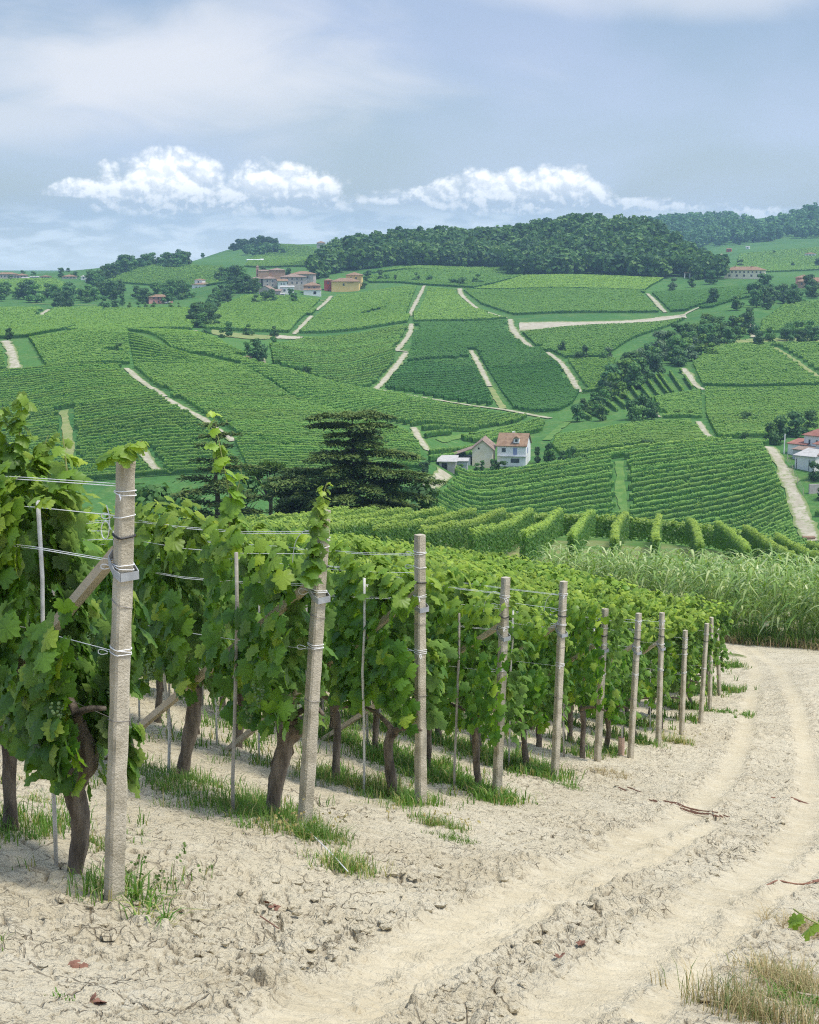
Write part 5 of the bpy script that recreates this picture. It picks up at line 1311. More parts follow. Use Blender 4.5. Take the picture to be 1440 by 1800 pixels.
def band(top, bot, mat='path', name='bank', dmin=150, lift=.25):
    A = resample(hits(top, dmin, 1700), 60); B = resample(hits(bot, dmin, 1700), 60); r = np.random.default_rng(int(top[0][0]))
    cols = []
    for f in np.linspace(0, 1, 6):
        q = A[:, :2] * (1 - f) + B[:, :2] * f + (r.normal(0, .5, (60, 2)) if f in (0, 1) else 0); cols.append(np.c_[q, ground_z(q[:, 0], q[:, 1]) + lift])
    o = link(name, mesh_np(name, np.stack(cols, 1).reshape(-1, 3), [grid_faces(60, 6)], [M[mat]], np.repeat(np.tile(np.array([.8, .2, 0, 0, .2, .8]), 60)[:, None], 3, 1), smooth=True, colname='mask')); tag(o, kind='structure'); return o
band([(912, 567), (960, 566), (1010, 566), (1060, 565), (1110, 563), (1160, 557), (1205, 552)], [(914, 583), (960, 580), (1010, 577), (1060, 576), (1110, 573), (1160, 567), (1207, 560)])
band([(486, 589), (520, 592), (563, 593)], [(486, 596), (520, 597), (563, 596)])
band([(372, 580), (400, 584), (440, 589), (486, 590)], [(372, 588), (400, 593), (440, 597), (486, 595)], mat='tan_path')
band([(1225, 606), (1290, 599), (1360, 595), (1445, 592)], [(1228, 611), (1290, 607), (1360, 604), (1445, 602)], mat='tan_path')

# ------------------------------------------------------------------ vineyards on the hills: rows between two edge lines
FIELD_ROWS = []   # (screen size, line pieces, field description, height, group)
def cut_by_paths(L):
    ok = np.ones(len(L), bool)
    for P, hw, lo, hi, ws in PATHS:
        if (L[:, 0].max() < lo[0]) or (L[:, 0].min() > hi[0]) or (L[:, 1].max() < lo[1]) or (L[:, 1].min() > hi[1]): continue
        best = np.full(len(L), 1e9)
        for a, b, w in zip(P[:-1], P[1:], ws[:-1]):
            dx, dy = b - a; q = dx * dx + dy * dy + 1e-9
            t = np.clip(((L[:, 0] - a[0]) * dx + (L[:, 1] - a[1]) * dy) / q, 0, 1)
            best = np.minimum(best, np.hypot(L[:, 0] - a[0] - t * dx, L[:, 1] - a[1] - t * dy) - w)
        ok &= best > .7
    return ok
def field(desc, Lpx, Rpx, spacing=2.6, dmin=150, dmax=1700, h=1.7, bow=0.0, young=.6, step=None):
    L = hits(Lpx, dmin, dmax); Rr = hits(Rpx, dmin, dmax)
    segs = .5 * (np.linalg.norm(np.diff(L[:, :2], axis=0), axis=1) + np.linalg.norm(np.diff(Rr[:, :2], axis=0), axis=1))
    # rows lie across the mean direction, so count them by the distance between neighbouring rows
    for i, sl in enumerate(segs):
        mid = (Rr[i, :2] + Rr[i + 1, :2] - L[i, :2] - L[i + 1, :2]) / 2; mid = mid / (np.linalg.norm(mid) + 1e-9)
        dv = (L[i + 1, :2] + Rr[i + 1, :2] - L[i, :2] - Rr[i, :2]) / 2; perp = abs(dv[0] * mid[1] - dv[1] * mid[0])
        n = max(1, int(round(perp / spacing)))
        for k in range(n):
            f = (k + (.5 if i == 0 else 0)) / n; a = L[i] * (1 - f) + L[i + 1] * f; b = Rr[i] * (1 - f) + Rr[i + 1] * f
            length = np.linalg.norm(b[:2] - a[:2]); Yb = (a[1] + b[1]) / 2
            st = step or max(.8, Yb / 300); m = max(3, int(length / st)); t = np.linspace(0, 1, m)
            xy = a[:2] + (b[:2] - a[:2]) * t[:, None]
            nv = np.array([-(b - a)[1], (b - a)[0]]) / (length + 1e-9)
            xy = xy + nv * (bow * length * 4 * t * (1 - t))[:, None]
            ok = cut_by_paths(xy)
            FIELD_ROWS.append([length * h / Yb**2, np.c_[xy, ground_z(xy[:, 0], xy[:, 1])], ok, desc, h, young])
F = field
F('vineyard facing the camera below the white farmhouse', [(796, 826), (775, 850), (740, 885), (690, 925), (640, 975)], [(1350, 782), (1364, 806), (1378, 835), (1396, 885), (1420, 970)], dmin=250, spacing=2.5, h=1.8, young=.6)
F('long single row edging the vineyard by the farmhouse', [(1000, 812), (992, 817)], [(1290, 779), (1280, 786)], dmin=250, spacing=9, h=2.2, young=.9)
F('vineyard beyond the pale lane by the red roofed houses', [(1432, 905), (1442, 960)], [(1500, 900), (1500, 955)], dmin=250, spacing=2.5)
F('upper vineyard on the rounded western hill', [(52, 600), (70, 630), (85, 652)], [(222, 584), (226, 615), (229, 645)])
F('vineyard strip at the edge of the rounded western hill', [(-20, 606), (-20, 655)], [(10, 604), (25, 653)])
F('broad vineyard on the face of the rounded western hill', [(-30, 658), (-30, 740), (-30, 855)], [(231, 648), (300, 700), (442, 838)])
F('vineyard on the eastern face of the rounded western hill', [(226, 590), (236, 648), (300, 699), (360, 738), (410, 776), (442, 838)], [(290, 618), (430, 650), (510, 702), (640, 737), (735, 775), (742, 835)])
F('brighter vineyard along the spur of the western hill', [(330, 618), (415, 640), (440, 655), (480, 675), (510, 698), (560, 722), (640, 735), (722, 750), (745, 772), (756, 788)], [(395, 622), (470, 648), (540, 664), (600, 680), (660, 692), (740, 706), (830, 722), (925, 736), (905, 745), (850, 762)], spacing=2.8, young=.6, bow=.03)
F('narrow vineyard crowning the western hill', [(225, 584), (300, 614), (340, 626)], [(335, 588), (400, 612), (450, 634)], young=.6)
F('small vineyard above the farmhouse roofs', [(806, 768), (815, 776), (860, 781)], [(945, 741), (956, 748), (950, 765)], spacing=2.6)
F('dark vineyard behind the cream barn', [(755, 797), (755, 818)], [(872, 772), (868, 796)])
F('vineyard below the village with one pale lane', [(430, 523), (378, 545), (362, 580)], [(572, 530), (548, 555), (515, 586)], spacing=2.8)
F('bright vineyard below the yellow house', [(592, 522), (562, 555), (525, 588)], [(742, 506), (722, 555), (716, 568)], spacing=2.8, young=.6)
F('vineyard in the middle of the slope beside the zigzag path', [(535, 598), (475, 610), (480, 640), (560, 668), (640, 686)], [(716, 574), (712, 600), (694, 618), (690, 645), (658, 684)], spacing=2.7)
F('bright vineyard strip between two pale paths', [(744, 508), (727, 550), (728, 568)], [(806, 514), (845, 548), (893, 562)], spacing=2.8, young=.7)
F('dark vineyard in the middle of the slope', [(730, 572), (726, 600), (722, 622), (716, 640)], [(895, 566), (930, 611), (965, 622), (985, 640)], spacing=2.7, young=.15)
F('dark vineyard inside the bend of the zigzag path', [(712, 643), (690, 665), (676, 686), (780, 704), (878, 718)], [(832, 634), (842, 652), (850, 668), (862, 690), (882, 717)], spacing=2.7, young=.1)
F('dark vineyard on the rounded spur east of the short path', [(834, 622), (852, 655), (872, 692), (892, 719), (950, 728)], [(984, 640), (1004, 662), (1018, 692), (1006, 712), (980, 726)], spacing=2.7, young=.12)
F('light green vineyard below the wood', [(815, 512), (846, 536), (905, 556)], [(1132, 514), (1152, 534), (1168, 550)], spacing=2.9, young=.45, bow=.01)
F('bright vineyard along the edge of the wood', [(925, 487), (880, 500), (830, 511)], [(1166, 492), (1146, 503), (1132, 513)], spacing=2.9, young=.85)
F('high vineyard at the foot of the wooded hill', [(640, 490), (650, 498), (740, 502)], [(885, 472), (920, 487), (830, 508)], spacing=3.0, young=.4)
F('vineyard above the village road', [(740, 470), (650, 482)], [(885, 470), (870, 478)], spacing=3.0)
F('vineyard below the broad pale bank', [(918, 588), (945, 613), (985, 632)], [(1205, 562), (1110, 598), (1062, 632)], spacing=2.8, young=.45)
F('vineyard beside the stream wood', [(988, 636), (1006, 664), (1026, 694)], [(1082, 634), (1074, 660), (1058, 690)], spacing=2.7)
F('vineyard below the long cream villa', [(1146, 517), (1168, 538), (1180, 550)], [(1328, 506), (1318, 524), (1250, 543)], spacing=3.0, young=.2)
F('vineyard on the eastern hill above the red roofs', [(1262, 612), (1218, 642), (1236, 682)], [(1460, 606), (1460, 642), (1460, 682)], spacing=2.6, bow=.01)
F('terraced vineyard on the lower eastern hill', [(1240, 687), (1242, 735), (1264, 776)], [(1460, 686), (1460, 730), (1460, 764)], spacing=2.6, bow=.01)
F('small vineyard patch by the cane clump', [(1150, 704), (1166, 738)], [(1232, 690), (1234, 738)], spacing=2.5)
F('striped vineyard on the steep bank by the stream', [(1205, 652), (1150, 664), (1110, 685), (1060, 705), (1000, 732)], [(1225, 684), (1175, 697), (1130, 712), (1085, 724), (1022, 745)], spacing=3.4, h=1.6, young=.7)
F('gently curved vineyard behind the hedge', [(978, 772), (972, 790), (985, 806)], [(1228, 745), (1242, 768), (1258, 783)], spacing=2.6, bow=.015)
F('vineyard on the high eastern slope', [(1380, 538), (1340, 568), (1335, 590)], [(1460, 530), (1460, 556), (1460, 580)], spacing=2.8)
F('valley vineyard west of the village', [(-20, 546), (-20, 570), (-20, 597)], [(182, 542), (168, 562), (50, 595)], spacing=3.2)
F('valley vineyard below the pink house', [(186, 546), (140, 570), (118, 584)], [(332, 545), (336, 560), (338, 582)], spacing=3.2)
F('small vineyard beside the pink house', [(335, 560), (322, 578)], [(412, 545), (405, 572)], spacing=3.0, young=.7)
F('vineyard on the far hill above the pink house', [(258, 468), (165, 496)], [(392, 470), (400, 498)], spacing=4.5, dmax=2000)
F('vineyard below the far western hamlet', [(-20, 494), (-20, 518)], [(96, 492), (140, 514)], spacing=4.5, dmax=2000)
F('vineyard on the far northern summit', [(482, 431), (440, 456), (430, 470)], [(556, 438), (552, 456), (548, 472)], spacing=6, dmax=2400)
F('vineyard on the far eastern ridge', [(1300, 448), (1290, 478)], [(1460, 435), (1460, 474)], spacing=5, dmax=2400)
def row_strip(Lp, ok, h, seed, young):
    """hedge-like strips along one row, broken where a track crosses: V, F, tint"""
    r = np.random.default_rng(seed); m = len(Lp); d = np.gradient(Lp[:, :2], axis=0); d /= np.linalg.norm(d, axis=1)[:, None] + 1e-9; w = np.c_[-d[:, 1], d[:, 0]]
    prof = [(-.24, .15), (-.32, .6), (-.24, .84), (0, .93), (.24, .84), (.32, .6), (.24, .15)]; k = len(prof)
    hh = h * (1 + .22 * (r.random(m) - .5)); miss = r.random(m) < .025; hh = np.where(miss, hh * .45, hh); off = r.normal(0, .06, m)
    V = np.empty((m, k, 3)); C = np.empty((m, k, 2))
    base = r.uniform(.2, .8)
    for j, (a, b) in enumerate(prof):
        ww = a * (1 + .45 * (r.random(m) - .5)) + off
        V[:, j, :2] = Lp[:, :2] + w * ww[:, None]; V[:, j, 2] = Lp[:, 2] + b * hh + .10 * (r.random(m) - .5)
        C[:, j, 0] = np.clip((base * .4 + .4 * r.random(m)) * (.85 + .15 * (b > .8)), 0, 1); C[:, j, 1] = np.clip(young * (1 if b > .8 else .30) * r.uniform(.4, 1.2, m), 0, 1)  # strip sides slightly darker, shade painted in; young leaves mostly on top
    i = np.where(ok[:-1] & ok[1:])[0]
    F_ = (i[:, None, None] * k + np.arange(k - 1)[None, :, None] + np.array([0, 1, k + 1, k])[None, None, :]).reshape(-1, 4)
    return V.reshape(-1, 3), F_, C.reshape(-1, 2)
CLUMP = (np.array([(-.5, -.1, 0), (.5, 0, 0), (.45, .9, -.1), (-.4, 1.0, -.1)]), np.array([(0, 1, 2, 3)]))
def row_clumps(Lp, ok, h, seed, young):
    r = np.random.default_rng(seed); i = np.where(ok[:-1] & ok[1:])[0]
    if len(i) == 0: return None
    a, b = Lp[i], Lp[i + 1]; seg = np.linalg.norm(b - a, axis=1); Y = float(a[:, 1].mean()); size = max(.26, Y / 1350)
    n = int(seg.sum() * min(12, 4.6 / size)); j = r.choice(len(i), n, p=seg / seg.sum()); t = r.random(n)[:, None]; P = a[j] * (1 - t) + b[j] * t
    d = (b - a)[j][:, :2] / seg[j][:, None]; w = np.c_[-d[:, 1], d[:, 0]]
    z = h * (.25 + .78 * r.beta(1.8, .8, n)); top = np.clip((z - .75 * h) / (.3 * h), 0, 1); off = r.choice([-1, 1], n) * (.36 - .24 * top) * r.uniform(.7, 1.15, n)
    P = np.c_[P[:, :2] + w * off[:, None], P[:, 2] + z]
    N = np.c_[w * (np.sign(off) * (1 - .6 * top))[:, None] + r.normal(0, .18, (n, 2)), .35 + 1.0 * top + r.normal(0, .12, n)]
    T = np.c_[d * r.normal(0, .8, n)[:, None], -1 + r.normal(0, .3, n)]
    return place_leaves(CLUMP, P, N, T, size * r.uniform(.7, 1.3, n), np.c_[(.25 + .5 * r.random(n)) * (.6 + .4 * top), np.clip(young * top * r.uniform(.4, 1.4, n), 0, 1)])  # clumps on the sides get painted shade; the top ones are younger
def build_fields(n_single=262):
    order = sorted(range(len(FIELD_ROWS)), key=lambda i: -FIELD_ROWS[i][0])
    single = set(order[:n_single]); rest = LeafBag()
    for i, (sz, Lp, ok, desc, h, yg) in enumerate(FIELD_ROWS):
        if ok.sum() < 2: continue
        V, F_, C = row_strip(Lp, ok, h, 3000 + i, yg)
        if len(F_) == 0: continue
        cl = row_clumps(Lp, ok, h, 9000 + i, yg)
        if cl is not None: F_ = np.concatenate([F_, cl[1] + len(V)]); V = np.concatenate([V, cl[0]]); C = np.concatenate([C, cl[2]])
        if i in single:
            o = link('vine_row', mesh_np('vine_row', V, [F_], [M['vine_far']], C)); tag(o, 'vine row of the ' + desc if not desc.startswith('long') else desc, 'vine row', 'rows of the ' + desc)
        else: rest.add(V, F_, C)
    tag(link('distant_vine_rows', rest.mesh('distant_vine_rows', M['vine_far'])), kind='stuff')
    print('FIELD ROWS', len(FIELD_ROWS))
build_fields()

# ------------------------------------------------------------------ woods on the hilltops
def wood(name, poly_x, d_lo, d_hi, spacing, hlo, hhi, seed, kinds, flt=None):
    """many trees merged: a far wood that reads as one mass; poly_x: bearing range in photo columns"""
    r = np.random.default_rng(seed); V = []; F3 = []; C = []; nn = 0
    bank = []
    for i in range(5):
        rr = np.random.default_rng(seed + 50 + i); P = []; N = []; tt = []
        for l in range(7):
            z = rr.uniform(.35, .85); a = rr.uniform(0, 6.28); dd = rr.uniform(.05, .26); rad = rr.uniform(.14, .22); c = np.array([math.cos(a) * dd, math.sin(a) * dd, z]); sh = rr.uniform(.1, .8)
            v = unit(rr.normal(0, 1, (34, 3))); P.append(c + v * rad * rr.uniform(.6, 1.1, (34, 1))); N.append(v + rr.normal(0, .35, (34, 3)) + [0, 0, .2]); tt.append(np.c_[np.clip(rr.normal(sh, .2, 34), 0, 1), (rr.random(34) < .1) * .5])
        P, N, tt = np.concatenate(P), np.concatenate(N), np.concatenate(tt); m = len(P)
        bank.append(place_leaves((np.array([(-.5, 0, 0), (.5, 0, 0), (.5, .9, -.15), (-.5, .9, -.15)]), np.array([(0, 1, 2), (0, 2, 3)])), P, N, rr.normal(0, 1, (m, 3)), rr.uniform(.10, .17, m), tt))
    for _ in range(400000):
        if nn > 1900000: break
        x = r.uniform(*poly_x); lo, hi = d_lo(x), d_hi(x)
        area_n = 1
        break
    xs = []
    umin, umax = (poly_x[0] - 720) / FPX, (poly_x[1] - 720) / FPX
    xx = np.linspace(poly_x[0], poly_x[1], 60); los = np.array([d_lo(x) for x in xx]); his = np.array([d_hi(x) for x in xx])
    area = np.trapz(.5 * (his**2 - los**2), (xx - 720) / FPX); n = int(area / spacing**2)
    cnt = 0
    while cnt < n:
        x = r.uniform(*poly_x); lo, hi = np.interp(x, xx, los), np.interp(x, xx, his)
        if hi <= lo or r.random() > (hi**2 - lo**2) / np.max(his**2 - los**2): continue
        d = math.sqrt(r.uniform(lo**2, hi**2)); X = (x - 720) / FPX * d; cnt += 1
        h = r.uniform(hlo, hhi); v, f, c = bank[r.integers(0, 5)]; a = r.uniform(0, 6.28); cs, sn = math.cos(a), math.sin(a); wd = h * r.uniform(.85, 1.25)
        V.append(np.c_[(v[:, 0] * cs - v[:, 1] * sn) * wd + X, (v[:, 0] * sn + v[:, 1] * cs) * wd + d, v[:, 2] * h + float(ground_z(X, d)) - .1 * h])
        F3.append(f + nn); nn += len(v); tone = r.normal(0, .22); C.append(np.c_[np.clip(c[:, 0] + tone, 0, 1), np.clip(c[:, 1] + max(0, tone) * .4, 0, 1)])
    o = link(name, mesh_np(name, np.concatenate(V), [np.concatenate(F3)], [M[kinds]], np.concatenate(C))); tag(o, kind='stuff'); print(name, n)
li = lambda xs, ys: (lambda x: float(np.interp(x, xs, ys)))
wood('hilltop_wood', (552, 1262), li([552, 600, 740, 880, 905, 1165, 1262], [1010, 1062, 1062, 1062, 985, 962, 950]), li([552, 600, 740, 880, 1000, 1100, 1200, 1262], [1060, 1210, 1225, 1230, 1215, 1170, 1060, 985]), 6.8, 11, 17.5, 61, 'crown')
wood('ridge_wood', (1110, 1500), li([1110, 1250, 1300, 1330, 1500], [1900, 1850, 1820, 1850, 1860]), li([1110, 1270, 1290, 1340, 1400, 1500], [2480, 2480, 2250, 2120, 2300, 2400]), 16, 12, 20, 62, 'crown_dark')
wood('summit_wood', (410, 490), li([410, 490], [1640, 1700]), li([410, 440, 480, 490], [1640, 1740, 1790, 1760]), 11, 8, 13, 63, 'crown_dark')
wood('hillside_wood', (420, 500), li([420, 500], [1500, 1540]), li([420, 460, 500], [1530, 1630, 1560]), 11, 8, 12, 64, 'crown_dark')

# ------------------------------------------------------------------ single trees on the hills
T = px_tree
T(452, 634, 43, 'dark', 'large round dark tree standing alone by a small hut below the village', width=1.15)
T(436, 622, 24, 'broad', 'small rounded tree beside the large round dark tree'); T(480, 606, 16, 'bush', 'tiny bush east of the large round dark tree')
T(458, 636, 22, 'dark', 'narrow dark tree in front of the large round dark tree', width=.8)
T(402, 592, 30, 'dark', 'pointed dark tree at the western end of the brown bank'); T(390, 594, 16, 'bush', 'low bush beside the pointed dark tree on the brown bank'); T(437, 590, 24, 'broad', 'round tree in the middle of the brown bank', width=1.1); T(482, 592, 22, 'broad', 'small round tree at the eastern end of the brown bank')
T(358, 586, 16, 'bush', 'wide low bush at the western tip of the brown bank', width=1.6)
T(540, 660, 18, 'bush', 'pale green bush in the vineyard in the middle of the slope', width=1.5); T(525, 656, 14, 'bush', 'dark bush next to the pale green bush')
T(18, 598, 26, 'broad', 'small round tree on the crest of the western hill above a pale path', width=1.1); T(208, 616, 14, 'bush', 'little dark bush at the head of the hillside path', width=1.3)
T(103, 543, 32, 'dark', 'dark tree of a close pair standing in the valley vineyard', width=1.0); T(118, 542, 36, 'dark', 'taller dark tree of a close pair standing in the valley vineyard', width=.9); T(182, 543, 26, 'dark', 'dark tree east of the close pair in the valley', width=1.1)
T(215, 537, 24, 'tall', 'dark conifer beside the pink house garden'); T(205, 540, 14, 'bush', 'garden bush west of the pink house', width=1.4)
for x, w in ((228, 1), (243, 1), (256, 1.1), (270, 1.2), (300, 1.2), (314, 1)): T(x, 543, 13, 'bush' if x % 2 else 'lime', 'small garden tree in front of the pink house', width=w, group='garden trees in front of the pink house')
T(1253, 537, 34, 'dark', 'dark rounded tree standing alone in the vineyard below the villa', width=1.0); T(1216, 505, 20, 'broad', 'tree beside the white garden arch', width=1.1); T(1250, 500, 28, 'dark', 'dark tree between the wood and the cream villa', width=1.1); T(1184, 508, 22, 'grey', 'greyish tree by the corner of the bright vineyard'); T(1182, 510, 13, 'bush', 'bush at the foot of the greyish tree', width=1.3)
T(1302, 470, 16, 'dark', 'round dark tree behind the cream villa', dmin=990, width=1.1)
T(1226, 492, 26, 'broad', 'green tree at the eastern end of the wood', width=1.1)
T(840, 500, 22, 'broad', 'grey green tree in the hedge above the bright vineyard strip', width=1.3); T(815, 503, 16, 'bush', 'bush in the hedge above the bright vineyard strip', width=1.7); T(795, 501, 12, 'bush', 'low bush at the western end of the hedge', width=2.0); T(732, 496, 20, 'broad', 'tree at the head of the zigzag path'); T(757, 496, 13, 'bush', 'bush east of the zigzag path head', width=1.4); T(695, 496, 15, 'tall', 'small pointed tree beside the fenced road'); T(668, 494, 22, 'broad', 'tree beyond the yellow house'); T(648, 493, 20, 'dark', 'dark tree next to the yellow house', width=1.2); T(680, 494, 14, 'bush', 'bush between two trees beyond the yellow house')
T(990, 622, 26, 'dark', 'dark tree at the western end of the stream hedge', width=.9); T(1028, 632, 30, 'tall', 'narrow dark tree in the stream hedge'); T(1020, 636, 20, 'bush', 'bush round the narrow dark tree', width=1.5); T(1072, 634, 26, 'grey', 'grey green tree in the stream hedge', width=1.1); T(1060, 636, 20, 'broad', 'round green tree in the stream hedge', width=1.3)
T(1130, 735, 48, 'dark', 'tall dark tree in front of the striped vineyard', width=.95); T(1110, 738, 40, 'dark', 'dark tree on the near side of the striped vineyard', width=1.0); T(1146, 738, 36, 'dark', 'dark tree beside the pale scar', width=.8); T(1120, 744, 30, 'bush', 'bushes under the dark trees by the striped vineyard', width=1.2); T(1055, 740, 34, 'broad', 'green tree standing in the striped vineyard', width=.9)
T(1155, 722, 16, 'bush', 'bush at the edge of the pale scar')
T(1140, 790, 18, 'bush', 'low bush on the hedge line behind the front vineyard', width=2.2); T(1165, 788, 14, 'bush', 'bush on the hedge line near the curved vineyard', width=1.8)
for i, (x, h, k, w, lab) in enumerate(((944, 34, 'tall', .9, 'dark cypress beside the white farmhouse'), (968, 44, 'broad', .9, 'leafy tree next to the cypress by the farmhouse'), (988, 26, 'dark', 1.0, 'small dark tree east of the leafy farmhouse tree'), (1006, 34, 'dark', .85, 'slender dark tree at the end of the farmhouse hedge'), (1020, 18, 'bush', 1.6, 'low bush at the end of the farmhouse hedge'), (1030, 12, 'bush', 1.4, 'dark rounded bush by the track behind the front vineyard'))):
    T(x, 814, h, k, lab, dmin=250, width=w)
T(1310, 745, 22, 'bush', 'pale shrub on the terrace edge above the lane', width=1.3, dmin=250)
for i, (x, y, h, k, w, lab) in enumerate(((1352, 778, 42, 'broad', 1.1, 'green tree at the western side of the grove by the red roofs'), (1372, 778, 54, 'dark', 1.0, 'tall dark tree in the grove by the red roofs'), (1398, 768, 50, 'dark', 1.1, 'dark tree in the middle of the grove by the red roofs'), (1422, 760, 44, 'broad', 1.1, 'tree behind the highest red roof'), (1358, 782, 24, 'bush', 1.2, 'yellowish bush at the head of the pale lane'), (1310, 778, 20, 'bush', 1.1, 'thin bush above the corner of the front vineyard'))):
    T(x, y, h, k, lab, dmin=250, width=w)
T(1430, 845, 40, 'dark', 'dark garden tree below the netted shed', dmin=250, width=.85); T(1444, 880, 26, 'bush', 'garden bushes by the stone wall', dmin=250)
T(1188, 733, 15, 'lime', 'clump of light green canes beside the vineyard track', name='cane_clump', width=2.6, cat='canes'); T(1212, 733, 14, 'lime', 'second clump of light green canes beside the vineyard track', name='cane_clump', width=2.0, cat='canes')
# wood along the stream and the slope trees
def fill_trees(poly, n, hlo, hhi, kinds, label, group, seed, dmin=200, width=(1.0, 1.35), mind=5.0):
    r = np.random.default_rng(seed); P = np.array(poly, float); lo, hi = P.min(0), P.max(0); placed = []; tries = 0
    while len(placed) < n and tries < 6000:
        tries += 1; x, y = r.uniform(lo, hi); inside = False; j = len(P) - 1
        for i in range(len(P)):
            if (P[i, 1] > y) != (P[j, 1] > y) and x < (P[j, 0] - P[i, 0]) * (y - P[i, 1]) / (P[j, 1] - P[i, 1]) + P[i, 0]: inside = not inside
            j = i
        if not inside: continue
        p = hit(x, y, dmin, 3000)
        if any(np.hypot(*(p[:2] - q[:2])) < mind for q in placed): continue
        placed.append(p); kd = kinds[r.integers(0, len(kinds))]
        lb = {'broad': 'green broadleaf tree %s', 'dark': 'dark green tree %s', 'grey': 'silvery grey green tree %s', 'lime': 'bright light green tree %s', 'bush': 'low bush %s', 'tall': 'pointed dark tree %s'}[kd] % label
        tree(p, r.uniform(hlo, hhi), kd, lb, width=r.uniform(*width), group=group + {'broad': ', broadleaf', 'dark': ', dark', 'grey': ', silvery', 'lime': ', light green', 'bush': ', bushes', 'tall': ', pointed'}[kd])
K3 = ['broad', 'dark', 'dark', 'broad', 'grey']
fill_trees([(1055, 712), (1075, 675), (1110, 645), (1155, 618), (1200, 596), (1250, 580), (1300, 588), (1308, 600), (1258, 612), (1222, 632), (1185, 650), (1128, 678), (1075, 708)], 58, 5.5, 9.8, K3 + ['broad', 'broad', 'grey', 'lime'], 'in the wood along the stream', 'stream wood', 201, 300, mind=5.0)
fill_trees([(1000, 738), (1040, 712), (1062, 700), (1070, 722), (1020, 745)], 8, 4, 6.5, ['broad', 'dark'], 'at the lower end of the stream wood', 'lower stream wood', 202, 300, mind=4)
fill_trees([(1285, 545), (1345, 505), (1440, 508), (1440, 530), (1380, 545), (1345, 560), (1330, 590), (1300, 590)], 26, 6, 10, ['dark', 'broad', 'dark'], 'on the wooded corner below the eastern villa', 'wooded corner', 203, 300, mind=6)
fill_trees([(1330, 612), (1440, 605), (1440, 585), (1380, 590), (1340, 598)], 14, 4, 7.5, ['dark', 'broad', 'bush'], 'on the brown terrace of the eastern hill', 'terrace trees', 204, 300, mind=5)
T(1150, 640, 34, 'lime', 'bright yellowish tree standing out of the stream wood', width=.9); T(1252, 628, 30, 'lime', 'rounded light green tree at the upper edge of the stream wood', width=1.5)
fill_trees([(342, 562), (380, 530), (392, 508), (440, 507), (455, 512), (420, 522), (372, 548), (375, 575), (345, 580)], 30, 6, 10, ['dark', 'dark', 'broad'], 'on the wooded bank below the village', 'village bank trees', 205, 400, mind=5)
fill_trees([(440, 535), (475, 522), (530, 530), (515, 538), (470, 538)], 8, 4, 6.5, ['dark', 'bush', 'broad'], 'among the lowest village houses', 'lower village trees', 206, 400, mind=4)
fill_trees([(-10, 512), (60, 520), (200, 512), (330, 515), (330, 536), (200, 532), (60, 534), (-10, 530)], 40, 7, 12, ['dark', 'broad', 'broad'], 'in the valley hedge behind the western fields', 'valley hedge', 207, 700, mind=8)
fill_trees([(150, 500), (230, 470), (330, 455), (330, 468), (262, 468), (165, 505)], 44, 8, 13, ['dark', 'dark', 'broad'], 'along the edge of the far western hill', 'far hill edge trees', 208, 900, mind=8)
fill_trees([(380, 500), (400, 482), (420, 488), (425, 500)], 9, 8, 12, ['dark', 'broad'], 'behind the white hillside house', 'trees behind the white hillside house', 209, 900, mind=8)
for i, (x, y, h, k, lab) in enumerate(((215, 465, 20, 'dark', 'dark tree on the skyline of the far western hill'), (285, 470, 18, 'dark', 'tree beside the round skyline tree'), (298, 472, 20, 'dark', 'broad dark tree among the skyline trees'), (312, 472, 20, 'dark', 'round dark skyline tree at the end of the far hill trees'), (108, 488, 20, 'tall', 'dark cypress in the far western hamlet'), (133, 489, 14, 'dark', 'dark tree beside the long low house of the far hamlet'), (40, 484, 10, 'dark', 'tree on the skyline behind the far western houses'), (20, 498, 12, 'dark', 'dark tree in front of the far western houses'), (58, 484, 8, 'bush', 'low trees on the western skyline'), (120, 478, 8, 'dark', 'small tree on the ridge behind the far hamlet'), (356, 452, 10, 'dark', 'small trees on the skyline east of the far hill'))):
    T(x, y, h, k, lab, dmin=1100, width=1.4)
for i, (x, y, h, k) in enumerate(((462, 470, 24, 'broad'), (508, 472, 24, 'dark'), (500, 474, 16, 'broad'))): T(x, y, h, k, ['green tree rising behind the village church', 'round dark tree rising behind the village roofs', 'lower tree beside the round village tree'][i], dmin=930, dmax=1000, width=.9)
T(1352, 640, 1, 'bush', 'tiny bush on the eastern slope') if False else None
for i, (x, y, h, lab) in enumerate(((1360, 448, 9, 'tiny dark tree in the far eastern vineyard'), (1393, 470, 10, 'dark tree below the far eastern farmhouse'), (1240, 446, 12, 'dark tree below the far ridge'), (1438, 470, 18, 'dark tree at the far eastern frame edge'))): T(x, y, h, 'dark', lab, dmin=1200, width=1.2)

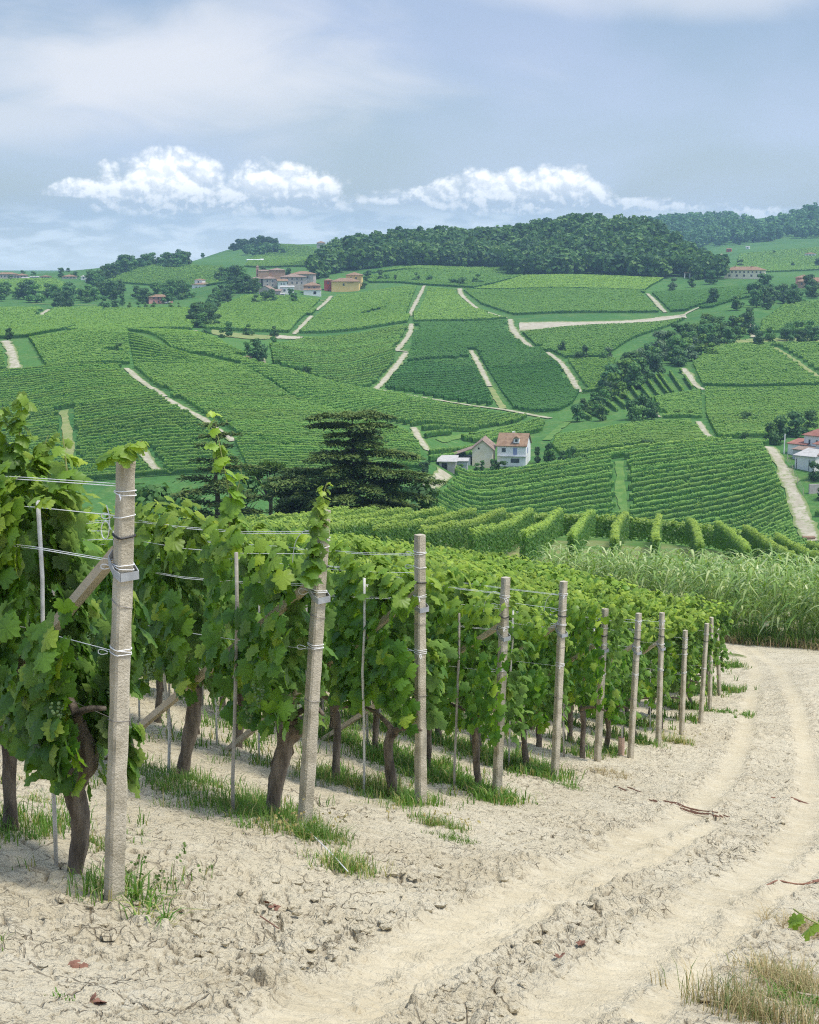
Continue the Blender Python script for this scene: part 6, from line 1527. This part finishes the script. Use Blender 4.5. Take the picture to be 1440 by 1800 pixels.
# ------------------------------------------------------------------ houses
def house(p, w, d, h, rz, wall, roof, label, kind='gable', rise=1.8, over=.35, wins=(), doors=(), chim=(), along='x', cat='house', name='house', parent=None, group=None, shut='shutter', foot=1.5):
    """p: middle of the front foot; front wall faces -y before turning by rz. wins/doors: (face, x, z, w, h, material)"""
    root = empty(name, p, rz); tag(root, label, cat, group)
    add_block(root, (0, 0), w, d, h, wall, roof, kind, rise, over, along, foot, wins, doors, chim, shut); return root
def add_block(root, org, w, d, h, wall, roof, kind='gable', rise=1.8, over=.35, along='x', foot=1.5, wins=(), doors=(), chim=(), shut='shutter'):
    ox, oy = org; x0, x1, y0, y1 = ox - w / 2, ox + w / 2, oy, oy + d
    mb = MB()
    V = [(x0, y0, -foot), (x1, y0, -foot), (x1, y1, -foot), (x0, y1, -foot), (x0, y0, h), (x1, y0, h), (x1, y1, h), (x0, y1, h)]
    Fs = [(0, 1, 5, 4), (1, 2, 6, 5), (2, 3, 7, 6), (3, 0, 4, 7)]
    ym, xm = (y0 + y1) / 2, (x0 + x1) / 2
    if kind == 'gable':
        if along == 'x': V += [(x0, ym, h + rise), (x1, ym, h + rise)]; Fs += [(7, 4, 8), (5, 6, 9)]
        else: V += [(xm, y0, h + rise), (xm, y1, h + rise)]; Fs += [(4, 5, 8), (6, 7, 9)]
    elif kind == 'shed': V += []; Fs += [(4, 5, 6, 7)]
    mb.add(V, Fs); wl = mb.build('wall', M[wall], root)
    rb = MB(); o, th = over, .16
    def slab(q):   # a roof plane with thickness
        q = np.array(q, float); rb.add(np.r_[q, q + [0, 0, th]], [(3, 2, 1, 0), (4, 5, 6, 7), (0, 1, 5, 4), (1, 2, 6, 5), (2, 3, 7, 6), (3, 0, 4, 7)])
    if kind == 'gable':
        if along == 'x':
            sl = rise / ((y1 - y0) / 2)
            slab([(x0 - o, y0 - o, h - o * sl), (x1 + o, y0 - o, h - o * sl), (x1 + o, ym, h + rise), (x0 - o, ym, h + rise)]); slab([(x0 - o, ym, h + rise + .004), (x1 + o, ym, h + rise + .004), (x1 + o, y1 + o, h - o * sl), (x0 - o, y1 + o, h - o * sl)])
        else:
            sl = rise / ((x1 - x0) / 2)
            slab([(x0 - o, y0 - o, h - o * sl), (xm, y0 - o, h + rise), (xm, y1 + o, h + rise), (x0 - o, y1 + o, h - o * sl)]); slab([(xm, y0 - o, h + rise + .004), (x1 + o, y0 - o, h - o * sl), (x1 + o, y1 + o, h - o * sl), (xm, y1 + o, h + rise + .004)])
    elif kind == 'hip':
        m = min(x1 - x0, y1 - y0) / 2; a = [(x0 - o, y0 - o, h), (x1 + o, y0 - o, h), (x1 + o, y1 + o, h), (x0 - o, y1 + o, h)]
        if (x1 - x0) >= (y1 - y0): r0, r1 = (x0 + m, ym, h + rise), (x1 - m, ym, h + rise); Fh = [(0, 1, 5, 4), (1, 2, 5), (2, 3, 4, 5), (3, 0, 4)]
        else: r0, r1 = (xm, y0 + m, h + rise), (xm, y1 - m, h + rise); Fh = [(0, 1, 4), (1, 2, 5, 4), (2, 3, 5), (3, 0, 4, 5)]
        rb.add(a + [r0, r1], Fh + [(3, 2, 1, 0)])
        rb.box((xm, ym, h - .06), (x1 - x0 + 2 * o, y1 - y0 + 2 * o, .11))
    else:   # shed roof falling towards the front
        slab([(x0 - o, y0 - o, h), (x1 + o, y0 - o, h), (x1 + o, y1 + o, h + rise), (x0 - o, y1 + o, h + rise)])
    rf = rb.build('roof', M[roof], root)
    for cx, cy in chim:
        zc = h + rise * .75; MB().box((ox + cx, oy + cy, zc), (.55, .55, 1.7)).box((ox + cx, oy + cy, zc + .9), (.75, .75, .14)).build('chimney', M['brick_wall'] if wall != 'white_wall' else M['white_wall'], rf)
    for nm, lst in (('window', wins), ('door', doors)):
        for it in lst:
            face, a, z, ww, hh = it[:5]; mt = it[5] if len(it) > 5 else 'glass'
            c = {'f': (ox + a, y0 - .01, z), 'r': (x1 + .01, oy + a, z), 'l': (x0 - .01, oy + a, z)}[face]; size = (ww, .09, hh) if face == 'f' else (.09, ww, hh)
            wo = MB().box(c, size).build(nm, M[mt], wl)
            if nm == 'window' and mt == 'glass' and len(it) > 6:    # frame and shutters
                fr = MB()
                for s in (-1, 1): fr.box((c[0] + s * (ww / 2 + ww * .24), c[1] - .03, c[2]) if face == 'f' else (c[0], c[1] + s * (ww / 2 + ww * .24), c[2]), (ww * .42, .07, hh) if face == 'f' else (.07, ww * .42, hh))
                fr.build('shutter', M[it[6]], wo)
    return wl
def grid_wins(w, floors, n, z0=1.5, dz=2.9, ww=.95, hh=1.35, mat='glass', face='f', sh=None, d=None):
    span = w - 1.8; out = []
    for f in range(floors):
        for i in range(n):
            a = -span / 2 + span * (i + .5) / n if face == 'f' else span * (i + .5) / n + .9
            out.append((face, a, z0 + dz * f, ww, hh, mat) + ((sh,) if sh else ()))
    return out
def place(x, y, dmin=200, dmax=2500): return hit(x, y, dmin, dmax)
def face_cam(p, turn=0.0): return math.atan2(p[0], p[1]) * -1 + R(turn)

# white farmhouse and cream barn
p = place(899, 820, 250); fw = 53 * p[1] / FPX
wh = house(p, fw * .96, 8.0, 5.1, face_cam(p, -9), 'white_wall', 'tile_brown', 'white two storey farmhouse with brown tiled roof, small dormer and blue shutters', rise=2.6, over=.3, chim=((-.3, 5.0),),
      wins=[('f', -1.9, 4.0, .95, 1.0, 'glass'), ('f', .9, 1.45, 2.1, 1.05, 'glass'), ('l', 4.0, 4.0, .9, 1.2)], doors=[('f', .9, 3.75, .95, 1.75, 'shutter'), ('r', 3, 3.8, .9, 1.4, 'shutter')])
MB().box((.2, -.25, 2.55), (fw * .98, .55, .16)).build('balcony_slab', M['grey_wall'], wh)
dm = MB().box((1.1, 1.2, 6.35), (1.35, 1.6, 1.25)).build('dormer', M['white_wall'], wh); MB().box((1.1, .38, 6.35), (.62, .06, .62)).build('window', M['glass'], dm)
mb = MB(); mb.add([(.3, .15, 6.9), (1.1, .15, 7.45), (1.9, .15, 6.9), (.3, 2.5, 6.9), (1.1, 2.5, 7.45), (1.9, 2.5, 6.9)], [(0, 1, 4, 3), (1, 2, 5, 4), (0, 2, 1), (0, 3, 5, 2), (3, 4, 5)]); mb.build('dormer_roof', M['tile_brown'], dm)
p2 = place(848, 822, 250); rz = face_cam(p2, -4)
house(p2, 5.0, 9.5, 4.6, rz, 'cream_wall', 'tile_old', 'cream barn with a stained gable end and old brown tiled roof', rise=2.1, over=.45, along='y', cat='barn', name='barn', wins=[('f', -.9, 4.7, .4, .45, 'dark_open')])
bx = p2[1] / FPX; p3 = place(806, 822, 250); q3 = p2 + np.array([-8.0, 3.5, 0]); q3[2] = p2[2]
house(q3, 6.5, 5.4, 2.4, face_cam(p2, -4) - math.pi / 2, 'grey_wall', 'tile_old', 'long lean-to shed under an old tiled roof sloping down from the barn', kind='shed', rise=2.2, over=.4, cat='shed', name='lean_to_shed', foot=2.5, doors=[('l', 1.6, .9, 1.7, 2.1, 'blue_sheet'), ('r', 1.6, .9, 1.7, 2.1, 'blue_sheet'), ('r', 3.8, .9, 1.3, 2.1, 'blue_sheet'), ('l', 3.8, .9, 1.3, 2.1, 'blue_sheet')])
p4 = place(786, 826, 250)
house(p4, 3.8, 5, 1.9, face_cam(p4, -4), 'stone_wall', 'tile_grey', 'low outbuilding with a pale sheet roof at the end of the farmyard', kind='shed', rise=.8, over=.5, cat='outbuilding', name='outbuilding', doors=[('f', -.6, .8, 1.3, 1.6, 'dark_open')])
p5 = place(812, 823, 250) + np.array([0, -.6, 0])
house(p5, 2.6, 2.0, 1.7, face_cam(p5, -4), 'grey_wall', 'tile_grey', 'small porch with a grey sheet roof before the lean-to shed', kind='shed', rise=.5, over=.3, cat='porch', name='porch')
for i, (x, h, k, lab) in enumerate(((793, 14, 'bush', 'dark bush before the white roofed outbuilding'), (812, 12, 'bush', 'low bush before the blue shed doors'), (838, 14, 'bush', 'round clipped bush before the cream barn'), (848, 21, 'tall', 'small dark cypress against the cream barn'), (866, 24, 'tall', 'dense upright hedge shrub between barn and farmhouse'), (886, 18, 'bush', 'rounded dark shrub before the white farmhouse'), (876, 17, 'dark', 'shrub in the gap between barn and farmhouse'))): px_tree(x, 827, h, k, lab, dmin=250, width=1.1 if k == 'bush' else 1.0)
# houses with red roofs beyond the lane
def at_px(x, y, d): p = at_dist(x, y, d); p[2] = float(ground_z(p[0], p[1])); return p
dR = 322.0
def px_house(xc, y_foot, y_eave, wpx, d, depth, turn, wall, roof, label, rise_px=10, **kw):
    """house whose front foot middle sits at a pixel at a known distance; heights from pixels"""
    if d > 1100: d = float(hit(xc, y_foot, 1000, 3000)[1])
    p = at_dist(xc, y_foot, d); g = float(ground_z(p[0], p[1])); m = d / FPX; h = (y_foot - y_eave) * m; foot = max(1.5, p[2] - g + 1.0)
    return house(p, wpx * m, depth, h, face_cam(p, turn), wall, roof, label, rise=rise_px * m, foot=foot, **kw)
px_house(1428, 800, 765, 38, 374, 7, -38, 'white_wall', 'tile_red', 'tall white house with red hipped roof, highest of the group by the lane', 12, kind='hip', over=.5, wins=[('f', -1.0, 3.2, .5, 1.1), ('f', 1.2, 3.2, .5, 1.1), ('l', 3.0, 3.2, .6, 1.1)])
px_house(1446, 820, 781, 34, 366, 7, -38, 'white_wall', 'tile_red', 'white house with red roof standing in front of the tall white house', 13, kind='hip', over=.6, wins=[('f', -1.0, 3.4, .6, .9), ('l', 2.0, 3.4, .6, .9)])
px_house(1400, 800, 781, 36, 376, 5, -32, 'white_wall', 'tile_red', 'low white outbuilding with a bright red sheet roof by the lane', 6, kind='shed', over=.3, cat='outbuilding', name='outbuilding')
px_house(1407, 808, 791, 32, 371, 4, -32, 'grey_wall', 'tile_old', 'low grey outbuilding with old tiles between white houses', 4, kind='shed', over=.3, cat='outbuilding', name='outbuilding')
px_house(1414, 828, 802, 40, 362, 6, -32, 'net', 'tile_grey', 'open shed hung with pale netting under a grey roof', 9, kind='shed', over=.4, cat='shed', name='netted_shed', doors=[('f', 1.2, 1.5, .14, 2.6, 'dark_open'), ('f', -2.2, 1.5, .14, 2.6, 'dark_open')])
px_house(1450, 850, 800, 26, 353, 6, -30, 'white_wall', 'tile_old', 'white house with brown tiled roof cut by the frame edge', 13, kind='gable', over=.4)
w0, w1 = hit(1422, 868, 250), hit(1470, 864, 250); mb = MB(); mb.box(((w0 + w1) / 2 + [0, 0, .3]), (np.linalg.norm(w1 - w0), .5, 3.4), rz=math.atan2((w1 - w0)[1], (w1 - w0)[0])); tag(mb.build('retaining_wall', M['stone_wall']), 'grey stone retaining wall below the garden of the red roofed houses', 'wall')
p = hit(1378, 798, 250); MB().tube(np.array([[0, 0, -.5], [.05, 0, 2], [.1, 0, 5.0]]), .13, 7).build('utility_pole', M['white_wall'], loc=p); tag(bpy.data.objects['utility_pole'], 'white upright pole beside the pale lane by the red sheet roof', 'pole')
fp = [hit(x, y, 250) for x, y in ((1384, 812), (1393, 832), (1402, 852), (1412, 872))]; fr = empty('wire_fence', fp[0]); tag(fr, 'thin wire fence with wooden stakes between the lane and the garden', 'fence')
for q in fp: MB().tube(np.array([[0, 0, -.2], [0, 0, 1.0], [0, 0, 2.0]]) + q - fp[0], .06, 5).build('fence_post', M['wood'], fr)
for hz in (.5, 1.1, 1.8): MB().tube(np.array(fp) - fp[0] + [0, 0, hz], .02, 4).build('fence_wire', M['rusty'], fr)
tp = hit(1423, 950, 250); house(tp, 2.4, 1.2, .5, 0, 'brick_wall', 'tile_brown', 'low brick culvert at the foot of the pale lane', kind='shed', rise=.1, over=.1, cat='culvert', name='culvert')

# village on the spur
dV = 905
def V_(x, yf, ye, w, dep, turn, wall, roof, lab, rise, d=dV, kind='hip', **kw): return px_house(x, yf, ye, w, d, dep, turn, wall, roof, lab, rise, kind=kind, **kw)
big = lambda w, f, n, **k: grid_wins(w, f, n, **k)
V_(607, 508, 495, 48, 10, -4, 'yellow_wall', 'tile_brown', 'long yellow house with brown hipped roof at the eastern end of the village', 6, 930, over=.6, wins=[('f', -.9, 2.6, 1.0, 1.4), ('f', 3.2, 3.6, 4.6, .35, 'shutter_brown')])
V_(622, 500, 484, 27, 9, -6, 'yellow_wall', 'tile_brown', 'taller yellow house rising behind the long yellow house', 5, 945, over=.7, wins=[('f', -1.8, 3.8, .9, 1.2), ('f', 1.4, 3.8, .9, 1.2)])
V_(577, 506, 493, 14, 8, -2, 'red_wall', 'tile_brown', 'dark red house next to the yellow house', 3, 935, over=.4, wins=[('f', 0, 2.8, .8, 1.2)])
V_(548, 513, 502, 28, 9, -4, 'brick_wall', 'tile_brown', 'orange brick house with hipped roof in the lower village', 6, 900, over=.5, wins=big(8, 1, 2, z0=2.2))
V_(549, 517, 510, 30, 3, -4, 'white_wall', 'tile_brown', 'low white porch before the orange brick house', 2, 893, kind='shed', over=.3, cat='porch', name='porch', doors=[('f', 1.5, .8, 1.6, 1.6, 'dark_open')])
V_(518, 500, 487, 42, 12, 6, 'stone_wall', 'tile_old', 'large grey stone village house with two rows of windows', 5, 915, over=.7, wins=big(13, 2, 4, z0=1.0, dz=2.3, ww=.8, hh=1.1))
V_(531, 495, 482, 40, 10, -10, 'stone_wall', 'tile_brown', 'wide stone house with brown roof behind the large grey house', 5, 935, over=.6, wins=big(12, 1, 3, z0=2.6))
V_(487, 485, 475, 29, 12, 0, 'brick_wall', 'tile_old', 'brick church nave with a pale hipped roof above the village', 4, 955, cat='church', name='church', over=.4)
V_(463, 492, 477, 18, 9, 0, 'brick_wall', 'tile_old', 'lower brick church wing beside the bell tower', 2, 950, cat='church', name='church', kind='shed', over=.2)
tw = V_(453, 490, 470, 5, 1.8, 0, 'brick_wall', 'tile_old', 'slender brick bell tower of the village church', 4, 952, cat='bell tower', name='bell_tower', over=.1, wins=[('f', 0, 5.2, .5, .9, 'dark_open')])
V_(449, 505, 490, 19, 9, -8, 'stone_wall', 'tile_old', 'narrow stone house at the western end of the village', 3, 915, over=.4, wins=big(6.5, 2, 2, z0=1.4, dz=2.0, ww=.7, hh=1.0))
V_(475, 505, 490, 24, 9, 4, 'stone_wall', 'tile_old', 'pale stone house with brown roof below the church', 4, 912, over=.5, wins=big(8, 2, 2, z0=1.4, dz=2.2, ww=.7, hh=1.0))
V_(497, 504, 494, 16, 7, 3, 'white_wall', 'tile_brown', 'small house with overhanging roof in the village centre', 3, 905, kind='gable', over=.6, wins=big(5, 1, 2, z0=1.6, ww=.6, hh=.9))
V_(466, 523, 509, 22, 8, -16, 'stone_wall', 'tile_old', 'old stone house with a gable end lowest in the village', 6, 872, kind='gable', along='y', over=.4, wins=[('f', -1.2, 2.0, .9, 1.4), ('f', 1.3, 2.0, .9, 1.4)])
V_(484, 522, 512, 18, 7, -10, 'stone_wall', 'tile_old', 'stone annexe of the lowest village house', 3, 876, kind='shed', over=.3, cat='annexe', wins=[('f', 1.0, 1.2, 1.0, 1.2)])
V_(505, 516, 505, 24, 7, 0, 'white_wall', 'tile_grey', 'flat white building with a grey roof in the lower village', 2, 884, kind='shed', over=.3, wins=[('f', -1.5, 1.8, 1.2, 1.2), ('f', 1.5, 1.8, 1.2, 1.2, 'dark_open')])
V_(497, 522, 517, 8, 5, 0, 'white_wall', 'tile_grey', 'tiny white garage at the lowest edge of the village', 1, 870, kind='shed', over=.2, cat='garage', name='garage', doors=[('f', 0, .7, 1.6, 1.3, 'dark_open')])
for i, (x, y, hp, k, lab) in enumerate(((512, 521, 15, 'dark', 'round dark tree among the lower village houses'), (474, 524, 12, 'bush', 'bushes below the old stone house at the village foot'), (527, 510, 10, 'dark', 'small dark tree between the large grey house and the brick house'), (490, 500, 9, 'dark', 'dark tree between two stone village houses'), (640, 507, 12, 'bush', 'hedge bush at the end of the long yellow house'), (560, 505, 11, 'broad', 'pale tree between the brick house and the red house'))): px_tree(x, y, hp, k, lab, dmin=400, dmax=945, width=1.2)
# scattered houses
px_house(283, 533, 522, 42, 850, 9, 12, 'pink_wall', 'tile_brown', 'pink farmhouse with brown hipped roof among garden trees', 4, kind='hip', over=.6, wins=grid_wins(12, 2, 4, z0=.9, dz=2.0, ww=.8, hh=1.0), doors=[('f', 3.6, .7, 3.2, 1.5, 'white_wall')])
px_house(354, 510, 500, 34, 985, 10, -20, 'white_wall', 'tile_brown', 'white hillside house with spreading brown roofs', 3, kind='hip', over=.6, wins=grid_wins(11, 1, 4, z0=1.6, ww=.8, hh=1.0))
px_house(349, 500, 492, 14, 990, 6, -20, 'white_wall', 'tile_brown', 'small white tower block above the hillside house', 2, kind='hip', over=.3, wins=[('f', 0, 1.6, .9, 1.0)])
px_house(1308, 487, 475, 68, 955, 10, -6, 'cream_wall', 'tile_brown', 'long cream villa with two floors and a brown tiled roof', 6, kind='hip', over=.7, chim=((-6, 4), (4, 4)), cat='villa', name='villa', wins=grid_wins(24, 1, 9, z0=3.0, ww=.9, hh=1.0) + grid_wins(24, 1, 5, z0=.9, ww=1.2, hh=1.3), doors=[('f', 9.5, .8, 3.4, 1.6, 'dark_open')])
px_house(1430, 505, 495, 56, 850, 9, -4, 'brick_wall', 'tile_brown', 'brick farmhouse with brown roof on the eastern corner', 7, kind='hip', over=.6, wins=grid_wins(17, 1, 6, z0=1.8, ww=.9, hh=1.0))
px_house(1412, 498, 488, 26, 866, 8, -4, 'pink_wall', 'tile_brown', 'reddish roofed house behind the eastern brick farmhouse', 5, kind='hip', over=.6)
ga = at_dist(1208, 497, 960); g0 = float(ground_z(ga[0], ga[1])); mb = MB(); ar = empty('garden_arch', (ga[0], ga[1], g0)); tag(ar, 'white garden arch with two pillars at the end of the wood', 'arch')
for s in (-1.6, 1.6): MB().box((s, 0, 1.5), (.5, .5, 3.4)).build('pillar', M['white_wall'], ar)
MB().box((0, 0, 3.42), (4.4, .8, .4)).build('lintel', M['tile_brown'], ar)
px_house(438, 632, 628, 9, 500, 3, 0, 'stone_wall', 'tile_brown', 'tiny hut with a reddish roof beside the large round dark tree', 2, kind='gable', cat='hut', name='hut', over=.2)
px_house(605, 900, 880, 22, 195, 4, 0, 'pink_wall', 'tile_brown', 'pink wall of a house half hidden behind the big cedar', 9, kind='gable', over=.3)
px_house(746, 889, 884, 6, 190, 1, 0, 'white_wall', 'tile_grey', 'small white hut showing beside the lowest cedar branches', 1, kind='shed', over=.05, cat='hut', name='hut')
px_house(735, 473, 470, 8, 1058, 4, 0, 'white_wall', 'tile_brown', 'tiny white hut at the foot of the wood', 1, kind='gable', cat='hut', name='hut', over=.2)
for x, yf, ye, w, d, wall, roof, lab, rp in ((12, 491, 482, 36, 1240, 'stone_wall', 'tile_brown', 'long stone house at the edge of the far western hamlet', 3), (38, 491, 484, 20, 1235, 'stone_wall', 'tile_brown', 'stone house beside the long house of the far hamlet', 3), (44, 492, 489, 12, 1225, 'white_wall', 'tile_grey', 'white low annexe of the far stone house', 1), (80, 490, 486, 18, 1230, 'stone_wall', 'tile_brown', 'low brown roofed house in the far hamlet', 2), (122, 490, 486, 24, 1232, 'stone_wall', 'tile_brown', 'long low house with brown roof among far trees', 3), (147, 492, 486, 9, 1225, 'white_wall', 'tile_grey', 'bright white cottage in the far hamlet', 2), (152, 495, 491, 5, 1220, 'white_wall', 'tile_grey', 'tiny white shed below the far white cottage', 1), (180, 483, 479, 12, 1270, 'white_wall', 'tile_grey', 'white modern house on the far hill edge', 1), (60, 489, 487, 14, 1240, 'grey_wall', 'tile_grey', 'low grey wall house between far hamlet houses', 1),
                           (448, 460, 457, 28, 1560, 'white_wall', 'white_sheet', 'long white farm shed below the far summit', 1), (460, 459, 456, 5, 1555, 'white_wall', 'tile_grey', 'white block at the end of the long white shed', 1), (564, 437, 427, 14, 1880, 'stone_wall', 'tile_brown', 'stone house with hipped roof on the far skyline', 3), (586, 434, 428, 16, 1890, 'stone_wall', 'tile_old', 'long stone house on the far skyline', 2), (612, 432, 425, 26, 1900, 'stone_wall', 'tile_old', 'row of stone buildings on the skyline beside the wood', 2), (600, 432, 424, 10, 1895, 'stone_wall', 'tile_old', 'taller stone house in the skyline hamlet', 2),
                           (1281, 443, 438, 8, 1620, 'red_wall', 'tile_red', 'little red house on the far eastern slope', 1), (1314, 438, 434, 6, 1640, 'white_wall', 'tile_grey', 'tiny white house on the far eastern slope', 1), (1424, 452, 446, 18, 1480, 'white_wall', 'tile_brown', 'white farmhouse on the far eastern vineyard', 2), (1411, 449, 447, 8, 1490, 'grey_wall', 'tile_grey', 'low grey shed beside the far white farmhouse', 1)):
    px_house(x, yf, ye, w, d, 8, -5, wall, roof, lab, rp, kind='hip' if rp > 1 else 'shed', over=.4, wins=grid_wins(w * d / FPX, 1, max(1, int(w / 6)), z0=max(1.0, (yf - ye) * d / FPX * .55), ww=1.0, hh=min(1.3, (yf - ye) * d / FPX * .45)))
# mast on the far ridge
mp = at_dist(1436, 367, 2460); mp[2] = float(ground_z(mp[0], mp[1])); o = MB().tube(np.array([[0, 0, -1], [0, 0, 7], [0, 0, 15]]), .5, 5).box((0, 0, 12), (2.5, .4, .4)).build('radio_mast', M['grey_wall'], loc=mp); tag(o, 'thin radio mast on the far eastern ridge', 'mast')
# white road posts beyond the yellow house
for i, x in enumerate(range(648, 682, 6)):
    q = at_dist(x, 496, 1000); q[2] = float(ground_z(q[0], q[1])); o = MB().box((0, 0, .6), (.8, .3, 1.6)).box((0, 0, 1.45), (.95, .4, .12)).build('road_post', M['white_wall'], loc=q); tag(o, 'white road post in the row beyond the yellow house', 'road post', 'white road posts beyond the yellow house')

# ------------------------------------------------------------------ the air between here and the far hills
def haze():
    m, b = new_mat('haze'); v = b.n('ShaderNodeVolumePrincipled'); v.inputs['Color'].default_value = (.42, .61, .84, 1); v.inputs['Density'].default_value = HAZE; v.inputs['Anisotropy'].default_value = .2
    out = b.n('ShaderNodeOutputMaterial'); b.t.links.new(v.outputs[0], out.inputs['Volume'])
    zlo, zhi = -10.0, 215.0
    o = MB().box((0, 2300, (zlo + zhi) / 2), (4200, 4900, zhi - zlo)).build('haze', m); tag(o, kind='stuff')
HAZE = .00016
haze()
